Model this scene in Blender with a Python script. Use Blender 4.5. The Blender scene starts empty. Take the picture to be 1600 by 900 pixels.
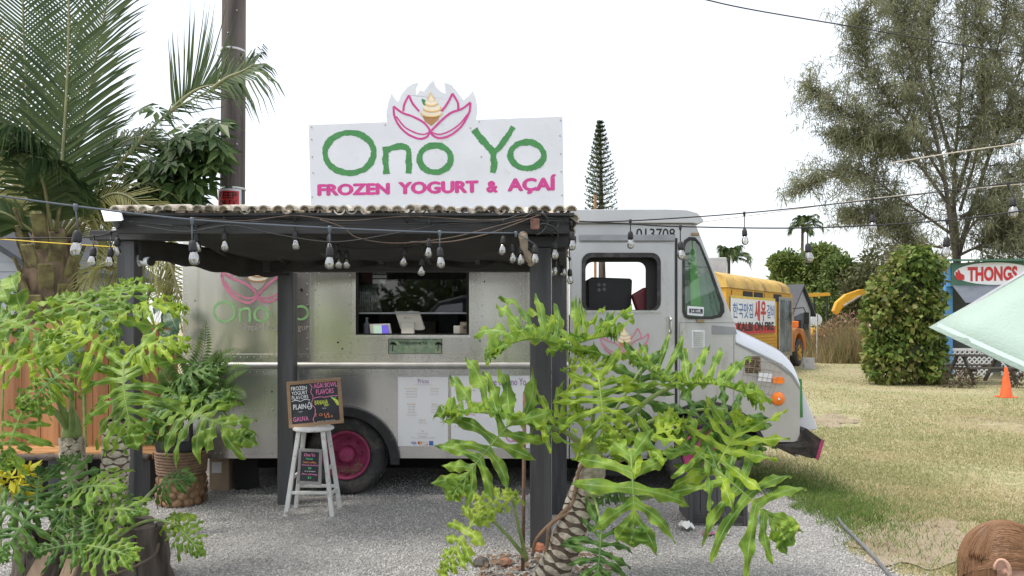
import bpy, bmesh, math, random
import numpy as np
from mathutils import Vector, Matrix
from mathutils.geometry import tessellate_polygon
random.seed(7); rng = np.random.default_rng(7)
scene = bpy.context.scene
col = scene.collection
R = math.radians
# ------------------------------------------------------------------ camera, sky, sun, exposure
F, H, HOR = 1170.0, 1.7, 500.0        # focal length in photo pixels, eye height, horizon row
cd = bpy.data.cameras.new('camera'); cam = bpy.data.objects.new('camera', cd); col.objects.link(cam)
cam.location = (0, 0, H); cam.rotation_euler = (R(90), 0, 0)
cd.sensor_width = 36; cd.sensor_fit = 'HORIZONTAL'; cd.lens = 36*F/1600; cd.shift_y = (HOR-450)/1600
cd.clip_start = .05; cd.clip_end = 2000
scene.camera = cam
SUN_EL, SUN_AZ = R(62), R(252)       # azimuth the sun stands at, clockwise from +Y
w = bpy.data.worlds.new('World'); scene.world = w; w.use_nodes = True
wn = w.node_tree.nodes; wl = w.node_tree.links; wn.clear()
sky = wn.new('ShaderNodeTexSky'); sky.sky_type = 'NISHITA'; sky.sun_disc = False
sky.sun_elevation = SUN_EL; sky.sun_rotation = SUN_AZ; sky.dust_density = 4; sky.air_density = 1.0; sky.ozone_density = 1
b1 = wn.new('ShaderNodeBackground'); b1.inputs[1].default_value = .07
b2 = wn.new('ShaderNodeBackground'); b2.inputs[0].default_value = (.97, .985, 1, 1); b2.inputs[1].default_value = .66   # even white cloud deck
ad = wn.new('ShaderNodeAddShader'); wo = wn.new('ShaderNodeOutputWorld')
wl.new(sky.outputs[0], b1.inputs[0]); wl.new(b1.outputs[0], ad.inputs[0]); wl.new(b2.outputs[0], ad.inputs[1]); wl.new(ad.outputs[0], wo.inputs[0])
sd = bpy.data.lights.new('sun', 'SUN'); sd.energy = 1.5; sd.angle = R(11); sd.color = (1, .95, .86)
sun = bpy.data.objects.new('sun', sd); col.objects.link(sun)
sdir = Vector((math.sin(SUN_AZ)*math.cos(SUN_EL), math.cos(SUN_AZ)*math.cos(SUN_EL), math.sin(SUN_EL)))
sun.rotation_euler = sdir.to_track_quat('Z', 'Y').to_euler(); sun.location = (0, 0, 20)
scene.view_settings.view_transform = 'Standard'; scene.view_settings.look = 'None'
scene.view_settings.exposure = .6; scene.view_settings.gamma = 1
scene.render.engine = 'CYCLES'
scene.cycles.use_denoising = True
scene.cycles.max_bounces = 8; scene.cycles.transparent_max_bounces = 12

# ------------------------------------------------------------------ helpers
def P(px, py, Y): return Vector(((px-800)/F*Y, Y, H+(HOR-py)/F*Y))   # a point at distance Y
ORG = {}
def tag(o, label=None, cat=None, group=None, kind=None):
    if label: o['label'] = label
    if cat: o['category'] = cat
    if group: o['group'] = group
    if kind: o['kind'] = kind
    return o
def thing(name, loc, label, cat, group=None):
    o = bpy.data.objects.new(name, None); col.objects.link(o); o.empty_display_size = .1
    o.location = loc; ORG[o.name] = Vector(loc)
    return tag(o, label, cat, group)
def link(name, me, parent=None, loc=None):
    o = bpy.data.objects.new(name, me); col.objects.link(o)
    base = Vector((0, 0, 0)) if loc is None else Vector(loc)
    ORG[o.name] = base
    if parent is not None:
        o.parent = parent; o.location = base-ORG[parent.name]
    else: o.location = base
    return o
def tomesh(name, V, Fc, m=None, uv=None, smooth=False):
    me = bpy.data.meshes.new(name); me.from_pydata([tuple(v) for v in V], [], Fc)
    if uv is not None:
        l = me.uv_layers.new(name='uv'); idx = np.zeros(len(me.loops), dtype=np.int32); me.loops.foreach_get('vertex_index', idx)
        l.data.foreach_set('uv', np.asarray(uv, dtype=np.float32)[idx].ravel())
    if m: me.materials.append(m)
    if smooth: me.polygons.foreach_set('use_smooth', [True]*len(me.polygons))
    me.update(); return me
def npmesh(name, V, Fc, m, smooth=False):
    V = np.asarray(V, dtype=np.float32).reshape(-1, 3); Fc = np.asarray(Fc, dtype=np.int32); k = Fc.shape[1]; n = Fc.shape[0]
    me = bpy.data.meshes.new(name); me.vertices.add(len(V)); me.vertices.foreach_set('co', V.ravel())
    me.loops.add(n*k); me.loops.foreach_set('vertex_index', Fc.ravel())
    me.polygons.add(n); me.polygons.foreach_set('loop_start', np.arange(0, n*k, k, dtype=np.int32))
    me.polygons.foreach_set('loop_total', np.full(n, k, dtype=np.int32))
    if smooth: me.polygons.foreach_set('use_smooth', np.ones(n, dtype=bool))
    me.materials.append(m); me.update(calc_edges=True); return me

def frame(T, hint=Vector((0, 0, 1))):
    T = T.normalized()
    if abs(T.dot(hint)) > .98: hint = Vector((0, 1, 0)) if abs(T.y) < .9 else Vector((1, 0, 0))
    S = T.cross(hint).normalized(); return T, S, S.cross(T).normalized()
class MB:
    def __init__(s): s.v = []; s.f = []; s.uv = []
    def add(s, V, Fc, uv=None):
        o = len(s.v); s.v += [Vector(v) for v in V]; s.f += [tuple(i+o for i in f) for f in Fc]
        s.uv += uv if uv else [(0, 0)]*len(V); return s
    def box(s, p0, p1):
        (a, b, c), (d, e, f) = p0, p1
        return s.add([(a,b,c),(d,b,c),(d,e,c),(a,e,c),(a,b,f),(d,b,f),(d,e,f),(a,e,f)],
                     [(3,2,1,0),(4,5,6,7),(0,1,5,4),(1,2,6,5),(2,3,7,6),(3,0,4,7)])
    def beam(s, a, b, wd, ht, hint=Vector((0, 0, 1))):
        a, b = Vector(a), Vector(b); T, S, N = frame(b-a, hint); S = S*wd/2; N = N*ht/2
        return s.add([a-S-N,a+S-N,a+S+N,a-S+N,b-S-N,b+S-N,b+S+N,b-S+N],[(3,2,1,0),(4,5,6,7),(0,1,5,4),(1,2,6,5),(2,3,7,6),(3,0,4,7)])
    def tube(s, path, r, seg=8, cap=True, hint=Vector((0, 0, 1))):
        path = [Vector(p) for p in path]; n = len(path); rr = r if isinstance(r, (list, tuple)) else [r]*n
        V = []; Fc = []
        for i, p in enumerate(path):
            T = path[min(i+1, n-1)]-path[max(i-1, 0)]; _, S, N = frame(T, hint)
            for k in range(seg):
                a = 2*math.pi*k/seg; V.append(p+(S*math.cos(a)+N*math.sin(a))*rr[i])
        for i in range(n-1):
            for k in range(seg):
                k2 = (k+1) % seg; Fc.append((i*seg+k, i*seg+k2, (i+1)*seg+k2, (i+1)*seg+k))
        if cap: Fc.append(tuple(range(seg-1, -1, -1))); Fc.append(tuple((n-1)*seg+k for k in range(seg)))
        return s.add(V, Fc)
    def lathe(s, prof, c, ax=Vector((0, 0, 1)), seg=16, cap=True):   # prof: (radius, along)
        c = Vector(c); T, S, N = frame(Vector(ax)); V = []; Fc = []
        for r, h in prof:
            for k in range(seg):
                a = 2*math.pi*k/seg; V.append(c+T*h+(S*math.cos(a)+N*math.sin(a))*r)
        for i in range(len(prof)-1):
            for k in range(seg):
                k2 = (k+1) % seg; Fc.append((i*seg+k, i*seg+k2, (i+1)*seg+k2, (i+1)*seg+k))
        if cap: Fc.append(tuple(range(seg-1, -1, -1))); Fc.append(tuple((len(prof)-1)*seg+k for k in range(seg)))
        return s.add(V, Fc)
    def prism(s, outer, vec, holes=()):
        loops = [[Vector(p) for p in outer]]+[[Vector(p) for p in h] for h in holes]; vec = Vector(vec)
        tri = tessellate_polygon(loops); A = [p for l in loops for p in l]; n = len(A)
        Fc = [tuple(t) for t in tri]+[tuple(i+n for i in reversed(t)) for t in tri]; o = 0
        for l in loops:
            m = len(l)
            for i in range(m): j = (i+1) % m; Fc.append((o+i, o+j, o+j+n, o+i+n))
            o += m
        return s.add(A+[p+vec for p in A], Fc)
    def flat(s, outer, holes=()):
        loops = [[Vector(p) for p in outer]]+[[Vector(p) for p in h] for h in holes]
        tri = tessellate_polygon(loops); return s.add([p for l in loops for p in l], [tuple(t) for t in tri])
    def ribbon(s, pts, wd, nrm=Vector((0, -1, 0)), rough=0, closed=False):   # a brush stroke lying in a plane
        pts = [Vector(p) for p in pts]; n = len(pts); V = []
        ww = wd if isinstance(wd, (list, tuple)) else [wd]*n
        for i, p in enumerate(pts):
            a = pts[(i-1) % n] if closed else pts[max(i-1, 0)]; b = pts[(i+1) % n] if closed else pts[min(i+1, n-1)]
            S = (b-a).cross(nrm).normalized()
            V += [p+S*ww[i]*(.5+random.uniform(-rough, rough)), p-S*ww[i]*(.5+random.uniform(-rough, rough))]
        m = n if closed else n-1
        return s.add(V, [(2*i, 2*i+1, 2*((i+1) % n)+1, 2*((i+1) % n)) for i in range(m)])
    def build(s, name, m, parent=None, smooth=False, bevel=0, fix=True, merge=False, uv=False, seg=2):
        V = s.v; loc = None
        if parent is None:
            xs = [v.x for v in V]; ys = [v.y for v in V]; zs = [v.z for v in V]
            loc = Vector(((min(xs)+max(xs))/2, (min(ys)+max(ys))/2, min(zs))); V = [v-loc for v in V]
        me = tomesh(name, V, s.f, m, s.uv if uv else None)
        if fix:
            bm = bmesh.new(); bm.from_mesh(me)
            if merge: bmesh.ops.remove_doubles(bm, verts=bm.verts, dist=1e-5)
            bmesh.ops.recalc_face_normals(bm, faces=bm.faces); bm.to_mesh(me); bm.free()
        if smooth: me.polygons.foreach_set('use_smooth', [True]*len(me.polygons))
        o = link(name, me, parent, loc)
        if smooth == 'auto':
            me.polygons.foreach_set('use_smooth', [True]*len(me.polygons)); me.set_sharp_from_angle(angle=R(35))
        if bevel:
            bv = o.modifiers.new('bevel', 'BEVEL'); bv.width = bevel; bv.segments = seg; bv.limit_method = 'ANGLE'; bv.angle_limit = R(40)
        return o
def curve_pts(pts, n=24):      # Catmull-Rom through control points
    pts = [Vector(p) for p in pts]; q = [pts[0]*2-pts[1]]+pts+[pts[-1]*2-pts[-2]]; out = []; m = len(pts)-1
    for k in range(n+1):
        u = k/n*m; i = min(int(u), m-1); t = u-i; a, b, c, d = q[i:i+4]
        out.append(.5*((2*b)+(c-a)*t+(2*a-5*b+4*c-d)*t*t+(3*b-a-3*c+d)*t**3))
    return out
def rrect(x0, y0, x1, y1, r, n=5):     # rounded rectangle, pixel coordinates
    out = []
    for cx, cy, a0 in ((x1-r, y0+r, -90), (x1-r, y1-r, 0), (x0+r, y1-r, 90), (x0+r, y0+r, 180)):
        for k in range(n+1):
            a = R(a0+90*k/n); out.append((cx+r*math.cos(a), cy+r*math.sin(a)))
    return out
def PL(pts, Y): return [P(x, y, Y) for x, y in pts]
def ell(cx, cy, rx, ry, n=28, a0=0, a1=360): return [(cx+rx*math.cos(R(a0+(a1-a0)*k/n)), cy+ry*math.sin(R(a0+(a1-a0)*k/n))) for k in range(n if a1-a0 == 360 else n+1)]

_tc = {}
def txt(body, offset=0):       # filled outline of a word from the built-in font, normalised to its box
    key = (body, offset)
    if key in _tc: return _tc[key]
    c = bpy.data.curves.new('t', 'FONT'); c.body = body; c.offset = offset; c.resolution_u = 3; c.fill_mode = 'FRONT'
    o = bpy.data.objects.new('t', c); col.objects.link(o); bpy.context.view_layer.update()
    me = bpy.data.meshes.new_from_object(o.evaluated_get(bpy.context.evaluated_depsgraph_get()))
    V = [(v.co.x, v.co.y) for v in me.vertices]; Fc = [tuple(p.vertices) for p in me.polygons]
    bpy.data.objects.remove(o); bpy.data.curves.remove(c); bpy.data.meshes.remove(me)
    x0 = min(v[0] for v in V); x1 = max(v[0] for v in V); y0 = min(v[1] for v in V); y1 = max(v[1] for v in V)
    _tc[key] = ([((x-x0)/(x1-x0), (y-y0)/(y1-y0)) for x, y in V], Fc); return _tc[key]
def word(mb, body, x0, y0, x1, y1, Y, offset=0, slope=0, jit=0, fn=None):    # box in pixel coordinates, y0 above y1
    V, Fc = txt(body, offset); fn = fn or (lambda x, y: P(x, y, Y))
    mb.add([fn(x0+(x1-x0)*a+random.uniform(-jit, jit), y1+(y0-y1)*b+slope*(x1-x0)*a+random.uniform(-jit, jit)) for a, b in V], Fc)

# ------------------------------------------------------------------ materials
def nodes(name):
    m = bpy.data.materials.new(name); m.use_nodes = True; nt = m.node_tree
    return m, nt, nt.nodes, nt.links, nt.nodes['Principled BSDF']
def rgba(c, k=1): return (min(1, c[0]*k), min(1, c[1]*k), min(1, c[2]*k), 1)
def mat(name, c, rough=.6, metal=0, var=.18, scale=6, c2=None, stretch=(1, 1, 1), bump=0, bscale=60, spec=.5, detail=5, dirt=None, dscale=3, dthr=.58, rvar=.1, coat=0):
    m, nt, N, L, p = nodes(name)
    g = N.new('ShaderNodeNewGeometry'); mp = N.new('ShaderNodeMapping'); mp.inputs['Scale'].default_value = stretch; L.new(g.outputs['Position'], mp.inputs[0])
    n1 = N.new('ShaderNodeTexNoise'); n1.inputs['Scale'].default_value = scale; n1.inputs['Detail'].default_value = detail; L.new(mp.outputs[0], n1.inputs[0])
    cr = N.new('ShaderNodeValToRGB'); cr.color_ramp.elements[0].position = .32; cr.color_ramp.elements[1].position = .68
    cr.color_ramp.elements[0].color = rgba(c, 1-var); cr.color_ramp.elements[1].color = rgba(c2) if c2 else rgba(c, 1+var)
    L.new(n1.outputs[0], cr.inputs[0]); out = cr.outputs[0]
    if dirt:
        n2 = N.new('ShaderNodeTexNoise'); n2.inputs['Scale'].default_value = dscale; n2.inputs['Detail'].default_value = 9; n2.inputs['Roughness'].default_value = .7; L.new(mp.outputs[0], n2.inputs[0])
        r2 = N.new('ShaderNodeValToRGB'); r2.color_ramp.elements[0].position = dthr-.06; r2.color_ramp.elements[1].position = dthr+.1
        r2.color_ramp.elements[0].color = (0, 0, 0, 1); r2.color_ramp.elements[1].color = (.85, .85, .85, 1); L.new(n2.outputs[0], r2.inputs[0])
        mx = N.new('ShaderNodeMixRGB'); L.new(r2.outputs[0], mx.inputs[0]); L.new(out, mx.inputs[1]); mx.inputs[2].default_value = rgba(dirt); out = mx.outputs[0]
    L.new(out, p.inputs['Base Color'])
    mr = N.new('ShaderNodeMapRange'); mr.inputs[3].default_value = max(.03, rough-rvar); mr.inputs[4].default_value = min(1, rough+rvar); L.new(n1.outputs[0], mr.inputs[0]); L.new(mr.outputs[0], p.inputs['Roughness'])
    p.inputs['Metallic'].default_value = metal; p.inputs['Specular IOR Level'].default_value = spec
    if coat: p.inputs['Coat Weight'].default_value = coat
    if bump:
        nb = N.new('ShaderNodeTexNoise'); nb.inputs['Scale'].default_value = bscale; nb.inputs['Detail'].default_value = 6; L.new(mp.outputs[0], nb.inputs[0])
        bp = N.new('ShaderNodeBump'); bp.inputs['Strength'].default_value = min(1, bump); bp.inputs['Distance'].default_value = .02; L.new(nb.outputs[0], bp.inputs['Height']); L.new(bp.outputs[0], p.inputs['Normal'])
    return m
def foliage(name, cols, trans=.3, rough=.5):     # colour by leaf
    m, nt, N, L, p = nodes(name)
    g = N.new('ShaderNodeNewGeometry'); cr = N.new('ShaderNodeValToRGB'); e = cr.color_ramp.elements
    while len(e) < len(cols): e.new(.5)
    for i, c in enumerate(cols): e[i].position = i/(len(cols)-1); e[i].color = rgba(c)
    n1 = N.new('ShaderNodeTexNoise'); n1.inputs['Scale'].default_value = .9; n1.inputs['Detail'].default_value = 3; L.new(g.outputs['Position'], n1.inputs[0])
    ma = N.new('ShaderNodeMath'); ma.operation = 'MULTIPLY_ADD'; ma.inputs[1].default_value = 1.5; ma.inputs[2].default_value = -.55; L.new(n1.outputs[0], ma.inputs[0])
    mb_ = N.new('ShaderNodeMath'); mb_.operation = 'MULTIPLY_ADD'; mb_.inputs[1].default_value = .6; L.new(g.outputs['Random Per Island'], mb_.inputs[0]); L.new(ma.outputs[0], mb_.inputs[2])
    L.new(mb_.outputs[0], cr.inputs[0]); L.new(cr.outputs[0], p.inputs['Base Color']); p.inputs['Roughness'].default_value = rough; p.inputs['Specular IOR Level'].default_value = .22
    t = N.new('ShaderNodeBsdfTranslucent'); L.new(cr.outputs[0], t.inputs[0]); mx = N.new('ShaderNodeMixShader'); mx.inputs[0].default_value = trans
    L.new(p.outputs[0], mx.inputs[1]); L.new(t.outputs[0], mx.inputs[2]); L.new(mx.outputs[0], N['Material Output'].inputs[0]); return m
def leafmat(name, dark, light, vein, edge, trans=.32):   # blade with pale veins and yellowing rims; uv.x runs across a lobe
    m, nt, N, L, p = nodes(name)
    uv = N.new('ShaderNodeUVMap'); uv.uv_map = 'uv'; sx = N.new('ShaderNodeSeparateXYZ'); L.new(uv.outputs[0], sx.inputs[0])
    ab = N.new('ShaderNodeMath'); ab.operation = 'ABSOLUTE'; L.new(sx.outputs[0], ab.inputs[0])
    g = N.new('ShaderNodeNewGeometry'); n1 = N.new('ShaderNodeTexNoise'); n1.inputs['Scale'].default_value = 9; n1.inputs['Detail'].default_value = 4; L.new(g.outputs['Position'], n1.inputs[0])
    cr = N.new('ShaderNodeValToRGB'); cr.color_ramp.elements[0].position = .38; cr.color_ramp.elements[1].position = .64
    cr.color_ramp.elements[0].color = rgba(dark); cr.color_ramp.elements[1].color = rgba(light); L.new(n1.outputs[0], cr.inputs[0])
    vr = N.new('ShaderNodeValToRGB'); vr.color_ramp.elements[0].position = .03; vr.color_ramp.elements[1].position = .10; vr.color_ramp.elements[0].color = (.6,)*3+(1,); vr.color_ramp.elements[1].color = (0, 0, 0, 1); L.new(ab.outputs[0], vr.inputs[0])
    m1 = N.new('ShaderNodeMixRGB'); L.new(vr.outputs[0], m1.inputs[0]); L.new(cr.outputs[0], m1.inputs[1]); m1.inputs[2].default_value = rgba(vein)
    n2 = N.new('ShaderNodeTexNoise'); n2.inputs['Scale'].default_value = 14; L.new(g.outputs['Position'], n2.inputs[0])
    mu = N.new('ShaderNodeMath'); mu.operation = 'MULTIPLY'; er = N.new('ShaderNodeValToRGB'); er.color_ramp.elements[0].position = .5; er.color_ramp.elements[1].position = .72
    ea = N.new('ShaderNodeMath'); ea.operation = 'POWER'; ea.inputs[1].default_value = 5; L.new(ab.outputs[0], ea.inputs[0])
    L.new(n2.outputs[0], er.inputs[0]); L.new(er.outputs[0], mu.inputs[0]); L.new(ea.outputs[0], mu.inputs[1])
    m2 = N.new('ShaderNodeMixRGB'); L.new(mu.outputs[0], m2.inputs[0]); L.new(m1.outputs[0], m2.inputs[1]); m2.inputs[2].default_value = rgba(edge)
    L.new(m2.outputs[0], p.inputs['Base Color']); p.inputs['Roughness'].default_value = .40; p.inputs['Specular IOR Level'].default_value = .32
    n3 = N.new('ShaderNodeTexNoise'); n3.inputs['Scale'].default_value = 60; L.new(g.outputs['Position'], n3.inputs[0])
    bp = N.new('ShaderNodeBump'); bp.inputs['Strength'].default_value = .35; bp.inputs['Distance'].default_value = .01; L.new(n3.outputs[0], bp.inputs['Height']); L.new(bp.outputs[0], p.inputs['Normal'])
    hs = N.new('ShaderNodeHueSaturation'); hs.inputs['Value'].default_value = 1.35; hs.inputs['Hue'].default_value = .485; L.new(m2.outputs[0], hs.inputs['Color'])
    t = N.new('ShaderNodeBsdfTranslucent'); L.new(hs.outputs[0], t.inputs[0]); mx = N.new('ShaderNodeMixShader'); mx.inputs[0].default_value = trans
    L.new(p.outputs[0], mx.inputs[1]); L.new(t.outputs[0], mx.inputs[2]); L.new(mx.outputs[0], N['Material Output'].inputs[0]); return m
def glassmat(name, tint=(.9, .95, .93), refl=1.0, rough=.02, base=.03):
    m, nt, N, L, p = nodes(name); N.remove(p)
    f = N.new('ShaderNodeFresnel'); f.inputs[0].default_value = 1.5; ma = N.new('ShaderNodeMath'); ma.operation = 'MULTIPLY_ADD'; ma.inputs[1].default_value = refl; ma.inputs[2].default_value = base; ma.use_clamp = True
    t = N.new('ShaderNodeBsdfTransparent'); t.inputs[0].default_value = rgba(tint); gl = N.new('ShaderNodeBsdfGlossy'); gl.inputs['Roughness'].default_value = rough
    mx = N.new('ShaderNodeMixShader'); L.new(f.outputs[0], ma.inputs[0]); L.new(ma.outputs[0], mx.inputs[0]); L.new(t.outputs[0], mx.inputs[1]); L.new(gl.outputs[0], mx.inputs[2]); L.new(mx.outputs[0], N['Material Output'].inputs[0]); return m
def woodmat(name, c, c2, axis='z', rough=.55, bump=.3, sc=9):
    st = {'z': (1, 1, .07), 'x': (.07, 1, 1), 'y': (1, .07, 1)}[axis]
    return mat(name, c, rough, 0, .3, sc, c2, st, bump, sc*5, .35, 8)
M = {}
M['alu'] = mat('bare_aluminium', (.86, .83, .765), .21, .90, .12, 2.4, None, (1, 1, .12), .14, 1.3, dirt=(.30, .27, .22), dscale=2.2, dthr=.64)
M['alu_low'] = mat('grey_aluminium', (.62, .615, .605), .25, .80, .12, 2.2, None, (1, 1, .15), .10, 1.6, dirt=(.25, .24, .22), dscale=3, dthr=.66)
M['cab'] = mat('silver_cab_paint', (.48, .485, .495), .36, .5, .09, 2.5, stretch=(1, 1, .5), bump=.07, bscale=3, dirt=(.31, .28, .24), dscale=4, dthr=.63)
M['belt'] = mat('dull_belt_metal', (.46, .45, .43), .5, .6, .12, 6)
M['hood'] = mat('polished_hood', (.60, .62, .645), .3, .7, .08, 4, bump=.03, bscale=5)
M['trim'] = mat('metal_trim', (.55, .55, .54), .3, .85, .12, 8)
M['rail'] = mat('dark_drip_rail', (.27, .28, .30), .45, .5, .12, 8)
M['rubber'] = mat('black_rubber', (.018, .018, .02), .55, 0, .3, 12, bump=.2, dirt=(.09, .085, .075), dscale=9, dthr=.6)
M['tyre'] = mat('dusty_tyre', (.035, .035, .036), .75, 0, .3, 8, bump=.25, dirt=(.12, .11, .10), dscale=5, dthr=.52)
M['pinkrim'] = mat('pink_rim_paint', (.40, .05, .15), .55, 0, .25, 14, bump=.2, dirt=(.2, .12, .11), dscale=12, dthr=.62)
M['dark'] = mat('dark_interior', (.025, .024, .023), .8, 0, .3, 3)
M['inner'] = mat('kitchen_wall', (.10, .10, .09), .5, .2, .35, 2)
M['underbody'] = mat('underbody', (.02, .02, .02), .9, 0, .3, 4)
M['blackwood'] = mat('black_stained_wood', (.045, .045, .050), .5, 0, .4, 5, (.105, .105, .115), (1, 1, .1), .3, 40, dirt=(.11, .11, .115), dscale=7, dthr=.62)
M['blackwood_x'] = mat('black_stained_beam', (.035, .035, .038), .6, 0, .4, 5, (.06, .06, .062), (.1, 1, 1), .3, 40, dirt=(.13, .12, .11), dscale=7, dthr=.66)
M['cloth'] = mat('black_shade_cloth', (.022, .021, .021), .85, 0, .25, 5, (.04, .038, .037), bump=.2, bscale=150)
M['tile'] = mat('weathered_clay_tile', (.50, .41, .31), .8, 0, .3, 7, (.72, .67, .58), bump=.4, bscale=50, dirt=(.09, .075, .06), dscale=9, dthr=.6)
_t, _nt, _N, _L = M['tile'], M['tile'].node_tree, M['tile'].node_tree.nodes, M['tile'].node_tree.links      # every tile a little different
_oi = _N.new('ShaderNodeObjectInfo'); _hv = _N.new('ShaderNodeHueSaturation'); _mr = _N.new('ShaderNodeMapRange'); _mr.inputs[3].default_value = .62; _mr.inputs[4].default_value = 1.25
_src = _N['Principled BSDF'].inputs['Base Color'].links[0].from_socket; _L.new(_oi.outputs['Random'], _mr.inputs[0]); _L.new(_mr.outputs[0], _hv.inputs['Value']); _L.new(_src, _hv.inputs['Color']); _L.new(_hv.outputs[0], _N['Principled BSDF'].inputs['Base Color'])
M['white'] = mat('white_paint', (.66, .69, .74), .5, 0, .04, 3, bump=.08, dirt=(.52, .49, .44), dscale=5, dthr=.66)
M['oldwhite'] = mat('chipped_white_paint', (.72, .72, .71), .6, 0, .08, 9, bump=.25, dirt=(.22, .17, .12), dscale=14, dthr=.62)
M['poster'] = mat('poster_paper', (.80, .81, .84), .45, 0, .03, 2)
M['green'] = mat('sign_green', (.055, .24, .07), .5, 0, .12, 20)
M['pink'] = mat('sign_pink', (.56, .05, .26), .5, 0, .1, 20)
M['fadegreen'] = mat('faded_green', (.28, .52, .22), .5, .2, .15, 9)
M['fadepink'] = mat('faded_pink', (.56, .19, .28), .5, .1, .15, 9)
M['fadegrey'] = mat('faded_grey', (.42, .38, .34), .5, .3, .1, 9)
M['black'] = mat('black_ink', (.012, .012, .014), .5, 0, .1)
M['inkgrey'] = mat('grey_print', (.45, .42, .42), .5, 0, .1)
M['inkpurple'] = mat('purple_print', (.30, .10, .35), .5, 0, .1)
M['inkorange'] = mat('orange_print', (.55, .35, .2), .5, 0, .1)
M['blue'] = mat('blue_print', (.06, .16, .42), .5, 0, .1)
M['red'] = mat('red_print', (.55, .03, .03), .5, 0, .12)
M['cup'] = mat('cone_brown', (.42, .22, .09), .6, 0, .1)
M['cream'] = mat('cream_paint', (.82, .74, .58), .6, 0, .05)
M['gold'] = mat('gold_paint', (.72, .47, .18), .6, 0, .1)
M['plastic'] = mat('cream_plastic', (.68, .65, .58), .35, 0, .03, 3)
M['orange'] = mat('amber_lens', (.85, .20, .015), .25, 0, .1, 20, coat=.4)
M['cone'] = mat('orange_rubber', (.85, .13, .03), .5, 0, .12, 8)
M['slate'] = mat('chalkboard_slate', (.025, .028, .035), .7, 0, .3, 4, (.05, .055, .065))
M['chalkw'] = mat('white_chalk', (.78, .80, .82), .9, 0, .12, 120); M['chalkp'] = mat('pink_chalk', (.80, .25, .48), .9, 0, .15, 120)
M['chalky'] = mat('yellow_chalk', (.70, .80, .12), .9, 0, .15, 120); M['chalko'] = mat('orange_chalk', (.8, .27, .12), .9, 0, .15, 120); M['chalkg'] = mat('green_chalk', (.12, .65, .25), .9, 0, .15, 120)
M['oak'] = woodmat('oak_frame', (.30, .18, .10), (.42, .28, .17), 'x'); M['greywood'] = woodmat('grey_wood', (.22, .22, .21), (.32, .31, .30), 'z')
M['cedar'] = woodmat('cedar_plank', (.26, .105, .045), (.50, .25, .115), 'z', .5, .3, 7); M['slabwood'] = woodmat('cedar_slab', (.48, .24, .10), (.62, .36, .17), 'x', .35)
M['bark'] = mat('dark_bark', (.055, .042, .035), .9, 0, .5, 9, (.16, .13, .11), (1, 1, .15), 1, 22)
M['palebark'] = mat('pale_split_wood', (.32, .23, .16), .85, 0, .3, 8, None, (1, 1, .2), .6, 30)
M['polewood'] = mat('utility_pole_wood', (.095, .078, .072), .85, 0, .4, 7, (.19, .16, .15), (1, 1, .08), .8, 26)
M['wire'] = mat('black_cable', (.018, .018, .02), .55, 0, .1); M['greywire'] = mat('grey_cable', (.11, .13, .16), .5, 0, .1); M['brownwire'] = mat('brown_cable', (.10, .07, .05), .6, 0, .2)
M['bulb'] = glassmat('clear_bulb', (.95, .95, .93), 2.2, .03, .28); M['filament'] = mat('filament', (.55, .5, .42), .35, .5, .1)
M['glass'] = glassmat('window_glass', (.80, .86, .82), 1.0, .02, .05); M['greenglass'] = glassmat('green_tint_glass', (.74, .88, .80), 1.4, .02, .10)
M['dryleaf'] = foliage('dry_leaves', [(.11, .065, .04), (.24, .165, .11), (.17, .11, .075)], .1, .8)
# ------------------------------------------------------------------ ground
def groundmat(name, cols, scale, bump, bscale, vor=False, big=.5):
    m, nt, N, L, p = nodes(name); g = N.new('ShaderNodeNewGeometry')
    n1 = N.new('ShaderNodeTexNoise'); n1.inputs['Scale'].default_value = big; n1.inputs['Detail'].default_value = 8; n1.inputs['Roughness'].default_value = .65; L.new(g.outputs['Position'], n1.inputs[0])
    n2 = N.new('ShaderNodeTexVoronoi' if vor else 'ShaderNodeTexNoise'); n2.inputs['Scale'].default_value = scale; L.new(g.outputs['Position'], n2.inputs[0])
    if not vor: n2.inputs['Detail'].default_value = 8
    cr = N.new('ShaderNodeValToRGB'); e = cr.color_ramp.elements
    while len(e) < len(cols): e.new(.5)
    for i, c in enumerate(cols): e[i].position = (.05+.9*i/(len(cols)-1)) if vor else (.3+.4*i/(len(cols)-1)); e[i].color = rgba(c)
    if vor:
        sp = N.new('ShaderNodeSeparateColor'); L.new(n2.outputs['Color'], sp.inputs[0]); L.new(sp.outputs[0], cr.inputs[0])
    else:
        ma = N.new('ShaderNodeMath'); ma.operation = 'MULTIPLY_ADD'; ma.inputs[1].default_value = .45; L.new(n2.outputs[0], ma.inputs[0])
        mb_ = N.new('ShaderNodeMath'); mb_.operation = 'MULTIPLY_ADD'; mb_.inputs[1].default_value = .9; mb_.inputs[2].default_value = -.17; L.new(n1.outputs[0], mb_.inputs[0]); L.new(mb_.outputs[0], ma.inputs[2]); L.new(ma.outputs[0], cr.inputs[0])
    mx = N.new('ShaderNodeMixRGB'); mx.blend_type = 'MULTIPLY'; mx.inputs[0].default_value = .35; L.new(cr.outputs[0], mx.inputs[1]); L.new(n1.outputs[0], mx.inputs[2])
    L.new(mx.outputs[0], p.inputs['Base Color']); p.inputs['Roughness'].default_value = .9; p.inputs['Specular IOR Level'].default_value = .2
    nb = N.new('ShaderNodeTexVoronoi' if vor else 'ShaderNodeTexNoise'); nb.inputs['Scale'].default_value = bscale; L.new(g.outputs['Position'], nb.inputs[0])
    bp = N.new('ShaderNodeBump'); bp.inputs['Strength'].default_value = bump; bp.inputs['Distance'].default_value = .02; bp.invert = vor; L.new(nb.outputs[0], bp.inputs['Height']); L.new(bp.outputs[0], p.inputs['Normal'])
    return m
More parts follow.
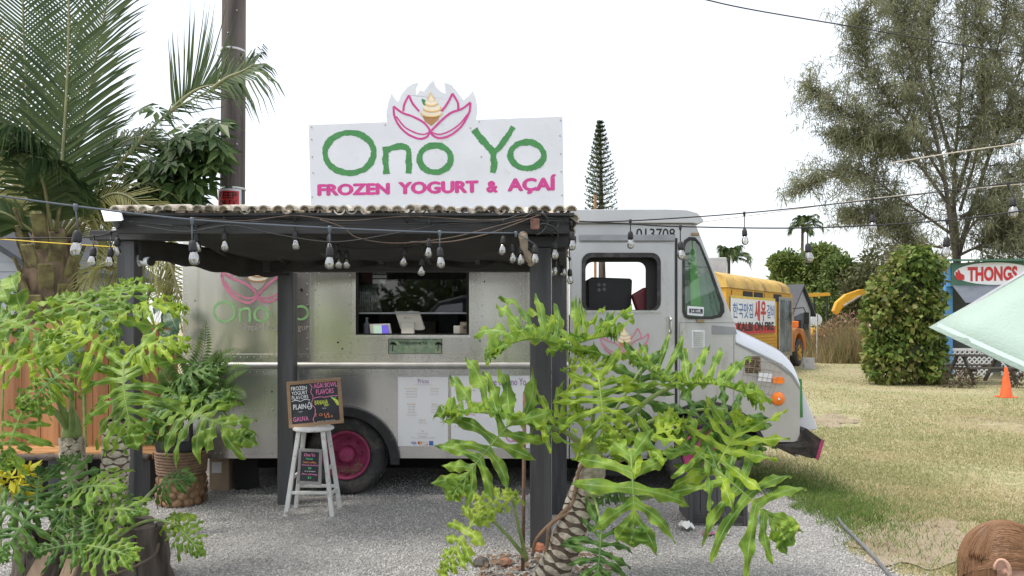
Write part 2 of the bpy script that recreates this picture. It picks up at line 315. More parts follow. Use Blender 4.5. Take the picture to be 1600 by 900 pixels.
M['soil'] = groundmat('dry_grass_soil', [(.31, .24, .155), (.43, .37, .22), (.49, .43, .27), (.33, .33, .165), (.47, .41, .25)], 7, .5, 40, big=.28)
M['gravel'] = groundmat('crushed_gravel', [(.28, .275, .265), (.44, .43, .415), (.56, .55, .525), (.38, .37, .36), (.62, .605, .58)], 85, .9, 85, True, 1.2)
M['dirt'] = groundmat('bare_dirt', [(.30, .23, .16), (.40, .33, .23), (.35, .30, .22)], 12, .5, 50, big=1.5)
tag(MB().add([(-400, -60, 0), (400, -60, 0), (400, 700, 0), (-400, 700, 0)], [(0, 1, 2, 3)]).build('ground', M['soil']), kind='structure')
def edge_x(y): return 2.62+.10*math.sin(y*2.1)+.05*math.sin(y*5.3+1)+.04*math.sin(y*11)+.03*math.sin(y*23)
ys = np.linspace(-8, 14, 260)
gv = [(-14, -8, .006), (-14, 14, .006)]+[(edge_x(y), y, .006) for y in ys[::-1]]
tag(MB().flat(gv).build('gravel_bed', M['gravel'], fix=False), kind='structure')
def ongr(px, py, z=.01): Y = H*F/(py-HOR); return Vector(((px-800)/F*Y, Y, z))
tag(MB().flat([ongr(1292+(40+14*math.sin(a*.11)+8*math.sin(a*.31))*math.cos(R(a)), 658+(9+3*math.sin(a*.09+1)+2*math.sin(a*.4))*math.sin(R(a)), .006) for a in range(0, 360, 5)]).build('gravel_patch', M['dirt'], fix=False), kind='structure')
tag(MB().flat([ongr(1430+(95+14*math.sin(a*.15))*math.cos(R(a)), 850+(38+7*math.sin(a*.11))*math.sin(R(a)), .011) for a in range(0, 360, 8)]).build('bare_earth', M['dirt'], fix=False), kind='structure')
# loose stones
def stones(n, X, Y, smin, smax):
    c = np.stack([X, Y, np.full(n, .008)], 1); s = rng.uniform(smin, smax, (n, 1))
    o = np.array([[1,0,0],[-1,0,0],[0,1,0],[0,-1,0],[0,0,.8],[0,0,-.8]], dtype=float)
    V = o[None]*s[:, :, None]*rng.uniform(.55, 1.3, (n, 6, 1)); a = rng.uniform(0, 6.28, n); ca, sa = np.cos(a)[:, None], np.sin(a)[:, None]
    V = np.stack([V[..., 0]*ca-V[..., 1]*sa, V[..., 0]*sa+V[..., 1]*ca, V[..., 2]+rng.normal(0, .15, (n, 6))*s], 2)+c[:, None]
    f = np.array([[0,2,4],[2,1,4],[1,3,4],[3,0,4],[2,0,5],[1,2,5],[3,1,5],[0,3,5]]); Fc = (f[None]+6*np.arange(n)[:, None, None]).reshape(-1, 3)
    return V.reshape(-1, 3), Fc
n = 62000; Yv = 4.4+rng.power(.75, n)*0+rng.beta(1, 1.6, n)*4.2; Xv = rng.uniform(-1, 1, n)*(Yv*.72)
k = np.array([x < edge_x(y)+abs(rng.normal(0, .12)) for x, y in zip(Xv, Yv)]); Xv, Yv = Xv[k], Yv[k]
V, Fc = stones(len(Xv), Xv, Yv, .005, .0115)
M['stones'] = foliage('gravel_stones', [(.23, .225, .22), (.42, .41, .395), (.58, .565, .545), (.35, .34, .33), (.69, .67, .645)], 0, .85)
tag(link('gravel_stones', npmesh('gravel_stones', V, Fc, M['stones'])), 'loose grey crushed gravel around the food truck', 'gravel', kind='stuff')
# grass
def blades(n, X, Y, h, wd):
    a = rng.uniform(0, 6.28, n); d = np.stack([np.cos(a), np.sin(a), np.zeros(n)], 1); b = rng.uniform(0, 6.28, n); l = np.stack([np.cos(b), np.sin(b), np.zeros(n)], 1)*rng.uniform(.2, 1.1, (n, 1))
    c = np.stack([X, Y, np.full(n, .003)], 1); V = np.stack([c-d*wd[:, None], c+d*wd[:, None], c+(l+np.array([0, 0, 1]))*h[:, None]], 1)
    return V.reshape(-1, 3), np.arange(3*n).reshape(-1, 3)
n = 170000; py = HOR+65+rng.beta(1.3, 1.5, n)*340; px = rng.uniform(1150, 1640, n); Yg = H*F/(py-HOR); Xg = (px-800)/F*Yg
patch = np.sin(Xg*1.1+np.sin(Yg*.7)*2)+np.sin(Yg*.9+np.sin(Xg*.8)*2)+rng.normal(0, .8, n)
k = np.array([x > edge_x(y)+abs(rng.normal(0, .15)) for x, y in zip(Xg, Yg)]) & ~((np.abs(px-1440) < 90) & (np.abs(py-850) < 34) & (rng.random(n) < .72)) & ~((np.abs(px-1295) < 50) & (np.abs(py-658) < 10) & (rng.random(n) < .8)) & (patch > -1.0)
Xg, Yg = Xg[k], Yg[k]; n = len(Xg)
V, Fc = blades(n, Xg, Yg, rng.uniform(.008, .028, n)*(1+.02*Yg), .0016+.00042*Yg)
M['grass'] = foliage('dry_grass', [(.43, .36, .20), (.54, .46, .28), (.37, .36, .18), (.22, .26, .09), (.50, .43, .25)], .2, .7)
tag(link('dry_grass', npmesh('dry_grass', V, Fc, M['grass'])), 'short straw coloured grass of the field', 'grass', kind='stuff')
n = 11000; Xg = rng.normal(0, 1, n)*.30+2.85; Yg = rng.normal(0, 1, n)*.7+7.1; k = Xg > np.array([edge_x(y)-.12 for y in Yg]); Xg, Yg = Xg[k], Yg[k]; n = len(Xg)
V, Fc = blades(n, Xg, Yg, rng.uniform(.02, .07, n), np.full(n, .004))
M['weeds'] = foliage('green_weeds', [(.07, .15, .03), (.14, .24, .05), (.22, .28, .09)], .25, .6)
tag(link('green_weeds', npmesh('green_weeds', V, Fc, M['weeds'])), 'patch of fresh green weeds by the truck nose', 'weeds', kind='stuff')

# ------------------------------------------------------------------ food truck
TY, TB = 7.2, 9.3       # near and far side of the body
truck = thing('food_truck', (0, 8.2, 0), 'silver step van food truck with serving window and pink wheels', 'food truck')
def arch(cx, cy, r, a0, a1, n=20): return [(cx+r*math.cos(R(a0+(a1-a0)*k/n)), cy-r*math.sin(R(a0+(a1-a0)*k/n))) for k in range(n+1)]
TH = (0, .035, 0)
serve = [(556, 410), (733, 410), (733, 523), (556, 523)]
belt = 571
# upper and lower body panels of the box
MB().prism(PL([(285, 350), (889, 350), (889, belt), (285, belt)], TY), TH, [PL(serve, TY)]).build('upper_side_panel', M['alu'], truck, bevel=.004)
ra = arch(538, 722, 84, 176, 4)
MB().prism(PL([(285, 717), (285, belt+.5), (889, belt+.5), (889, 717)]+ra[::-1], TY), TH).build('lower_side_panel', M['alu_low'], truck, bevel=.004)
# belt rail: a half-round rib between two flat flanges
for (y0, y1, d, m_) in ((553, 565, .006, 'alu'), (577, 585.5, .006, 'alu_low')):
    MB().prism(PL([(285, y0), (889, y0), (889, y1), (285, y1)], TY-.0005), (0, -d, 0)).build('belt_flange', M[m_], truck, bevel=.002)
MB().tube([P(285, belt, TY), P(889, belt, TY)], .032, 14).build('belt_rail', M['belt'], truck, smooth='auto')
# vertical seam strips and rivets
for x in (489, 744, 822):
    MB().prism(PL([(x-3.5, 352), (x+3.5, 352), (x+3.5, 549), (x-3.5, 549)], TY-.0003), (0, -.004, 0)).build('seam_strip', M['alu'], truck, bevel=.001)
rv = MB()
def rivet(px, py, r=.0065, dy=0):
    c = P(px, py, TY-dy); rv.lathe([(r, 0), (r*.8, r*.5), (r*.3, r*.7)], c, (0, -1, 0), 6)
for x in np.arange(292, 888, 10.5):
    rivet(x, 558, dy=.0065); rivet(x+4, 581, dy=.0065)
for x in (489, 744, 822):
    for y in np.arange(426, 548, 17): rivet(x-9, y); rivet(x+9, y)
for y in np.arange(430, 560, 15): rivet(547, y); rivet(741, y)
for x in np.arange(560, 735, 16): rivet(x, 532)
for y in np.arange(360, 700, 14): rivet(290, y)
for x in np.arange(300, 460, 9): rivet(x, 640); rivet(x, 708)
for x in (606, 640, 660, 850): 
    for y in (640, 655, 670, 685): rivet(x-2, y)
for x in np.arange(905, 1085, 12): rivet(x, 347, .005)
for y in np.arange(518, 680, 12): rivet(1143, y, .006)
for x in np.arange(1160, 1246, 13): rivet(x, 545+(x-1160)*.42+14, .006)
for y in np.arange(600, 680, 13): rivet(1243, y, .005)
o = rv.build('rivets', M['trim'], truck, fix=False); o['kind'] = 'stuff'
dm = MB()
for (x, y, s) in ((471, 453, 2.6), (492, 453, 1.5), (481, 478, 1.2), (528, 535, 1.5), (535, 545, 1.2), (437, 530, 1.4), (757, 440, 1.2), (750, 533, 1.4), (346, 431, 1.2), (372, 431, 1.2), (425, 612, 1.3), (305, 470, 1)):
    dm.lathe([(s/162, 0), (s/162, .004)], P(x, y, TY), (0, -1, 0), 8)
dm.build('dark_bolts', M['black'], truck)['kind'] = 'stuff'
# front section: cab side and nose in one sheet
dwin = rrect(911, 397, 1030, 485, 14)
qwin = [(1071, 377), (1078, 372), (1087, 373), (1094, 381), (1110, 420), (1129, 474), (1130, 486), (1125, 494), (1112, 497), (1078, 497), (1071, 494), (1068, 486), (1068, 384)]
zr = 24      # shoulder radius of the hood in px
htop = [(1150, 511), (1180, 525), (1205, 537), (1222, 546), (1236, 558), (1245, 572), (1250, 590)]
hlow = [(1150, 535), (1180, 549), (1205, 561), (1222, 570), (1236, 582), (1245, 594), (1250, 604)]
fa = arch(1106, 722, 92, 3, 177)
outer = [(890.5, 717), (890.5, 350), (1087, 350), (1150, 510)]+hlow+[(1250, 680), (1246, 689), (1240, 691), (1196, 691)]+fa[2:-1]+[(1014, 717)]
MB().prism(PL(outer, TY), TH, [PL(dwin, TY), PL(qwin, TY)]).build('cab_side_panel', M['cab'], truck, bevel=.004)
hd = MB(); V = []; n = 9
for (x, y), (x2, y2) in [((a.x, a.y), (b.x, b.y)) for a, b in zip(curve_pts([(*p, 0) for p in htop], 18), curve_pts([(*p, 0) for p in hlow], 18))]:
    zt, zl = P(x, y, TY).z, P(x2, y2, TY).z; X = P(x, y, TY).x
    for k in range(n):
        a = R(90*k/(n-1)); V.append((X, TY-.002+.16*(1-math.cos(a)), zl+(zt-zl)*math.sin(a)))
    V.append((X, TB-.15, zt))
m_ = n+1; hd.add(V, [(i*m_+k, i*m_+k+1, (i+1)*m_+k+1, (i+1)*m_+k) for i in range(18) for k in range(n)])
hood = hd.build('hood', M['hood'], truck, smooth='auto')
sm = MB(); sm.prism(PL([(1149, 534), (1205, 562), (1237, 584), (1250, 606), (1250, 609), (1236, 588), (1205, 566), (1149, 538)], TY-.0005), (0, -.004, 0)); sm.build('hood_seam', M['rail'], hood)
X1 = P(1250, 0, TY).x
MB().box((X1-.03, TY+.036, .38), (X1-.001, TB-.05, P(0, 590, TY).z)).build('nose_front', M['cab'], truck)
# roof cap with rounded overhang
rp = [(285, 334), (300, 330), (1040, 328), (1070, 329), (1088, 334), (1097, 344), (1097, 348), (1088, 351), (1080, 349.5), (285, 349.5)]
MB().prism([p+Vector((0, -.05, 0)) for p in PL(rp, TY)], (0, TB-TY+.1, 0)).build('roof_cap', M['cab'], truck, bevel=.035, seg=4)
MB().prism(PL([(905, 367), (1054, 367), (1054, 377), (905, 377)], TY-.0005), (0, -.03, 0)).build('drip_rail', M['rail'], truck, bevel=.006)
# cab door with window gasket and handle
dh = rrect(893, 379, 1053, 712, 16)
door = MB().prism(PL(dh, TY-.0005), (0, -.009, 0), [PL(rrect(909, 395, 1032, 487, 15), TY)]).build('cab_door', M['cab'], truck, bevel=.004)
MB().prism(PL([(1054.5, 372), (1058.5, 372), (1058.5, 712), (1054.5, 712)], TY-.0005), (0, -.003, 0)).build('door_gap', M['black'], truck)
MB().prism(PL(rrect(909, 395, 1032, 487, 15), TY-.014), (0, .03, 0), [PL(rrect(915, 402, 1027, 484, 11), TY-.014)]).build('window_gasket', M['rubber'], door)
MB().prism(PL([(909, 485), (1032, 485), (1032, 488.5), (909, 488.5)], TY-.016), (0, .02, 0)).build('window_sill', M['trim'], door)
dhn = MB(); dhn.prism(PL(rrect(1041, 494, 1050, 530, 3), TY-.0100), (0, -.008, 0)); dhn.tube(curve_pts([P(1047, 495, TY-.015), P(1048.5, 500, TY-.05), P(1048.5, 515, TY-.05), P(1047, 521, TY-.015)], 10), .012, 8); dhn.build('door_handle', M['trim'], door, smooth='auto')
# inner window frame seen through the opening, far wall with its window, seats
MB().prism(PL(rrect(905, 392, 1036, 520, 10), TY+.09), (0, .05, 0), [PL(rrect(915, 409, 1010, 512, 12), TY+.09)]).build('inner_window_frame', M['dark'], truck, bevel=.004)
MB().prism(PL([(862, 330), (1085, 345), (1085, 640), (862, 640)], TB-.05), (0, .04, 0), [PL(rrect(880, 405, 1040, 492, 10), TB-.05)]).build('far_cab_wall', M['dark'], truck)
# quarter window: gasket, tinted glass, green sheet behind it
def grow(pts, k):
    cx = sum(p[0] for p in pts)/len(pts); cy = sum(p[1] for p in pts)/len(pts); return [(cx+(x-cx)*(1+k), cy+(y-cy)*(1+k*.5)) for x, y in pts]
MB().prism(PL(grow(qwin, .06), TY-.012), (0, .03, 0), [PL(grow(qwin, -.09), TY-.012)]).build('quarter_gasket', M['rubber'], truck)
qg = MB().flat(PL(grow(qwin, -.02), TY+.008)).build('quarter_glass', M['greenglass'], truck, fix=False)
M['limecloth'] = mat('lime_cloth', (.26, .50, .20), .8, 0, .2, 5, None, (4, 4, .4)); M['mintcloth'] = mat('mint_panel', (.48, .55, .52), .7, 0, .15, 3)
MB().prism(PL([(1077, 356), (1083, 356), (1100, 510), (1080, 510)], TY+.10), (0, .01, 0)).build('lime_curtain', M['limecloth'], truck)
MB().prism(PL([(1061, 354), (1083, 354), (1143, 512), (1061, 518)], TY+.22), (0, .01, 0)).build('mint_panel', M['mintcloth'], truck)
for x0, x1 in ((1096, 1120), (1101, 1127)): MB().beam(P(x0, 400, TY+.16), P(x1, 512, TY+.16), .012, .012).build('window_bar', M['trim'], truck)
st = MB(); st.prism(PL([(1074, 478), (1100, 480), (1099, 494), (1074, 492)], TY-.002), (0, .004, 0)); st = st.build('sticker', M['white'], truck)
b_ = MB(); b_.flat(PL([(1077, 482), (1098, 483), (1098, 490), (1077, 489)], TY-.004)); bl = b_.build('sticker_band', M['black'], st, fix=False)
b_ = MB(); word(b_, '24 HR.', 1079, 483.5, 1096, 488.5, TY-.006, .01); b_.build('lettering', M['white'], st, fix=False)
for (x, y) in ((1086, 366), (1094, 501.5)): MB().prism(PL([(x-6, y-2), (x+6, y-2), (x+6, y+2), (x-6, y+2)], TY-.0005), (0, -.02, 0)).build('hinge', mat('rusty_hinge', (.30, .22, .12), .7, .3, .3, 30), truck, bevel=.003)
MB().prism(PL([(1112, 508), (1148, 511), (1152, 522), (1112, 522)], TY-.0005), (0, -.006, 0)).build('cowl_patch', M['rail'], truck, bevel=.003)
for pts in ([(1061, 503.5), (1149, 503.5), (1149, 504.6), (1061, 504.6)], [(1061, 505), (1062.2, 505), (1062.2, 640), (1061, 640)], [(1146, 524), (1147.2, 524), (1147.2, 648), (1146, 648)]): MB().prism(PL(pts, TY-.0005), (0, -.0015, 0)).build('panel_seam', M['rail'], truck)
# slatted vent plate, rusty grille and wire rack on the nose
vp = MB().prism(PL([(1081, 516), (1101, 516), (1101, 543), (1081, 543)], TY-.0005), (0, -.004, 0)).build('vent_plate', M['white'], truck)
for i in range(8): MB().prism(PL([(1083, 518+i*3), (1099, 518+i*3), (1099, 519.4+i*3), (1083, 519.4+i*3)], TY-.005), (0, -.006, 0)).build('vent_slat', M['trim'], vp)
gp = MB().prism(PL(rrect(1164, 557, 1188, 583, 3), TY-.0005), (0, -.002, 0)).build('side_grille', M['black'], truck)
rust = mat('rusty_louvre', (.22, .15, .09), .7, .3, .4, 40, (.36, .27, .17))
for i in range(8):
    y = 558.5+i*3.1; MB().prism(PL([(1164, y), (1188, y), (1188, y+1.5), (1164, y+1.5)], TY-.003), (0, -.012, 0)).build('louvre', rust, gp)
wr = MB()
def rk(u, v): return P(1164+u*58-v*6, 560+v*50+u*9, TY-.03)
for u in np.linspace(0, 1, 8): wr.tube([rk(u, 0), rk(u*.85, 1)], .0022, 4)
for v in np.linspace(0, 1, 5): wr.tube([rk(0, v), rk(1-.15*v, v)], .0026, 4)
for u in (.05, .9): wr.tube([rk(u, .5), rk(u, .5)+Vector((0, .03, 0))], .003, 4)
wr.build('wire_rack', mat('rusty_wire', (.30, .24, .19), .6, .5, .3, 30), truck)
MB().prism(PL([(1186, 582), (1206, 584), (1205, 597), (1184, 595)], TY-.024), (0, .003, 0)).build('rack_card', M['poster'], truck)
MB().prism(PL(rrect(1206, 589, 1224, 599, 4), TY-.0005), (0, -.03, 0)).build('marker_light', M['orange'], truck, bevel=.008)
ml = MB().lathe([(.066, 0), (.066, .012), (.056, .026), (.03, .034), (.012, .036)], P(1215, 623, TY), (0, -1, 0), 24).build('marker_light', M['orange'], truck, smooth='auto')
MB().lathe([(.012, .03), (.010, .044)], P(1215, 623, TY), (0, -1, 0), 10).build('lens_screw', M['white'], ml)
# windshield, dash, bulkhead, floor and hidden walls
pw = MB(); A, B = P(1086, 352, TY), P(1149, 511, TY)
pw.add([A+Vector((0, .08, 0)), B+Vector((0, .08, 0)), B+Vector((0, TB-TY-.08, 0)), A+Vector((0, TB-TY-.08, 0))], [(0, 1, 2, 3)]); pw.build('windshield', M['glass'], truck, fix=False)
for yy in (TY+.045, TB-.045, (TY+TB)/2): MB().beam(A+Vector((-.01, yy-TY, 0)), B+Vector((-.01, yy-TY, 0)), .06, .04).build('windshield_post', M['cab'], truck)
X0 = P(285, 0, TY).x
hid = MB(); hid.box((X0, TY+.036, P(0, 717, TY).z), (X0+.03, TB, P(0, 351, TY).z)); hid.build('rear_wall', M['alu'], truck)
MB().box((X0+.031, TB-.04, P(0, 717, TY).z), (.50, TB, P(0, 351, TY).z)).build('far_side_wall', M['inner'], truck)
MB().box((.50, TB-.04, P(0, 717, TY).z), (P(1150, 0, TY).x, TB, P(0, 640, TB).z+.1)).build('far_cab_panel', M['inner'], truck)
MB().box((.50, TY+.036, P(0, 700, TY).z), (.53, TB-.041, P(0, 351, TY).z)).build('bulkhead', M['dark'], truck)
MB().box((X0+.031, TY+.5, P(0, 700, TY).z), (X1-.05, TB-.06, P(0, 690, TY).z)).build('truck_floor', M['underbody'], truck)
MB().box((X0+.1, TY+.9, .10), (X1-.3, TB-.1, .42)).build('chassis_light_block', M['underbody'], truck)  # solid box added low under the floor to block daylight from beyond
# dark inner wheel wells
for cx in (538, 1106):
    X = P(cx, 0, TY).x; MB().box((X-.60, TY+.34, .3), (X+.60, TY+.36, P(0, 628, TY).z)).build('wheel_well', M['underbody'], truck)
    MB().box((X-.60, TY+.036, P(0, 632, TY).z+.01), (X+.60, TY+.34, P(0, 628, TY).z)).build('wheel_well_top', M['underbody'], truck)
# fender rubber round the rear arch
fb = MB(); oc = arch(538, 722, 87, 176, -2, 28); ic = arch(538, 722, 73, 176, -2, 28)
fb.prism(PL(oc+ic[::-1], TY-.0005), (0, -.05, 0)); fb.build('fender_flare', M['rubber'], truck, bevel=.012, seg=3)
fb = MB(); oc = arch(1106, 722, 95, 20, 176, 28); ic = arch(1106, 722, 88, 20, 176, 28)
fb.prism(PL(oc+ic[::-1], TY-.0005), (0, -.02, 0)); fb.build('fender_flare', M['rubber'], truck, bevel=.006)
# wheels
def wheel(px, py, Yf, rpx, dual=False):
    c = P(px, py, Yf); r = rpx/F*Yf; c.z = r+.004
    e = bpy.data.objects.new('wheel', None); col.objects.link(e); e.parent = truck; e.location = c-ORG[truck.name]; ORG[e.name] = c
    ax = Vector((0, 1, 0)); rr = r*.60
    prof = [(rr, .02), (rr+.01, .004), (r*.70, -.012), (r*.84, -.018), (r*.93, .0), (r*.985, .03), (r, .06), (r, .20), (r*.97, .235), (r*.85, .25), (rr, .24)]
    t = MB().lathe(prof, c, ax, 48, cap=False)
    for k in range(44):
        a = 2*math.pi*k/44; d = Vector((math.cos(a), 0, math.sin(a)))
        for s in (0, 1): t.beam(c+d*(r+.002)+ax*(.05+.09*s), c+d*(r+.002)+ax*(.11+.09*s), .035, .012, d)
    t.build('tyre', M['tyre'], e, smooth='auto')
    dish = [(rr+.004, .0), (rr*.97, -.008), (rr*.90, .004), (rr*.86, .05), (rr*.80, .12), (rr*.55, .14), (rr*.34, .13), (rr*.30, .09)] if dual else [(rr+.004, 0), (rr*.96, -.01), (rr*.88, .01), (rr*.7, .05), (rr*.4, .03), (rr*.3, 0)]
    rm = MB().lathe(dish, c, ax, 40, cap=False).build('rim', M['pinkrim'], e, smooth='auto')
    MB().lathe([(rr*.33, .14), (rr*.33, .03), (rr*.26, .015), (rr*.05, .012)], c, ax, 20).build('hub', M['pinkrim'], e, smooth='auto')
    for k in range(8):
        a = 2*math.pi*k/8; d = Vector((math.cos(a), 0, math.sin(a))); MB().lathe([(.016, .135), (.016, .095), (.01, .09)], c+d*rr*.55, ax, 6).build('lug_nut', M['pinkrim'], e)
    if dual:
        tw = MB()
        for _ in range(70):
            a = R(random.uniform(245, 330)); q = c+Vector((math.cos(a), 0, math.sin(a)))*rr*random.uniform(.55, .88)+ax*random.uniform(-.01, .06)
            d = Vector((random.uniform(-1, 1), random.uniform(-.2, .2), random.uniform(-.3, 1))).normalized()*random.uniform(.03, .10); tw.tube([q-d*.5, q+d*.5+Vector((0, -.01, 0))], .0016, 3, False)
        tw.build('dry_twigs', M['palebark'], e, fix=False)['kind'] = 'stuff'
wheel(540, 718, TY+.03, 63, True); wheel(1106, 718, TY+.03, 66)
# bumper with pink lip
bmp = MB().prism(PL([(1200, 696), (1246, 692), (1254, 672), (1260, 669), (1286, 688), (1277, 717), (1262, 715)], TY-.02), (0, TB-TY+.04, 0)).build('front_bumper', mat('black_bumper', (.02, .018, .018), .6, .2, .4, 14, (.07, .05, .045), bump=.4), truck, bevel=.006)
MB().prism(PL([(1284, 686), (1288.5, 688), (1279.5, 719), (1275, 717)], TY-.028), (0, TB-TY+.05, 0)).build('bumper_lip', M['pinkrim'], bmp, bevel=.003)
MB().prism(PL([(1222, 694), (1262, 690), (1270, 696), (1262, 699), (1224, 699)], TY-.024), (0, .004, 0)).build('bumper_flange', mat('grey_bumper', (.05, .045, .045), .5, .3, .4, 20), bmp)
# mud flap and step below the body
MB().prism(PL([(366, 718), (402, 718), (404, 760), (368, 766)], TY+.25), (0, .02, 0)).build('mud_flap', M['underbody'], truck)
MB().box((P(905, 0, TY).x, TY+.02, .20), (P(1010, 0, TY).x, TY+.5, .24)).build('cab_step', M['underbody'], truck)

# serving hatch: frame, sliding pane, counter, lifted shutter edge
sf = MB().prism(PL([(551, 405), (738, 405), (738, 528), (551, 528)], TY-.0005), (0, -.006, 0), [PL(serve, TY)]).build('hatch_frame', M['alu'], truck, bevel=.002)
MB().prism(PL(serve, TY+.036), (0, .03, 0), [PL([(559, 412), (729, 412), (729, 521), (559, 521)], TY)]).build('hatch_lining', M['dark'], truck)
MB().prism(PL([(541, 414), (732, 403), (737, 411), (541, 423)], TY-.03), (0, .02, 0)).build('hatch_shutter_edge', M['dark'], truck)
MB().flat(PL([(559, 412), (729, 412), (729, 489), (559, 489)], TY+.05)).build('sliding_pane', glassmat('hatch_glass', (.80, .84, .82), 1.3, .02, .06), truck, fix=False)
MB().prism(PL([(559, 488), (729, 488), (729, 490.5), (559, 490.5)], TY+.045), (0, .012, 0)).build('pane_rail', M['rail'], truck)
MB().box((P(545, 0, TY).x, TY+.036, P(0, 528, TY).z), (P(745, 0, TY).x, TY+.55, P(0, 523.5, TY).z)).build('counter', M['trim'], truck, bevel=.004)
MB().box((P(480, 0, TY).x, TB-.5, 1.0), (P(820, 0, TY).x, TB-.042, 1.45)).build('back_counter', M['inner'], truck, bevel=.01)
MB().box((P(480, 0, TY).x, TB-.32, 1.98), (P(820, 0, TY).x, TB-.042, 2.0)).build('back_shelf', M['inner'], truck)
# lettering and emblem on the bodywork
def emblem(parent, fn, pk, wd, cup=True, mats=('cup', 'cream', 'gold', 'green'), k=1.0, gap=.004):
    e = MB(); nn = Vector((0, -1, 0)); cnt = [0]
    def st_(pts, w_=1.0): cnt[0] += 1; e.ribbon([fn(p.x, p.y)+Vector((0, -.0002*cnt[0], 0)) for p in curve_pts([(*q, 0) for q in pts], 14)], wd*w_, nn, .05)
    st_([(615, 166), (616, 181), (624, 197), (638, 210), (655, 217), (667, 214), (672, 206)])
    st_([(615, 166), (628, 176), (645, 182), (660, 190), (669, 199), (672, 206)])
    st_([(619, 182), (632, 198), (648, 207), (662, 210), (672, 206)], .7)
    st_([(630, 174), (632, 162), (639, 149)]); st_([(639, 149), (645, 162), (655, 174)])
    st_([(735, 160), (733, 176), (722, 196), (706, 210), (688, 216), (677, 212), (672, 206)])
    st_([(735, 160), (722, 170), (705, 176), (690, 188), (680, 198), (672, 206)])
    st_([(731, 178), (718, 194), (702, 205), (686, 210), (672, 206)], .7)
    st_([(716, 172), (715, 160), (707, 146)]); st_([(707, 146), (700, 160), (690, 174)])
    e.build('emblem_petals', pk, parent, fix=False)
    if cup:
        off = lambda x, y, d: fn(x, y)+Vector((0, -gap*d, 0))
        MB().flat([off(x, y, 0) for x, y in ((660, 181), (689, 178), (684, 188), (674, 197), (664, 190))]).build('emblem_cone', M[mats[0]], parent, fix=False)
        c_ = MB(); d = 1
        for cx, cy, rx, ry in ((674, 177, 17, 6), (675, 169, 14.5, 6), (674, 161, 10, 5)):
            c_.flat([off(x, y, d) for x, y in ell(cx, cy, rx, ry)]); d += 1
        c_.flat([off(x, y, d) for x, y in ((668, 158), (672, 150), (673, 143), (676, 150), (681, 158))]); c_.build('emblem_cream', M[mats[1]], parent, fix=False)
        g_ = MB()
        for cx, cy, rx, ry, a0, a1, q in ((674, 177, 16, 5.5, 0, 190, 4.5), (675, 169, 14, 5.5, -20, 170, 4.5), (674, 161, 9.5, 4.5, 0, 175, 4.5)):
            g_.ribbon([off(x, y, q) for x, y in ell(cx, cy, rx, ry, 16, a0, a1)], wd*.6, nn)
        g_.ribbon([off(x, y, 4.6) for x, y in ((668, 157), (671, 150), (673, 144), (675, 150), (680, 157))], wd*.5, nn); g_.build('emblem_swirl', M[mats[2]], parent, fix=False)
        MB().flat([off(x, y, 1) for x, y in ((659, 154), (664, 156), (667, 161), (666, 166), (661, 163), (659, 158))]).build('emblem_leaf', M[mats[3]], parent, fix=False)
def onoyo(parent, fn, m_, wd, rough=.075):
    nn = Vector((0, -1, 0))
    for li, (name, pts, cl) in enumerate((('O', ell(546, 239, 38, 31.5, 64), True), ('n', [(602, 229), (603, 240), (602, 250), (603, 260), (604, 272)], False), ('n2', [(605, 236), (612, 231), (621, 229), (631, 229), (637, 233), (639, 241), (638, 250), (639, 260), (638, 271)], False),
                          ('o', ell(680, 248, 24.5, 21, 52), True), ('Y', [(741, 202), (747, 211), (754, 219), (762, 228), (772, 238)], False), ('Y2', [(802, 198), (794, 211), (786, 223), (779, 232), (772, 238), (771, 248), (772, 258), (770, 270)], False), ('o2', ell(823.5, 242.5, 26, 20.5, 52), True))):
        b = MB(); 
        if not cl: q = curve_pts([(*p, 0) for p in pts], 34); pts = [(p.x, p.y) for p in q]
        b.ribbon([fn(x, y)+Vector((0, -.00015*li, 0)) for x, y in pts], [wd*(1 if name not in ('Y',) else 1.15)*(1-.25*(i/len(pts)) if name == 'Y2' and i < 18 else 1)*(1+.10*math.sin(i*.37+li*2)) for i in range(len(pts))], nn, rough, cl)
        b.build('letter', m_, parent, fix=False)
onoyo(truck, lambda x, y: P(332+(x-503)*.43, 505+(y-275)*.50, TY-.003), M['fadegreen'], .022, .06)
emblem(truck, lambda x, y: P(402+(x-673)*.95, 470+(y-214)*.95, TY-.003), M['fadepink'], .026, True, ('fadegrey', 'cream', 'cup', 'fadegreen'), gap=.001)
b_ = MB(); word(b_, 'Simple Frozen Yogurt', 376, 506, 486, 519, TY-.003); b_.build('lettering', M['fadegrey'], truck, fix=False)
emblem(door, lambda x, y: P(975+(x-673)*.62, 555+(y-214)*.62, TY-.0125), M['fadepink'], .013, True, ('cup', 'cream', 'gold', 'fadegreen'), gap=.001)
b_ = MB(); word(b_, '013708', 994, 357, 1055, 373, TY-.003, .012); b_.build('lettering', M['black'], truck, fix=False)
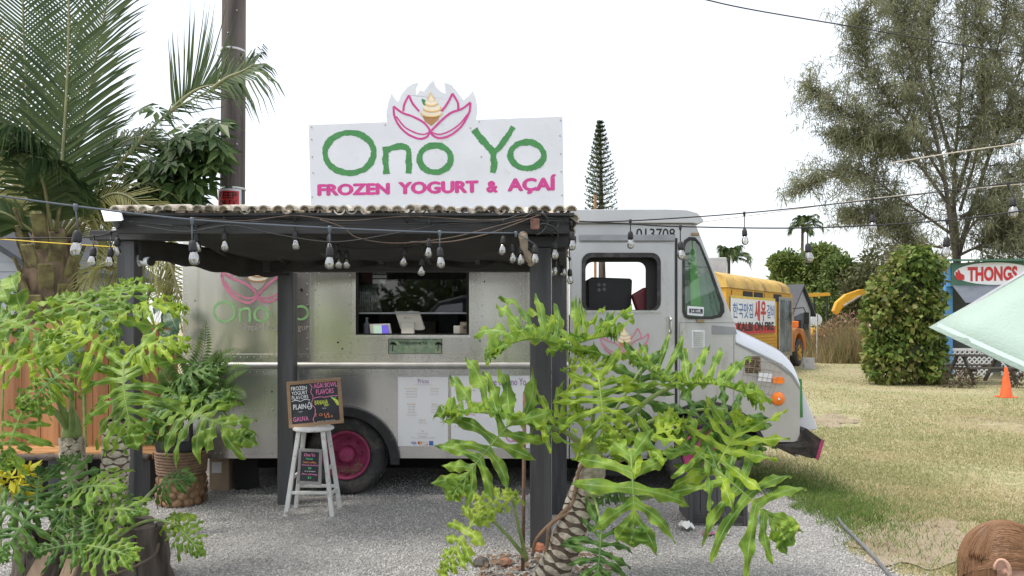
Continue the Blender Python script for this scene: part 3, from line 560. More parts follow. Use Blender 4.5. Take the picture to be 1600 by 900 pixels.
# green welcome plate under the hatch
M['mintplate'] = mat('verdigris_plate', (.20, .33, .22), .6, .2, .2, 25, (.36, .42, .28), bump=.3)
pl = MB().prism(PL([(607, 530), (690, 530), (690, 552), (607, 552)], TY-.008), (0, -.008, 0)).build('welcome_plate', M['mintplate'], truck, bevel=.002)
MB().prism(PL([(606.5, 529.5), (690.5, 529.5), (690.5, 552.5), (606.5, 552.5)], TY-.016), (0, -.004, 0), [PL([(609, 532), (688, 532), (688, 550), (609, 550)], TY)]).build('plate_border', M['black'], pl)
b_ = MB(); word(b_, 'Welcome to', 623, 532.5, 668, 538, TY-.019, .01); b_.build('lettering', M['black'], pl, fix=False)
for sx in (613, 684):
    b_ = MB(); b_.ribbon(PL([(sx, 549), (sx+.5, 543), (sx+1, 538)], TY-.019), .008)
    for a in (0, 40, 80, 120, 160, 200, -25): b_.ribbon(PL([(sx+1, 537), (sx+1+3.5*math.cos(R(a)), 537-3*math.sin(R(a))), (sx+1+6.5*math.cos(R(a)), 538.5-3*math.sin(R(a)))], TY-.0195), [.012, .010, .003])
    b_.build('palm_silhouette', M['black'], pl, fix=False)
# price posters
def poster(x0, y0, x1, y1): return MB().prism(PL([(x0, y0), (x1, y0), (x1, y1), (x0, y1)], TY-.0015), (0, -.004, 0)).build('menu_poster', M['poster'], truck)
p1 = poster(622, 589, 700, 697); p1['label'] = 'white price list poster'
p2 = poster(705, 587, 829, 700); p2['label'] = 'white welcome poster'
pk, gy, og = MB(), MB(), MB(); Z = TY-.008
word(pk, 'Prices', 653, 592, 670, 599, Z)
def lines(cx, y, items, wmax):
    for i, s in enumerate(items):
        tgt = og if i == 0 else gy; wd = min(wmax, len(s)*1.5); word(tgt, s, cx-wd/2, y+i*4.3, cx+wd/2, y+i*4.3+2.6, Z)
lines(643, 606, ['Frozen Yogurt', 'Small $4.50', 'Medium $5.50', 'Large $6.50'], 20); lines(679, 606, ['Acai Bowl', 'Small $8', 'Large $11'], 16)
lines(643, 630, ['Smoothies', '16oz $6', '20oz $7', '24oz $8', 'Toppings $1'], 18); lines(679, 630, ['Banana', 'Whip $5', '16oz $7', '20oz $8'], 16)
lines(660, 655, ['Drinks', 'Water $2'], 15); lines(660, 672, ['Tea', 'Iced Tea $3', 'Coffee $3'], 20)
word(gy, 'We proudly accept', 642, 683, 680, 685.5, Z); gy.prism(PL([(648, 601), (676, 601), (676, 601.4), (648, 601.4)], Z), (0, .001, 0))
pk.build('lettering', M['inkpurple'], p1, fix=False); gy.build('lettering', M['inkgrey'], p1, fix=False); og.build('lettering', M['inkorange'], p1, fix=False)
b_ = MB(); word(b_, 'VISA', 642, 690, 651, 694.5, Z, .03); b_.build('card_logo', M['blue'], p1, fix=False)
b_ = MB(); b_.flat(PL(ell(655, 692, 2.4, 2.4, 14), Z)); b_.build('card_logo', M['red'], p1, fix=False); b_ = MB(); b_.flat(PL(ell(657.6, 692, 2.4, 2.4, 14), Z-.001)); b_.build('card_logo', M['gold'], p1, fix=False)
b_ = MB(); word(b_, 'DISCOVER', 660, 690.5, 669, 692.5, Z); b_.flat(PL([(660, 696), (669, 693.5), (669, 696)], Z)); b_.build('card_logo', M['inkorange'], p1, fix=False)
b_ = MB(); b_.flat(PL([(670.5, 689), (677, 689), (677, 696), (670.5, 696)], Z)); b_.build('card_logo', M['blue'], p1, fix=False)
b_ = MB(); word(b_, 'Welcome to Ono Yo', 738, 591, 822, 602, Z); b_.build('lettering', M['inkpurple'], p2, fix=False)
b_ = MB()
for i, s in enumerate(['1. Choose a cup', '2. Pick your flavor', '3. Add toppings', '4. Enjoy your yogurt']): word(b_, s, 710, 608+i*19, 710+len(s)*2.2, 611.5+i*19, Z)
b_.build('lettering', M['fadepink'], p2, fix=False)
emblem(p2, lambda x, y: P(802+(x-673)*.2, 690+(y-214)*.2, Z), M['pink'], .005, False)

# ------------------------------------------------------------------ sign board on the truck roof
SY = 7.24
sgn = thing('roof_sign', P(681, 329, SY), 'large white painted board with lotus top reading Ono Yo, standing on the truck roof', 'sign')
oL = [(482, 195), (604, 190.5), (603.5, 175), (607, 158), (612, 145), (616, 152.5), (622, 159), (627, 147), (636, 136), (645, 131), (653, 129), (649.5, 138), (650, 149), (656, 141), (662, 142.5), (671, 131), (677, 125), (681, 135), (689, 143), (696, 146.5), (695, 134), (693, 128), (706, 133), (716, 145), (724, 156.5), (732, 150), (739, 141), (744, 155), (746, 172), (743.5, 187), (879, 182), (881.5, 329.5), (485.5, 329.5)]
bd = MB().prism(PL(oL, SY), (0, .02, 0)).build('board', M['white'], sgn, bevel=.002)
onoyo(bd, lambda x, y: P(x, y, SY-.0012), M['green'], .058)
emblem(bd, lambda x, y: P(x, y, SY-.0012), M['pink'], .021, gap=.0015)
for wd_, x0, x1, yb, yt in (('FROZEN', 496, 609, 306, 288), ('YOGURT', 622, 747.5, 303.5, 284.5), ('&', 760, 778, 301, 283), ('AÇAÍ', 793, 869, 303.5, 274)):
    b_ = MB()
    for q, (dx, dy) in enumerate(((-1.5, 0), (1.5, 0), (0, -.9), (0, .9), (-.8, .5), (.8, -.5))): word(b_, wd_, x0+dx+1.2, yt+dy+.5, x1+dx-1.2, yb+dy-.5, SY-.0012-.00015*q, .012, -.02)
    b_.build('lettering', M['pink'], bd, fix=False)
sc_ = MB()
for x, y in ((487, 199), (487, 218), (488, 245), (489, 270), (488, 308), (876, 188), (875, 212), (876, 240), (877, 268), (878, 305), (602, 195), (749, 190), (735, 200), (752, 245)): sc_.lathe([(.009, 0), (.006, .004)], P(x, y, SY), (0, -1, 0), 8)
sc_.build('screw_heads', M['fadegrey'], bd)['kind'] = 'stuff'
for x in (520, 840): MB().beam(P(x, 200, SY+.045), P(x, 329.5, SY+.045), .04, .04).build('batten', M['greywood'], sgn)
for x in (520, 840): MB().beam(P(x, 230, SY+.08), Vector((P(x, 0, SY).x, SY+.6, 2.765)), .04, .04).build('brace', M['greywood'], sgn)
# ------------------------------------------------------------------ pergola with tiled roof
perg = thing('pergola', (-1.2, 6.1, 0), 'black timber shelter with weathered clay tile roof and black shade cloth', 'pergola')
def post(px, py, wd, name='post', top=388, Y=None):
    Y = Y or H*F/(py-HOR); x = (px-800)/F*Y; zt = H+(HOR-top)/F*Y
    return MB().box((x-wd/2, Y, 0), (x+wd/2, Y+wd, zt)).build('post', M['blackwood'], perg, bevel=.006), (x, Y, zt)
_, FR = post(845, 858, .155, top=386)
_, BR = post(874, 806, .13, top=400)
_, FL = post(196, 0, .135, top=376, Y=5.75)
_, BL = post(445.5, 790, .145, top=425)
# galvanised edge on the post
MB().box((FR[0]+.0785, FR[1]+.02, .02), (FR[0]+.083, FR[1]+.06, FR[2]-.05)).build('post_conduit', M['trim'], perg)
RX0, RX1, RYF, RYB = -2.90, .475, 5.35, 6.72
zf, zb = 2.475, 2.27
def rz(y): return zf+(zb-zf)*(y-RYF)/(RYB-RYF)
MB().prism([(RX0+.02, RYF+.02, rz(RYF)-.005), (RX1-.03, RYF+.02, rz(RYF)-.005), (RX1-.03, RYB, rz(RYB)-.005), (RX0+.62, RYB, rz(RYB)-.005)], (0, 0, -.02)).build('roof_deck', M['blackwood_x'], perg)
MB().box((RX0+.04, RYF+.06, 2.325), (RX1-.06, RYF+.10, 2.462)).build('fascia_board', M['blackwood_x'], perg, bevel=.004)
MB().box((FL[0]-.25, 5.70, FL[2]+.001), (RX1-.10, 5.82, FL[2]+.075)).build('front_beam', M['blackwood_x'], perg, bevel=.005)
MB().box((FR[0]-.12, FR[1]-.02, FR[2]-.001+.002), (RX1+.0, FR[1]+.13, FR[2]+.08)).build('post_cap_beam', M['blackwood_x'], perg, bevel=.005)
MB().box((-2.25, 6.60, 2.125), (RX1-.05, 6.70, 2.225)).build('rear_beam', M['blackwood_x'], perg, bevel=.005)
MB().beam((FL[0]+.02, FL[1]+.06, 2.255), (BL[0], BL[1]-.0, 2.17), .07, .10).build('side_beam', M['blackwood_x'], perg, bevel=.004)
MB().beam((RX1-.10, 5.62, 2.27), (RX1-.02, 6.62, 2.22), .06, .12).build('side_beam', M['blackwood_x'], perg, bevel=.004)
for i in range(7):
    x = -2.4+i*.42; MB().beam((x, RYF+.12, rz(RYF+.12)-.065), (x, RYB-.1, rz(RYB-.1)-.065), .04, .08).build('rafter', M['blackwood_x'], perg)
for i, (dx, zz) in enumerate(((.015, 0), (.03, -.05), (.045, -.10))):   # stepped fascia ends at the verge
    y = RYF+.32+i*.36; MB().box((RX1-.12, y, rz(y)-.10), (RX1-.02, y+.22, rz(y)-.03)).build('verge_block', M['blackwood_x'], perg, bevel=.004)
# barrel tiles, one object each
tl = MB(); n = 7; L0 = .40; V = []
for (yy, r, zz) in ((0, .0425, 0), (L0, .037, 0)):
    for rr in (r, r-.010):
        for k in range(n): a = math.pi*k/(n-1); V.append((rr*math.cos(a), yy, rr*math.sin(a)*.95+zz))
q = 2*n
Fc = [(k, k+1, q+k+1, q+k) for k in range(n-1)]+[(n+k+1, n+k, q+n+k, q+n+k+1) for k in range(n-1)]+[(k+1, k, n+k, n+k+1) for k in range(n-1)]+[(q+k, q+k+1, q+n+k+1, q+n+k) for k in range(n-1)]+[(0, q, q+n, n), (n-1, 2*n-1, q+2*n-1, q+n-1)]
plug = len(V); V += [(.034*math.cos(math.pi*k/6), .045, .036*math.sin(math.pi*k/6)*.95) for k in range(7)]; Ft = Fc+[tuple(plug+k for k in range(7))]
tme = tomesh('roof_tile', V, Ft, M['tile']); V = V[:plug]
pv = [(x, y, .044*.95-z-.018) for x, y, z in V]; pme = tomesh('pan_tile', pv, Fc, M['tile'])
pitch = .0955; cols_ = int((RX1-RX0)/pitch)+1; sl = math.atan2(zb-zf, RYB-RYF)
for c_ in range(cols_):
    x = RX1-.044-c_*pitch
    for r_ in range(4):
        y = RYF+r_*.345; 
        if x < RX0+.45*r_*.345/1.37*1.3: continue
        for me, dx, dz in ((tme, 0, .004), (pme, -pitch/2, -.002)):
            if me is pme and (c_ == cols_-1): continue
            o = link(me.name, me, perg, (x+dx+random.uniform(-.008, .008), y+random.uniform(-.05, .012)-(.0 if me is tme else -.06), rz(y)+dz+.016*r_*0+random.uniform(-.004, .004)))
            o.rotation_euler = (sl+R(16 if r_ == 0 else 2)+R(random.uniform(-3, 3)), R(random.uniform(-9, 9)), R(random.uniform(-6, 6)))
for r_ in range(4):      # verge tiles lapping over the right edge
    y = RYF+.02+r_*.34; o = link('verge_tile', tme, perg, (RX1-.03, y, rz(y)-.045)); o.rotation_euler = (sl+R(3), R(40), 0)
# shade cloth: sagging ceiling sheet and side valance
def sheet(name, fn, nu, nv, m_, parent):
    V = [fn(u/nu, v/nv) for v in range(nv+1) for u in range(nu+1)]
    me = tomesh(name, V, [(v*(nu+1)+u, v*(nu+1)+u+1, (v+1)*(nu+1)+u+1, (v+1)*(nu+1)+u) for v in range(nv) for u in range(nu)], m_, smooth=True)
    o = link(name, me, parent); s_ = o.modifiers.new('thick', 'SOLIDIFY'); s_.thickness = .003; return o
def ceil_(u, v):
    y = RYF+.13+v*1.15; xl = -2.55+.45*v; x = xl+(RX1-.22-xl)*u
    z = 2.345+(2.215-2.345)*v-.03*math.sin(math.pi*v)-.012*math.sin(u*19)*math.sin(math.pi*v)-.008*math.sin(u*43+v*9)*v
    return Vector((x, y, z))
sheet('shade_cloth', ceil_, 60, 14, M['cloth'], perg)
def hang(u, v):
    x = -2.12+(.30+2.12)*u; drop = .045+.03*abs(math.sin(u*math.pi*4.6+.5))+.05*math.exp(-((u-.02)/.05)**2)-.035*math.exp(-((u-.82)/.035)**2)
    return Vector((x, 6.56-.03*math.sin(u*40)*v, 2.225-drop*v*1.0))
sheet('cloth_valance', hang, 90, 5, M['cloth'], perg)
A_, B_ = Vector((FL[0]+.10, FL[1]-.02, 2.33)), Vector((BL[0]+.03, BL[1]-.03, 2.26))
def side(u, v):
    p = A_.lerp(B_, u); return p+Vector((.012*math.sin(u*25+v*2), -.02*math.sin(u*17)*v, -(.17-.015*math.sin(u*7)+.01*math.sin(u*31))*v-.02*math.sin(math.pi*u)*v))
sheet('cloth_valance', side, 50, 8, M['cloth'], perg)

# flood light, bare lamp and junction on the left corner
fl = thing('flood_light', P(172, 345, 5.35), 'white flat flood light on the pergola corner', 'lamp')
M['pale'] = mat('pale_lens', (.80, .84, .88), .25, 0, .03)
MB().prism([P(157, 327, 5.34), P(186, 330, 5.30), P(190, 345, 5.24), P(163, 346, 5.26)], (0, .03, .01)).build('lens_panel', M['pale'], fl, bevel=.003)
MB().tube([P(176, 342, 5.30), P(182, 352, 5.4), P(190, 352, 5.6)], .022, 8).build('bracket', M['rail'], fl)
lp = thing('bulkhead_lamp', P(222, 408, 5.80), 'white porcelain lampholder with clear lamp on the post beside the valance', 'lamp')
c0 = P(216, 407, 5.82); ax = (P(250, 410, 5.72)-c0).normalized()
MB().lathe([(.045, 0), (.045, .012), (.02, .02), (.016, .05), (.022, .055)], c0, ax, 16).build('lampholder', M['white'], lp, smooth='auto')
MB().lathe([(.022, .055), (.034, .065), (.034, .13), (.03, .135)], c0, ax, 16).build('lamp_glass', M['pale'], lp, smooth='auto')
MB().lathe([(.033, .135), (.033, .15), (.02, .152)], c0, ax, 16).build('end_cap', M['black'], lp)

# ------------------------------------------------------------------ festoon strings
def bulb_meshes():
    K_ = 1.12; s = MB().lathe([(.004, .0), (.012, -.004), (.016, -.012), (.019, -.02), (.0205, -.05), (.019, -.056)], (0, 0, 0), seg=12); 
    g = MB().lathe([(.013, -.055), (.017, -.064), (.0235, -.080), (.026, -.095), (.0235, -.112), (.014, -.122), (.003, -.125)], (0, 0, 0), seg=14)
    f = MB().lathe([(.005, -.055), (.005, -.08), (.002, -.083)], (0, 0, 0), seg=6)
    for k in range(4): a = k*math.pi/2; f.tube([(.004*math.cos(a), .004*math.sin(a), -.08), (.010*math.cos(a), .010*math.sin(a), -.105)], .0013, 4)
    s.v, g.v, f.v = [v*K_ for v in s.v], [v*K_ for v in g.v], [v*K_ for v in f.v]
    return tomesh('socket', s.v, s.f, M['wire'], smooth=True), tomesh('bulb', g.v, g.f, M['bulb'], smooth=True), tomesh('filament', f.v, f.f, M['filament'])
SK, BU, FI = bulb_meshes()
def festoon(label, path, bulbs, r=.0055, m_='wire', n=60):
    """path: control points (px, py, Y); bulbs: (px, py of the socket top, Y)"""
    pts = curve_pts([P(*p) for p in path], n); e = thing('string_light', pts[0], label, 'string light', 'festoon string lights')
    MB().tube(pts, r, 6).build('cable', M[m_], e, smooth=True)
    for bx, by, bY in bulbs:
        t = P(bx, by, bY); near = min(pts, key=lambda q: (q.x/q.y-t.x/t.y)**2+((q.y-t.y)*.02)**2)
        s = 1.0; o = link('socket', SK, e, t); 
        o.rotation_euler = (R(random.uniform(-6, 6)), R(random.uniform(-6, 6)), random.uniform(0, 6))
        b = bpy.data.objects.new('bulb', BU); col.objects.link(b); b.parent = o
        f = bpy.data.objects.new('filament', FI); col.objects.link(f); f.parent = o
        st = MB(); st.tube([near, near.lerp(t, .6)+Vector((0, 0, .004)), t], .0042, 6); st.lathe([(.010, .012), (.012, 0), (.009, -.02), (.005, -.03)], near, seg=8); st.build('pigtail', M[m_], e, smooth=True)
    return e
festoon('nearest string light crossing in front of the tile roof', [(-60, 298, 3.7), (118, 322, 3.9), (300, 343, 4.1), (515, 356, 4.45), (687, 363, 4.9), (806, 364, 5.3)], [(121, 359, 3.9), (300, 375, 4.1), (515, 384, 4.45), (687, 386, 4.9), (836, 382, 5.32)], .0052, 'greywire')
festoon('string light running from the pergola up to the top right', [(830, 343, 5.3), (890, 346, 5.4), (985, 345, 5.9), (1163, 333, 6.3), (1363, 312, 5.8), (1660, 276, 5)], [(985, 361, 5.9), (1163, 357, 6.3), (1363, 335, 5.8), (1583, 308, 5.1)])
festoon('lower string light between the cab window and the umbrella', [(890, 345, 5.42), (985, 350, 5.6), (1063, 354, 5.6), (1262, 356, 5.3), (1480, 344, 4.95), (1660, 320, 4.6)], [(1063, 377, 5.6), (1262, 380, 5.35), (1480, 370, 4.95)])
festoon('string light clipped along the dark fascia under the tiles', [(185, 352, 5.5), (240, 352, 5.42), (307, 352, 5.4), (351, 341, 5.38), (461, 340, 5.38), (528, 346, 5.36), (626, 340, 5.36), (671, 346, 5.34), (787, 345, 5.34), (850, 340, 5.34), (893, 348, 5.38)],
        [(307, 364, 5.42), (351, 362, 5.38), (461, 360, 5.38), (515, 366, 5.36), (633, 387, 5.6), (671, 372, 5.34), (787, 368, 5.34), (893, 361, 5.38)])
festoon('looping string light slung low under the shade cloth', [(440, 345, 5.5), (500, 372, 5.6), (541, 387, 5.7), (600, 388, 5.7), (660, 385, 5.6), (740, 374, 5.5), (830, 350, 5.45)], [(529, 391, 5.7), (541, 391, 5.72), (660, 402, 5.62), (801, 381, 5.4), (814, 384, 5.4)])
festoon('bunch of bulbs hanging at the pergola post head', [(850, 352, 5.42), (862, 368, 5.5), (868, 380, 6.0), (876, 392, 6.5), (892, 405, 6.7)], [(866, 376, 5.45), (867, 404, 6.0), (880, 408, 6.5), (890, 420, 6.7)])
festoon('string light coming in from the upper left garden', [(-60, 372, 5.2), (60, 372, 5.3), (146, 370, 5.4), (190, 358, 5.5)], [(146, 386, 5.3), (173, 387, 5.4), (184, 371, 5.45)])
def cable(name, label, path, r, m_, cat='cable', n=40): return tag(MB().tube(curve_pts([P(*p) for p in path], n), r, 6).build(name, M[m_], smooth=True), label, cat)
cable('cable', 'brown loose wire sagging in a loop under the fascia', [(500, 343, 5.33), (535, 355, 5.33), (560, 372, 5.33), (620, 380, 5.33), (700, 372, 5.33), (770, 355, 5.33), (820, 342, 5.33)], .0045, 'brownwire')
cable('cable', 'thin pale wire along the top of the fascia', [(300, 340, 5.34), (380, 345, 5.34), (460, 337, 5.34), (540, 345, 5.34), (640, 338, 5.34), (760, 344, 5.34), (850, 334, 5.34)], .004, 'brownwire')
cable('cable', 'dark wire coiled round the right end of the fascia', [(700, 350, 5.34), (780, 345, 5.34), (815, 335, 5.34), (842, 338, 5.34), (850, 355, 5.34), (862, 362, 5.34), (872, 354, 5.34), (868, 345, 5.36), (858, 350, 5.38)], .006, 'wire')
cable('cable', 'black wire drooping from the left corner to the middle bulbs', [(215, 352, 5.32), (290, 362, 5.32), (360, 352, 5.32), (430, 366, 5.32), (520, 378, 5.32), (610, 366, 5.32), (680, 352, 5.32)], .0045, 'wire')
cable('cable', 'twisted brown wire rising to the junction box', [(640, 378, 5.33), (700, 378, 5.33), (760, 366, 5.33), (800, 352, 5.33), (832, 340, 5.33), (852, 334, 5.33)], .0055, 'brownwire')
cable('cable', 'thick black wire bundle tied at the post head', [(818, 340, 5.31), (838, 332, 5.31), (856, 342, 5.31), (850, 360, 5.31), (838, 366, 5.31), (846, 350, 5.31), (866, 356, 5.31), (872, 372, 5.34), (860, 384, 5.36)], .007, 'wire')
cable('cable', 'dark wire stapled along the middle of the fascia', [(190, 345, 5.36), (260, 352, 5.35), (330, 358, 5.35), (380, 347, 5.35), (480, 349, 5.35), (600, 351, 5.35), (720, 348, 5.35), (830, 350, 5.35)], .005, 'wire')
M['yellow'] = mat('yellow_cord', (.70, .50, .04), .6, 0, .1)
cable('cord', 'thin yellow cord stretched past the left post', [(-30, 371, 6.6), (60, 378, 6.4), (240, 390, 6.2)], .005, 'yellow', 'cord')
cable('power_line', 'thin black overhead line in the upper right sky', [(1060, -12, 14), (1105, 0, 14), (1180, 16, 14.3), (1340, 43, 15), (1480, 67, 16), (1680, 96, 17)], .012, 'wire', 'power line')
M['palewire'] = mat('pale_wire', (.55, .5, .42), .6, 0, .1)
cable('power_line', 'pale overhead wire crossing before the big tree', [(1390, 255, 12), (1500, 237, 12), (1680, 212, 12)], .010, 'palewire', 'power line')
cable('power_line', 'faint pale wire between the two right strings', [(1090, 348, 13), (1250, 326, 13), (1400, 306, 13), (1680, 280, 13)], .007, 'palewire', 'power line')
tag(MB().prism(PL(rrect(829, 341, 843, 358, 2), 5.30), (0, .04, 0)).build('junction_box', mat('brown_box', (.16, .075, .055), .7, 0, .3, 20), bevel=.003), 'small brown junction box in the tangle of wires', 'junction box')
tag(MB().tube(curve_pts([P(815, 362, 5.36), P(818, 372, 5.36), P(820, 392, 5.4), P(830, 408, 5.45), P(826, 415, 5.45)], 12), [.012, .03, .035, .035, .03, .03, .025, .03, .035, .03, .03, .02, .01], 8).build('paper_wrap', mat('tan_paper', (.36, .29, .22), .8, 0, .2, 20, bump=.5)), 'crumpled tan bag hanging beside the post head', 'bag')

# ------------------------------------------------------------------ things on the serving counter
def pos(): 
    t = thing('point_of_sale_terminal', P(640, 523, TY+.14), 'cream tablet register on a stand in the serving window', 'register')
    MB().prism([P(617, 487, TY+.14), P(655, 487, TY+.14), P(664, 514, TY+.11), P(660, 516, TY+.11), P(626, 515, TY+.11)], (0, .025, .006)).build('tablet_back', M['plastic'], t, bevel=.005)
    MB().prism([P(627, 504, TY+.10), P(647, 504, TY+.10), P(647, 523, TY+.06), P(627, 523, TY+.06)], (0, .05, 0)).build('stand', M['plastic'], t, bevel=.004)
    MB().box((P(625, 0, TY).x, TY+.05, P(0, 523.4, TY).z), (P(658, 0, TY).x, TY+.28, P(0, 521.5, TY).z)).build('foot', M['plastic'], t, bevel=.003)
    b = MB(); b.flat(PL(ell(633, 496.5, 1.6, 1.6, 10), TY+.122)); word(b, 'register', 636, 495.5, 644, 498, TY+.122); b.build('logo', M['inkgrey'], t, fix=False)
pos()
t = thing('customer_tablet', P(594, 523, TY+.06), 'small white tablet with lit green and purple screen on the counter', 'tablet')
MB().prism(PL([(577, 506.5), (609, 505.5), (612, 523), (579, 523)], TY+.04), (0, .03, 0)).build('tablet_frame', M['plastic'], t, bevel=.004)
def emit(name, c, s):
    m, nt, N, L, p = nodes(name); p.inputs['Base Color'].default_value = rgba(c); p.inputs['Emission Color'].default_value = rgba(c); p.inputs['Emission Strength'].default_value = s; p.inputs['Roughness'].default_value = .3; return m
MB().flat(PL([(583, 508.5), (596, 508), (597, 522), (584, 522)], TY+.036)).build('screen_half', emit('screen_green', (.45, .62, .50), .35), t, fix=False)
MB().flat(PL([(596, 508), (606, 507.7), (608, 522), (597, 522)], TY+.036)).build('screen_half', emit('screen_purple', (.14, .10, .55), .5), t, fix=False)
t = thing('napkin_box', P(720, 523, TY+.1), 'small clear box of napkins at the right end of the hatch', 'napkin box')
MB().box((P(708, 0, TY).x, TY+.06, P(0, 523, TY).z), (P(718, 0, TY).x, TY+.15, P(0, 509, TY).z)).build('napkins', M['plastic'], t, bevel=.003)
MB().box((P(718.4, 0, TY).x, TY+.05, P(0, 523, TY).z), (P(731, 0, TY).x, TY+.15, P(0, 503, TY).z)).build('holder', mat('smoky_plastic', (.16, .13, .10), .3, 0, .5, 30, (.4, .33, .26)), t, bevel=.003)
t = thing('inspection_placard', P(593, 451, TY+.12), 'PASS inspection placard hung inside the serving window', 'placard')
MB().prism(PL([(581, 421), (606, 421), (605, 451), (581, 450)], TY+.09), (0, .004, 0)).build('card', mat('dark_card', (.05, .05, .055), .6, 0, .1), t)
b = MB(); word(b, 'PASS', 584, 423, 603, 428, TY+.086, .02); b.build('lettering', M['inkgrey'], t, fix=False)
for y0, y1 in ((430, 434.5), (436.5, 443)): MB().flat(PL([(582.5, y0), (604, y0), (603.5, y1), (582.5, y1)], TY+.086)).build('printed_panel', M['inkgrey'], t, fix=False)
tag(MB().lathe([(.03, 0), (.034, .01), (.034, .10), (.014, .125), (.012, .15), (.016, .155), (.016, .17)], P(573, 523, TY+.16), seg=14).build('spray_bottle', mat('grey_bottle', (.22, .24, .27), .35, 0, .1), smooth='auto'), 'grey squeeze bottle in the left corner of the hatch', 'bottle')
sh = MB(); 
for k in range(9): 
    x = 562+k*2.6; sh.tube([P(x, 445, TY+.2), P(x+1+k*.6, 460, TY+.17), P(x+k*1.4, 487, TY+.19)], [.008, .018, .024], 6)
tag(sh.build('hanging_apron', mat('silver_foil', (.30, .30, .31), .3, .5, .4, 30), smooth=True), 'shiny grey apron hanging at the left of the hatch', 'apron')
tag(MB().prism(PL([(562, 418), (580, 418), (583, 446), (574, 452), (565, 440)], TY+.3), (0, .03, 0)).build('hanging_towel', mat('plum_cloth', (.13, .03, .06), .9, 0, .3, 15, bump=.5), bevel=.01), 'plum towel hanging behind the PASS placard', 'towel')
for i, (x, w_, h_, c, lab) in enumerate(((600, 34, 42, (.13, .13, .11), 'tall olive box'), (640, 46, 30, (.20, .18, .14), 'wide tan box'), (690, 30, 46, (.08, .09, .10), 'tall slate box'))):
    o = MB().box((P(x, 0, TB).x, TB-.4, 1.451), (P(x+w_, 0, TB).x, TB-.1, 1.45+h_/125)).build('storage_box', mat('box_%d' % i, c, .6, 0, .3, 5), bevel=.01); tag(o, lab+' on the back counter inside the truck', 'box')
# things in the cab
sp = thing('black_speaker', P(952, 486, TY+.35), 'black slatted equipment case behind the cab door window', 'case')
MB().prism(PL([(918, 437), (925, 433), (985, 435), (988, 438), (986, 486), (919, 486)], TY+.30), (0, .3, 0)).build('case', M['black'], sp, bevel=.01)
for x, y in ((936, 445), (944, 445), (936, 453), (944, 452)): MB().lathe([(.018, 0), (.018, .006)], P(x, y, TY+.298), (0, -1, 0), 10).build('vent_hole', M['fadegrey'] if False else mat('vent_grey', (.16, .16, .17), .6), sp)
MB().box((P(905, 0, TY).x, TY+.2, P(0, 520, TY).z), (P(1040, 0, TY).x, TY+.7, P(0, 488, TY).z)).build('cab_shelf', M['dark'], truck)
tag(MB().prism(PL([(987, 461), (1009, 448), (1028, 480), (1018, 487), (996, 487)], TY+.17), (0, .10, 0)).build('red_cushion', mat('maroon_vinyl', (.13, .012, .02), .45, 0, .2, 9), bevel=.02, seg=3), 'maroon cushion propped in the cab door window', 'cushion')

# ------------------------------------------------------------------ stool and chalkboards
SYs = 6.62
st = thing('stool', (P(490, 0, SYs).x, SYs, 0), 'white chipped wooden stool carrying the chalkboard', 'stool')
zs = H-(669-HOR)/F*SYs; cx = P(490, 0, SYs).x
MB().lathe([(.165, 0), (.178, .008), (.178, .022), (.165, .03)], (cx, SYs, zs-.015), seg=24).build('seat', M['oldwhite'], st, smooth='auto')
legs = []
for (sx, sy) in ((-1, -1), (1, -1), (1, 1), (-1, 1)):
    a = Vector((cx+sx*.105, SYs+sy*.09, zs-.015)); b = Vector((cx+sx*.20+(.03 if sx > 0 and sy < 0 else 0)*0, SYs+sy*.15, 0)); legs.append((a, b)); MB().beam(a, b, .036, .036).build('leg', M['oldwhite'], st, bevel=.004)
for i, j, f_ in ((0, 1, .72), (1, 2, .45), (2, 3, .72), (3, 0, .55), (1, 2, .75)): MB().beam(legs[i][0].lerp(legs[i][1], f_), legs[j][0].lerp(legs[j][1], f_), .022, .028).build('stretcher', M['oldwhite'], st, bevel=.003)
def chalkboard(c4, Y, fw, label, fm, tilt):
    (x0, y0), (x1, y1), (x2, y2), (x3, y3) = c4; Yb = Y
    def fn(u, v, d=0):     # u, v in the board's own square, tilted back
        x = (x0*(1-u)+x1*u)*(1-v)+(x3*(1-u)+x2*u)*v; y = (y0*(1-u)+y1*u)*(1-v)+(y3*(1-u)+y2*u)*v; return P(x, y, Yb-tilt*v+tilt-d)
    t = thing('chalkboard', fn(.5, 1), label, 'chalkboard'); hx, hy = fw/(x1-x0), fw/(y3-y0)
    MB().prism([fn(0, 0), fn(1, 0), fn(1, 1), fn(0, 1)], (0, .022, 0), [[fn(hx, hy), fn(1-hx, hy), fn(1-hx, 1-hy), fn(hx, 1-hy)]]).build('board_frame', fm, t, bevel=.003)
    sl_ = MB().prism([fn(hx, hy, -.008), fn(1-hx, hy, -.008), fn(1-hx, 1-hy, -.008), fn(hx, 1-hy, -.008)], (0, .008, 0)).build('slate', M['slate'], t)
    return t, sl_, (lambda u, v: fn(u, v, -.004))
cb, sl_, fn = chalkboard([(447, 597), (531.5, 589.5), (537, 661), (451.5, 669.5)], SYs-.04, 5.5, 'oak framed chalkboard with flavor list on the white stool', M['oak'], .05)
def cw(s, u0, v0, u1, v1, m_, off=.0, sl_p=None): b = MB(); word(b, s, u0, v0, u1, v1, 0, off, 0, .0025, lambda u, v: fn(u, v)); b.build('chalk_writing', M[m_], sl_p or sl_, fix=False)
cw('FROZEN', .085, .115, .375, .20, 'chalkw', .015); cw('YOGURT', .085, .22, .38, .30, 'chalkw', .015); cw('FLAVORS', .085, .315, .39, .395, 'chalkw', .015)
cw('PLAIN', .10, .50, .34, .61, 'chalkw', .015); cw('1209', .19, .655, .27, .68, 'chalkw'); cw('GAUVA', .09, .77, .37, .87, 'chalkp', .01)
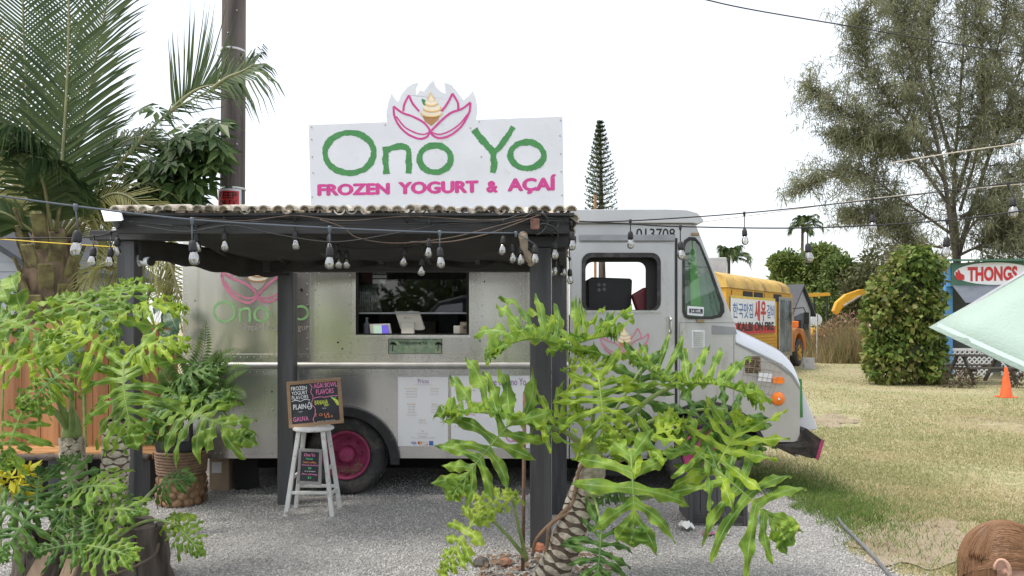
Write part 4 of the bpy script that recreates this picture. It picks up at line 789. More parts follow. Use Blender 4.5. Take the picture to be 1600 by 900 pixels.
cw('AGAI BOWL', .50, .085, .93, .19, 'chalkp', .01); cw('FLAVORS', .54, .22, .86, .33, 'chalkp', .01); cw('BANANA', .50, .455, .74, .55, 'chalky', .01); cw('BERRY', .67, .555, .77, .60, 'chalky', .01)
cw('12oz', .63, .62, .70, .65, 'chalkw'); cw('T O I A', .48, .74, .76, .80, 'chalko', .01); cw('B A R', .67, .80, .82, .85, 'chalko', .01); cw('granola, honey, fruit', .52, .90, .85, .925, 'chalkw'); cw('coconut', .60, .935, .78, .96, 'chalkw')
def cl(pts, m_, wd=.006, p=None): b = MB(); b.ribbon([fn(q.x, q.y) for q in curve_pts([(*a, 0) for a in pts], 22)], wd, rough=.15); b.build('chalk_line', M[m_], p or sl_, fix=False)
cl([(.43, .09), (.47, .15), (.44, .26), (.48, .38), (.44, .52), (.50, .62), (.49, .75), (.45, .86), (.48, .93)], 'chalkp')
cl([(.08, .43), (.16, .41), (.24, .44), (.32, .41), (.42, .43)], 'chalkw'); cl([(.49, .40), (.6, .385), (.7, .40), (.82, .385), (.93, .39)], 'chalkp')
cl([(.38, .52), (.36, .58), (.40, .63), (.44, .58), (.42, .52), (.40, .47), (.38, .52)], 'chalkw'); cl([(.36, .56), (.40, .58), (.44, .55)], 'chalkw')
for a in (0, 1, 2): cl([(.82, .42+a*.01), (.86+.02*a, .48), (.90+.02*a, .56), (.91+.02*a, .60)], 'chalky', .008)
cl([(.80, .40), (.86, .44), (.90, .42)], 'chalkg', .008)
cb2, sl2, fn = chalkboard([(466.5, 701), (503, 702.5), (501.5, 758), (463.5, 756)], SYs-.21, 4.5, 'small grey framed chalkboard leaning on the stool legs', M['greywood'], .05)
for s, u0, v0, u1, v1, m_ in (('Ono Yo', .26, .12, .72, .21, 'chalkp'), ('Hawaii', .34, .245, .62, .30, 'chalkg'), ('Iced coffee', .24, .345, .78, .40, 'chalko'), ('Nectarpella!!', .18, .43, .86, .485, 'chalkp'), ('$6', .44, .51, .58, .57, 'chalkg'), ('or a bottled', .3, .61, .75, .64, 'chalkw'), ('Aloe, and tangy', .18, .68, .85, .745, 'chalkp'), ('$3', .44, .78, .58, .84, 'chalkg')): cw(s, u0, v0, u1, v1, m_, .01, sl2)

# ------------------------------------------------------------------ black crate, litter, hose, boards under the truck
cr = thing('black_crate', (P(1119, 0, 6.2).x, 6.35, 0), 'black slatted wooden planter box by the front wheel', 'crate')
x0, x1 = P(1081, 0, 6.18).x, P(1160, 0, 6.18).x; zt = H-(742-HOR)/F*6.18; nn_ = 6; wds = (x1-x0)/nn_
for face in (6.18, 6.55):
    for i in range(nn_): MB().box((x0+i*wds+.003, face, .03), (x0+(i+1)*wds-.003, face+.018, zt+random.uniform(-.006, .006))).build('plank', M['blackwood'], cr, bevel=.003)
for xx in (x0-.02, x1+.002): MB().box((xx, 6.185, .03), (xx+.018, 6.565, zt)).build('side_panel', M['blackwood'], cr, bevel=.003)
MB().box((x0-.025, 6.150, .03), (x1+.025, 6.178, .085)).build('bottom_rail', M['blackwood_x'], cr, bevel=.004)
for xx in (x0-.035, x1+.0): MB().box((xx, 6.149, 0), (xx+.035, 6.1795, zt+.01)).build('corner_post', M['blackwood'], cr, bevel=.004)
paper = mat('litter_paper', (.78, .78, .76), .7, 0, .05, 10)
def crumple(px, py, wpx, hpx, m_, name, label, flat=.5, sd_=1):
    random.seed(sd_); g = ongr(px, py, .012); r = wpx/2/F*g.y; mb = MB(); V = [g+Vector((0, 0, .02*flat))]; Fc = []; n_ = 14
    for k in range(n_): a = 2*math.pi*k/n_; V.append(g+Vector((math.cos(a)*r*random.uniform(.75, 1.1), math.sin(a)*r*1.0*random.uniform(.6, 1), random.uniform(.0, .05*flat))))
    for k in range(n_): a = 2*math.pi*k/n_; V.append(g+Vector((math.cos(a)*r*.5, math.sin(a)*r*.5, random.uniform(.01, .09)*flat)))
    for k in range(n_): j = (k+1) % n_; Fc += [(1+k, 1+j, 1+n_+j, 1+n_+k), (0, 1+n_+k, 1+n_+j)]
    mb.add(V, Fc); return tag(mb.build(name, m_, fix=False), label, 'litter')
crumple(1073, 829, 30, 14, paper, 'paper_plate', 'crushed white paper plate on the gravel by the black crate', .9, 3)
crumple(1134, 838, 15, 10, paper, 'napkin', 'crumpled white napkin on the gravel beside the bright wrapper', .9, 4)
crumple(1106, 837, 22, 6, mat('wrapper_print', (.10, .25, .55), .35, .2, .3, 45, (.65, .12, .08)), 'candy_wrapper', 'blue and red candy wrapper lying between plate and napkin', .35, 5)
random.seed(11)
tag(MB().tube(curve_pts([ongr(1309, 813, .02), ongr(1320, 830, .03), ongr(1345, 855, .03), ongr(1370, 880, .02), ongr(1400, 915, .02)], 20), .014, 8).build('hose', mat('grey_hose', (.16, .17, .18), .5, 0, .2, 12), smooth=True), 'grey garden hose lying where gravel meets grass', 'hose')
cbx = thing('cardboard_box', P(342, 755, 7.5), 'worn cardboard carton under the truck behind the basket pot', 'box')
M['card'] = mat('cardboard', (.40, .30, .21), .85, 0, .12, 6)
MB().box((P(327, 0, 7.45).x, 7.45, 0), (P(357, 0, 7.45).x, 7.75, P(0, 716, 7.45).z)).build('carton', M['card'], cbx, bevel=.004)
MB().prism(PL([(331, 722), (346, 722), (346, 739), (331, 739)], 7.447), (0, .002, 0)).build('carton_label', M['poster'], cbx)
af = thing('propped_board', P(1262, 673, 7.6), 'white board with green edge propped on the front bumper', 'board')
MB().prism(PL([(1243, 590), (1251, 600), (1277.5, 667), (1276, 672), (1240, 674)], 7.60), (0, .9, 0)).build('panel', M['white'], af, bevel=.01)
MB().prism(PL([(1248, 592), (1253, 592), (1254.5, 652), (1249.5, 652)], 7.59), (0, .02, 0)).build('green_edge', M['green'], af)
# ------------------------------------------------------------------ large lobed leaves (tree philodendron)
G1 = leafmat('philodendron_bright', (.14, .26, .02), (.38, .52, .05), (.48, .58, .2), (.56, .54, .09), .38)
G2 = leafmat('philodendron_mid', (.085, .185, .022), (.25, .40, .05), (.40, .52, .2), (.48, .5, .09), .36)
G3 = leafmat('philodendron_dark', (.042, .11, .022), (.12, .24, .045), (.22, .34, .12), (.30, .36, .07))
G4 = leafmat('philodendron_lime', (.20, .32, .03), (.34, .46, .06), (.52, .58, .2), (.60, .55, .10))
M['petiole'] = mat('green_petiole', (.20, .30, .08), .45, 0, .2, 14, (.30, .38, .14))
M['scar'] = mat('scarred_trunk', (.44, .37, .29), .85, 0, .25, 18, (.66, .60, .50), bump=.6, bscale=60)
M['scardark'] = mat('trunk_groove', (.11, .08, .06), .9, 0, .3, 20)
def philo_leaf(parent, base, tip, wd, nrm, m_, arch=.06, cup=.0, droop=.25, n=8, ruf=.022, seed=0, lobes=(1, 1), slim=1.0):
    rnd = random.Random(seed*7+3); base = Vector(base); tip = Vector(tip); ax = tip-base; L = ax.length; T0 = ax.normalized()
    N0 = Vector(nrm); N0 = (N0-T0*N0.dot(T0)).normalized(); S0 = T0.cross(N0)
    mb = MB()
    def mid(a): return base+ax*a+N0*(arch*L*4*a*(1-a) if a > 0 else arch*L*4*a)
    def pt(a, b, w):     # a along midrib, b sideways, w lift
        d = abs(b)/wd; return mid(a)+S0*b*(1-.12*d*d)+N0*(cup*abs(b)-droop*wd*d*d+w)
    SEG = 15
    for sd in (-1, 1):
        for i in range(n):
            f = i/(n-1); t0 = .015+.86*f**.9; th = R(140-118*f**.85+rnd.uniform(-11, 11))
            ln = wd*(.62+.62*math.sin(math.pi*min(1, (.12+.80*f)))**1.1)*(1-.30*f-.38*f**3)*rnd.uniform(.68, 1.24)*1.06*lobes[0 if sd < 0 else 1]
            gap = .86*L/(n-1)*.5*(1.25 if i == 0 else 1); hl = min(.068*slim*wd/.3, gap*1.15)*rnd.uniform(.85, 1.15)
            ph = rnd.uniform(0, 6); bend = rnd.uniform(-.05, .36); tw = rnd.uniform(-.8, .8); lift = rnd.uniform(-.16, .10)*wd
            V = []; uv = []; teeth = [[(rnd.uniform(.38, .86), rnd.uniform(.35, .95)) for _ in range(rnd.choice((1, 2, 2)))] for _ in (0, 1)]
            def tooth(s, j): return sum(a_*max(0, 1-abs(s-s0)/.11) for s0, a_ in teeth[j])
            for k in range(SEG+1):
                s = k/SEG; ang = th-bend*s*(1 if f > .12 else -.3); 
                ca = t0*L+ln*s*math.cos(ang); cb = ln*s*math.sin(ang)
                web = gap*.98*max(0, 1-s/.40)**.75; pr = hl*(.40+.46*math.sin(math.pi*min(1, s*.98)**1.4)); tp_ = (1-s**3.5)**.8; h1 = max(web, (pr*(1+.14*math.sin(s*11+ph))+hl*.48*tooth(s, 0))*tp_); h2 = max(web, (pr*(1+.14*math.sin(s*10+ph*1.7))+hl*.48*tooth(s, 1))*tp_)
                if k == SEG: h1 = h2 = .002
                # direction across the lobe, turning from along the midrib at the root
                q = min(1, s/.35); dxa = (1-q)*1+q*math.sin(ang); dxb = -(q*math.cos(ang))
                for u, h in ((-1, h1), (-.5, h1*.5), (0, 0), (.5, h2*.5), (1, h2)):
                    a_ = (ca+u/abs(u)*h*dxa if u else ca)/L; b_ = sd*max(.0, (cb+u/abs(u)*h*dxb if u else cb))
                    wv = ruf*(abs(u)**1.5)*math.sin(s*17+ph+u*1.3)*min(1, s*3)+lift*s+tw*h*(u)*s*.8-.010*(1-abs(u))*min(1, s*4)*0-.012*abs(u)*(0 if s < .1 else 1)
                    V.append(pt(a_, b_, wv)); uv.append((u, s))
            mb.add(V, [(k*5+j, k*5+j+1, (k+1)*5+j+1, (k+1)*5+j) for k in range(SEG) for j in range(4)], uv)
    # terminal lobe
    V = []; uv = []; ph = rnd.uniform(0, 6)
    for k in range(SEG+1):
        s = k/SEG; h = .05*wd/.3*slim*(.7+.5*math.sin(math.pi*s))*(1-s**3)**.6*(1+.2*math.sin(s*14+ph))
        for u in (-1, -.5, 0, .5, 1): V.append(pt(.86+.22*s, u*h, ruf*abs(u)*math.sin(s*14+ph+u))); uv.append((u, s))
    mb.add(V, [(k*5+j, k*5+j+1, (k+1)*5+j+1, (k+1)*5+j) for k in range(SEG) for j in range(4)], uv)
    mb.tube([mid(a)-N0*.002 for a in np.linspace(-.02, .98, 9)], [.0075*(1-.75*a) for a in np.linspace(0, 1, 9)], 6)
    return mb.build('leaf', m_, parent, smooth=True, fix=False, uv=True)
def petiole(parent, a, b, r=.013, sag=.08, m_='petiole', push=Vector((0, 0, 1))):
    a, b = Vector(a), Vector(b); L = (b-a).length; pts = [a.lerp(b, t)+push*sag*L*4*t*(1-t) for t in np.linspace(0, 1, 12)]
    MB().tube(pts, [r*(1.35-.55*t) for t in np.linspace(0, 1, 12)], 8).build('petiole', M[m_], parent, smooth=True)
def scar_trunk(parent, pts, r, rings, name='trunk'):
    pts = curve_pts(pts, 40); n = 14; V = []; Fc = []; L = len(pts)
    rr = r if isinstance(r, (list, tuple)) else (r, r)
    for i, p in enumerate(pts):
        _, S, N = frame(pts[min(i+1, L-1)]-pts[max(i-1, 0)], Vector((0, 1, 0))); rad = rr[0]+(rr[1]-rr[0])*i/(L-1)
        for k in range(n): a = 2*math.pi*k/n; V.append(p+(S*math.cos(a)+N*math.sin(a))*rad*.93)
    Fc = [(i*n+k, i*n+(k+1) % n, (i+1)*n+(k+1) % n, (i+1)*n+k) for i in range(L-1) for k in range(n)]
    tr = MB().add(V, Fc).build(name, M['scardark'], parent, smooth=True)
    plate = MB()
    for j in range(rings):
        f = (j+.5)/rings; i = min(int(f*(L-1)), L-2); p = pts[i].lerp(pts[i+1], f*(L-1)-i); T, S, N = frame(pts[i+1]-pts[i], Vector((0, 1, 0))); rad = rr[0]+(rr[1]-rr[0])*f; hh = (pts[0]-pts[-1]).length/rings*.80; m = 5
        for k in range(m):
            a = 2*math.pi*(k+.5*(j % 2))/m+random.uniform(-.1, .1); da = math.pi/m*.98; ring = []
            for (ua, uh) in ((-1, .02), (-.55, .60), (0, .80), (.55, .60), (1, .02), (.55, -.42), (0, -.58), (-.55, -.42)):
                aa = a+ua*da; ring.append(p+(S*math.cos(aa)+N*math.sin(aa))*rad*1.0+T*uh*hh)
            c = p+(S*math.cos(a)+N*math.sin(a))*rad*1.05; plate.add(ring+[c], [(q, (q+1) % 8, 8) for q in range(8)])
            ring2 = [v+(p-v).normalized()*.02 for v in ring]; plate.add(ring+ring2, [(q, (q+1) % 8, 8+(q+1) % 8, 8+q) for q in range(8)])
    plate.build('leaf_scars', M['scar'], tr, fix=True)['kind'] = 'stuff'
    return tr
CAMN = (0, -1, .35); UP = (0, -.25, 1)
# --- right-hand plant
ph = thing('tree_philodendron', ongr(865, 905, 0), 'tall tree philodendron with leaning trunk in front of the black post', 'plant', 'tree philodendrons')
crown = P(925, 714, 4.92)
scar_trunk(ph, [P(855, 915, 4.86), P(884, 850, 4.84), P(908, 785, 4.88), P(922, 745, 4.92), P(928, 712, 4.93)], (.115, .085), 22)
hk = MB()
for k in range(9):
    a = k*.7; hk.add([crown+Vector((math.cos(a)*.08, math.sin(a)*.08, -.03)), crown+Vector((math.cos(a+.5)*.08, math.sin(a+.5)*.08, -.03)), crown+Vector((math.cos(a+.2)*.14, math.sin(a+.2)*.14, .02+.02*(k % 3)))], [(0, 1, 2)])
hk.build('dry_sheath', M['dryleaf'], ph, fix=False)
MB().lathe([(.082, -.04), (.078, .0), (.055, .05), (.03, .12), (.012, .20)], crown, seg=12).build('crown_sheath', M['petiole'], ph, smooth=True)
RL = [ # base, tip, width, normal, material, arch, cup, droop, n, seed, slim
 ((885, 545, 4.75), (768, 556, 4.62), .36, UP, G2, .18, 1.1, .5, 8, 1, 1),
 ((885, 543, 4.75), (958, 525, 4.85), .34, UP, G2, .05, 1.15, .35, 7, 2, 1),
 ((838, 668, 4.60), (690, 650, 4.50), .38, (-.2, -.4, 1), G2, .10, .85, .25, 8, 3, .9),
 ((838, 665, 4.62), (905, 640, 4.70), .30, (.1, -.6, 1), G1, .05, .5, .3, 7, 4, 1),
 ((800, 658, 4.48), (705, 772, 4.35), .35, CAMN, G2, .06, .05, .3, 8, 5, 1.1),
 ((752, 800, 4.62), (690, 898, 4.45), .17, (-.4, -.8, .7), G4, .06, .1, .2, 7, 6, 1.1),
 ((748, 795, 4.62), (805, 772, 4.8), .17, (0, -.3, 1), G4, .05, .3, .2, 6, 7, 1),
 ((935, 588, 4.55), (945, 700, 4.42), .28, CAMN, G1, .10, .0, .35, 9, 8, .85),
 ((938, 590, 4.6), (905, 548, 4.75), .20, (0, -.8, .7), G4, .05, .2, .3, 7, 9, .9),
 ((1003, 575, 5.05), (985, 690, 5.0), .30, CAMN, G3, .05, .05, .3, 8, 10, .9),
 ((1056, 602, 4.66), (1182, 626, 4.52), .33, (-.1, -.25, 1), G2, .12, .95, .45, 9, 11, 1),
 ((1056, 602, 4.66), (990, 568, 4.80), .30, (0, -.35, 1), G2, .05, 1.0, .3, 7, 12, 1),
 ((986, 712, 4.36), (990, 845, 4.22), .34, (0, -1, .5), G2, .08, .05, .35, 6, 13, 1.25),
 ((1120, 735, 4.45), (1232, 842, 4.25), .38, (-.15, -.9, .6), G2, .08, .1, .35, 8, 16, 1.25),
 ((1118, 733, 4.47), (1165, 655, 4.66), .36, (-.1, -.6, .9), G1, .05, .45, .25, 7, 17, 1.2),
 ((992, 705, 4.45), (1062, 655, 4.6), .22, (0, -.5, 1), G1, .04, .4, .2, 6, 14, 1),
 ((1118, 733, 4.47), (1042, 676, 4.58), .30, (0, -.6, 1), G2, .05, .25, .3, 7, 18, 1),
 ((1085, 645, 4.85), (1150, 712, 4.75), .26, (0, -.9, .5), G3, .06, .1, .3, 7, 25, 1.1),
 ((1132, 640, 4.85), (1185, 712, 4.75), .24, CAMN, G3, .08, .1, .35, 7, 19, 1.1),
 ((940, 826, 4.42), (930, 930, 4.25), .22, (0, -1, .35), G3, .08, .0, .35, 9, 20, .8),
 ((945, 775, 4.75), (1000, 762, 4.7), .13, (0, -.3, 1), G3, .1, .2, .3, 7, 21, .8),
]
for b, t, wd, nn, m_, ar, cu, dr, n, sd, sl_ in RL: philo_leaf(ph, P(*b), P(*t), wd, nn, m_, ar, cu, dr, n, .026, sd, slim=sl_)
for b, sag, r in (((885, 545, 4.75), .02, .010), ((838, 668, 4.60), .12, .016), ((935, 588, 4.56), .02, .012), ((1056, 602, 4.66), .10, .016), ((986, 712, 4.38), -.06, .012), ((1132, 640, 4.85), .1, .011), ((1003, 575, 5.05), .03, .011), ((800, 658, 4.48), .14, .012)):
    petiole(ph, crown+Vector((random.uniform(-.03, .03), random.uniform(-.03, .03), -.01)), P(*b), r, sag)
petiole(ph, P(955, 780, 4.85), P(1120, 735, 4.46), .014, -.07); petiole(ph, P(912, 790, 4.85), P(940, 826, 4.43), .010, .3); petiole(ph, P(915, 785, 4.85), P(945, 775, 4.75), .008, .1)
for b, s in (((752, 800, 4.62), .05), ((800, 775, 4.7), -.02)): petiole(ph, P(823, 875, 4.9), P(*b), .011, s)
for k, pts in enumerate(([(930, 705, 4.9), (905, 735, 4.85), (893, 790, 4.8), (858, 862, 4.85)], [(915, 770, 4.85), (880, 800, 4.8), (840, 840, 4.85), (832, 868, 4.9)], [(890, 800, 4.8), (860, 820, 4.78), (855, 850, 4.8), (850, 880, 4.85)])):
    MB().tube(curve_pts([P(*p) for p in pts], 16), .012, 7).build('aerial_root', mat('root_brown_%d' % k, (.26, .17, .11), .8, 0, .25, 25), ph, smooth=True)
tag(MB().tube([ongr(817, 893, 0), P(818, 800, 4.95), P(820, 612, 5.0)], .013, 7).build('garden_stake', mat('rusty_rebar', (.19, .16, .14), .8, .2, .4, 30, (.25, .13, .08)), smooth=True), 'thin rusty garden stake beside the black post', 'stake')
# mulch at its foot
lm = MB(); random.seed(21)
for _ in range(300):
    g = ongr(random.uniform(745, 960), random.uniform(868, 925), random.uniform(.005, .05)); a = random.uniform(0, 6.28); l = random.uniform(.02, .075); d = Vector((math.cos(a), math.sin(a), random.uniform(-.3, .5)))*l; s = Vector((-math.sin(a), math.cos(a), random.uniform(-.5, .5)))*l*random.uniform(.2, .5)
    lm.add([g, g+d*.5+s, g+d, g+d*.5-s+Vector((0, 0, .01))], [(0, 1, 2, 3)])
tag(lm.build('dry_leaf_litter', M['dryleaf'], fix=False), 'brown dry leaves heaped at the philodendron foot', 'leaf litter', kind='stuff')
for px, py, s, c, lab in ((842, 862, .055, (.34, .13, .07), 'orange terracotta shard at the base of the black post'), (790, 885, .05, (.30, .14, .09), 'reddish brown husk among the dry leaves'), (752, 886, .06, (.10, .09, .08), 'dark split log end among the dry leaves')):
    g = ongr(px, py, 0); o = MB().lathe([(s*.9, 0), (s, s*.5), (s*.7, s*1.0), (s*.2, s*1.2)], g, seg=7).build('garden_debris', mat('debris_'+lab.split()[0], c, .85, 0, .3, 20, bump=.5)); tag(o, lab, 'debris')
# --- left-hand plant
pl_ = thing('tree_philodendron', P(150, 860, 4.75), 'bushy tree philodendron with two scarred trunks rising from the stump', 'plant', 'tree philodendrons')
c1, c2 = P(112, 684, 4.75), P(180, 690, 4.68)
scar_trunk(pl_, [P(128, 850, 4.78), P(122, 790, 4.76), P(115, 730, 4.75), P(112, 684, 4.75)], (.08, .072), 14); scar_trunk(pl_, [P(168, 850, 4.72), P(174, 790, 4.70), P(180, 730, 4.69), P(182, 655, 4.68)], (.085, .078), 20)
LL = [
 ((178, 500, 4.75), (82, 468, 4.95), .28, (0, -.4, 1), G2, .10, .25, .3, 9, 31, .9),
 ((186, 495, 4.8), (285, 480, 4.95), .26, (0, -.4, 1), G1, .14, .2, .4, 8, 32, .9),
 ((193, 568, 4.36), (212, 692, 4.20), .33, CAMN, G2, .10, .0, .35, 10, 33, .9),
 ((196, 556, 4.5), (285, 545, 4.45), .22, (0, -.6, 1), G1, .16, .1, .45, 8, 34, .9),
 ((188, 556, 4.5), (78, 520, 4.40), .28, (0, -.6, 1), G1, .12, .1, .35, 9, 35, .9),
 ((62, 570, 4.45), (-45, 560, 4.35), .30, (0, -.6, 1), G1, .10, .1, .35, 9, 36, .9),
 ((112, 575, 4.36), (40, 640, 4.22), .22, (-.2, -1, .5), G2, .10, .0, .35, 9, 37, .85),
 ((60, 520, 4.6), (-30, 500, 4.7), .28, (0, -.5, 1), G2, .10, .2, .35, 8, 38, .9),
 ((75, 545, 4.55), (118, 490, 4.8), .24, (0, -.6, 1), G1, .05, .2, .3, 8, 39, .9),
 ((38, 640, 4.4), (10, 735, 4.3), .18, CAMN, G2, .1, 0, .35, 8, 40, .8),
 ((185, 470, 4.9), (200, 440, 5.2), .24, (0, -.5, 1), G2, .05, .3, .3, 8, 43, .9)]
for b, t, wd, nn, m_, ar, cu, dr, n, sd, sl_ in LL: philo_leaf(pl_, P(*b), P(*t), wd, nn, m_, ar, cu, dr, n, .026, sd, slim=sl_)
for c, b, sag, r in ((c1, (62, 570, 4.45), .08, .015), (c1, (112, 575, 4.36), .05, .014), (c1, (60, 520, 4.6), .05, .013), (c1, (38, 640, 4.4), .25, .016), (c2, (178, 500, 4.75), .02, .014), (c2, (193, 568, 4.36), .03, .015), (c2, (196, 556, 4.5), .03, .012), (c2, (186, 495, 4.8), .02, .013)): petiole(pl_, c, P(*b), r, sag)
MB().lathe([(.045, -.03), (.06, .02), (.05, .10), (.02, .18)], c1, seg=10).build('crown_sheath', M['petiole'], pl_, smooth=True)
# --- young plants at the stump
yp = thing('young_philodendron', P(110, 830, 4.5), 'low young philodendron sprawling over the bark stump', 'plant', 'tree philodendrons')
YL = [((56, 795, 4.3), (0, 875, 4.15), .20, CAMN, G3, .06, .05, .3, 8, 51, .9), ((58, 792, 4.32), (62, 732, 4.45), .17, (0, -.9, .6), G3, .04, .1, .2, 8, 52, .9), ((118, 766, 4.38), (192, 762, 4.25), .19, (0, -.7, .9), G2, .08, .1, .3, 8, 53, .95), ((117, 768, 4.38), (98, 715, 4.55), .17, (0, -.8, .8), G3, .04, .2, .2, 7, 54, .9), ((135, 852, 4.15), (212, 872, 4.05), .19, (0, -.8, .8), G2, .06, .05, .25, 9, 55, .8), ((135, 850, 4.15), (60, 862, 4.05), .17, (0, -.8, .8), G3, .06, .05, .25, 8, 56, .8), ((135, 850, 4.17), (128, 792, 4.3), .17, (0, -.9, .7), G3, .04, .1, .2, 8, 57, .8), ((276, 822, 4.55), (318, 866, 4.42), .13, (0, -.8, .7), G2, .08, .05, .35, 8, 58, .8), ((244, 762, 4.9), (302, 748, 4.85), .15, (0, -.7, .8), G3, .1, .1, .35, 8, 59, .85), ((110, 772, 4.36), (100, 830, 4.22), .15, CAMN, G3, .1, 0, .35, 7, 60, .9), ((50, 800, 4.35), (-30, 790, 4.3), .18, (0, -.8, .8), G3, .06, .1, .3, 8, 61, .9), ((278, 820, 4.55), (270, 803, 4.75), .11, (0, -.7, .9), G1, .05, .1, .3, 6, 62, .8), ((150, 800, 4.3), (225, 800, 4.2), .16, (0, -.8, .8), G2, .1, 0, .35, 8, 63, .85)]
for b, t, wd, nn, m_, ar, cu, dr, n, sd, sl_ in YL: philo_leaf(yp, P(*b), P(*t), wd, nn, m_, ar, cu, dr, n, .014, sd, slim=sl_)
root = P(150, 885, 4.5)
for b, s in (((56, 795, 4.3), .1), ((118, 766, 4.38), .05), ((135, 852, 4.15), .05), ((276, 822, 4.55), .25), ((150, 800, 4.3), .05)): petiole(yp, root, P(*b), .009, s)
petiole(yp, P(195, 820, 4.7), P(244, 762, 4.9), .012, .05)
# stump planter of split bark slabs
sp_ = thing('stump_planter', ongr(135, 935, 0), 'dark weathered bark stump holding the left plant', 'stump')
random.seed(5)
sc_c = Vector((P(130, 0, 4.62).x, 4.72, 0))
for k in range(18):
    a = 2*math.pi*k/18+random.uniform(-.06, .06); r = .40+random.uniform(-.02, .03); w2 = .085; zt = .36+random.uniform(-.05, .06)
    if math.sin(a) > .7: zt += .05
    o = sc_c+Vector((math.cos(a)*r, math.sin(a)*r*.8, 0)); s = Vector((-math.sin(a), math.cos(a), 0)); d = Vector((math.cos(a), math.sin(a), 0)); V = []; n = 7
    for j in range(6):
        z = zt*j/5+(random.uniform(-.02, .02) if j == 5 else 0)
        for q in range(n): u = q/(n-1)*2-1; V.append(o+s*u*w2+d*(.035*(1-u*u)+random.uniform(-.012, .012)+.05*(1-j/5)**2)+Vector((0, 0, z)))
        for q in range(2): V.append(o+s*(w2 if q == 0 else -w2)*.9-d*.05+Vector((0, 0, z)))
    m = n+2; MB().add(V, [(j*m+q, j*m+(q+1) % m, (j+1)*m+(q+1) % m, (j+1)*m+q) for j in range(5) for q in range(m)]+[tuple(5*m+q for q in range(m))]).build('bark_slab', M['bark'], sp_, smooth=False)
MB().lathe([(.34, .0), (.34, .28), (.02, .30)], sc_c, seg=16).build('soil', mat('potting_soil', (.05, .035, .025), .95, 0, .4, 20, bump=.6), sp_)
for i, (x0, x1, yt) in enumerate(((55, 75, 862), (98, 118, 868))):
    o = MB().beam(P(x0+12*i-15, 925, 4.2), P(x1, yt, 4.26), .075, .03, Vector((0, 1, 0))).build('split_board', M['palebark'], bevel=.006); tag(o, ('pale split board leaning at the stump far left', 'narrow pale board leaning against the middle of the stump')[i], 'board')
cable('root_runner', 'thin brown runner curling round the stump', [(150, 905, 4.25), (200, 890, 4.2), (240, 868, 4.3), (248, 850, 4.5)], .008, 'brownwire', 'root')
# ------------------------------------------------------------------ cedar bench and fence, pots
bn = thing('cedar_bench', (-4.3, 7.2, 0), 'cedar bench with live edge seat and tall plank back', 'bench')
x = -5.35; i = 0
while x < -3.42:
    w_ = random.uniform(.15, .19); MB().box((x, 7.40+random.uniform(-.004, .004), .40), (x+w_-.006, 7.425, 1.66+random.uniform(-.015, .015))).build('plank', M['cedar'], bn, bevel=.003); x += w_; i += 1
sp2 = [Vector((-5.4, 7.39, .46))]+[Vector((-3.36, 7.39, .46))]+[Vector((-3.36-2.04*k/24, 7.0+.02*math.sin(k*1.3)+.015*math.sin(k*3.1), .46)) for k in range(25)]
MB().prism(sp2, (0, 0, -.06)).build('seat_slab', M['slabwood'], bn, bevel=.008)
ed = MB().tube([Vector((-3.37-2.03*k/40, 6.995+.02*math.sin(k*.78)+.015*math.sin(k*1.86), .418)) for k in range(41)], [.028+.006*math.sin(k*1.7) for k in range(41)], 8).build('bark_edge', M['bark'], bn, smooth=True)
for xx in (-5.2, -4.4, -3.55): MB().box((xx, 7.1, 0), (xx+.12, 7.36, .40)).build('bench_leg', M['blackwood'], bn, bevel=.004)
MB().box((-5.4, 7.37, 0), (-3.4, 7.395, .40)).build('apron', M['dark'], bn)
PY = 6.74+.2; pc = Vector((P(284, 0, PY).x, PY, 0))
pt_ = thing('carved_pot', pc, 'carved wooden pot with scale pattern and coiled rope collar beside the truck', 'pot')
M['pot'] = mat('carved_wood', (.20, .11, .055), .65, 0, .35, 9, (.36, .22, .12), bump=.4); M['rope'] = mat('coiled_rope', (.20, .13, .085), .8, 0, .25, 25, bump=.4)
MB().lathe([(.185, 0), (.20, .03), (.215, .15), (.21, .25), (.19, .29)], pc, seg=28).build('pot_body', M['pot'], pt_, smooth=True)
scp = MB()
for j in range(4):
    for k in range(14):
        a = 2*math.pi*(k+.5*(j % 2))/14; z = .05+j*.062; r = .205+.012*math.sin(z*12); d = Vector((math.cos(a), math.sin(a), 0)); s = Vector((-math.sin(a), math.cos(a), 0)); c = pc+d*(r+.012)+Vector((0, 0, z))
        ring = [c-d*.010+s*.042*math.cos(q*math.pi/5)+Vector((0, 0, .036*math.sin(q*math.pi/5))) for q in range(10)]; scp.add(ring+[c+d*.006], [(q, (q+1) % 10, 10) for q in range(10)])
scp.build('carved_scales', M['pot'], pt_)['kind'] = 'stuff'
for j in range(8): 
    z = .30+j*.027; r = .205+.018*(j/7); MB().tube([pc+Vector((math.cos(t)*r, math.sin(t)*r, z+.002*math.sin(t*9))) for t in np.linspace(0, 2*math.pi, 33)], .015, 7, False).build('rope_coil', M['rope'], pt_, smooth=True)
MB().lathe([(.205, .50), (.22, .52), (.235, .60), (.225, .605), (.20, .56), (.02, .55)], pc, seg=28).build('inner_pot', mat('dark_pot', (.03, .035, .045), .5), pt_, smooth='auto')
pp = thing('potted_philodendron', pc+Vector((0, 0, .56)), 'dark green philodendron growing in the carved pot', 'plant')
pc2 = pc+Vector((0, 0, .6))
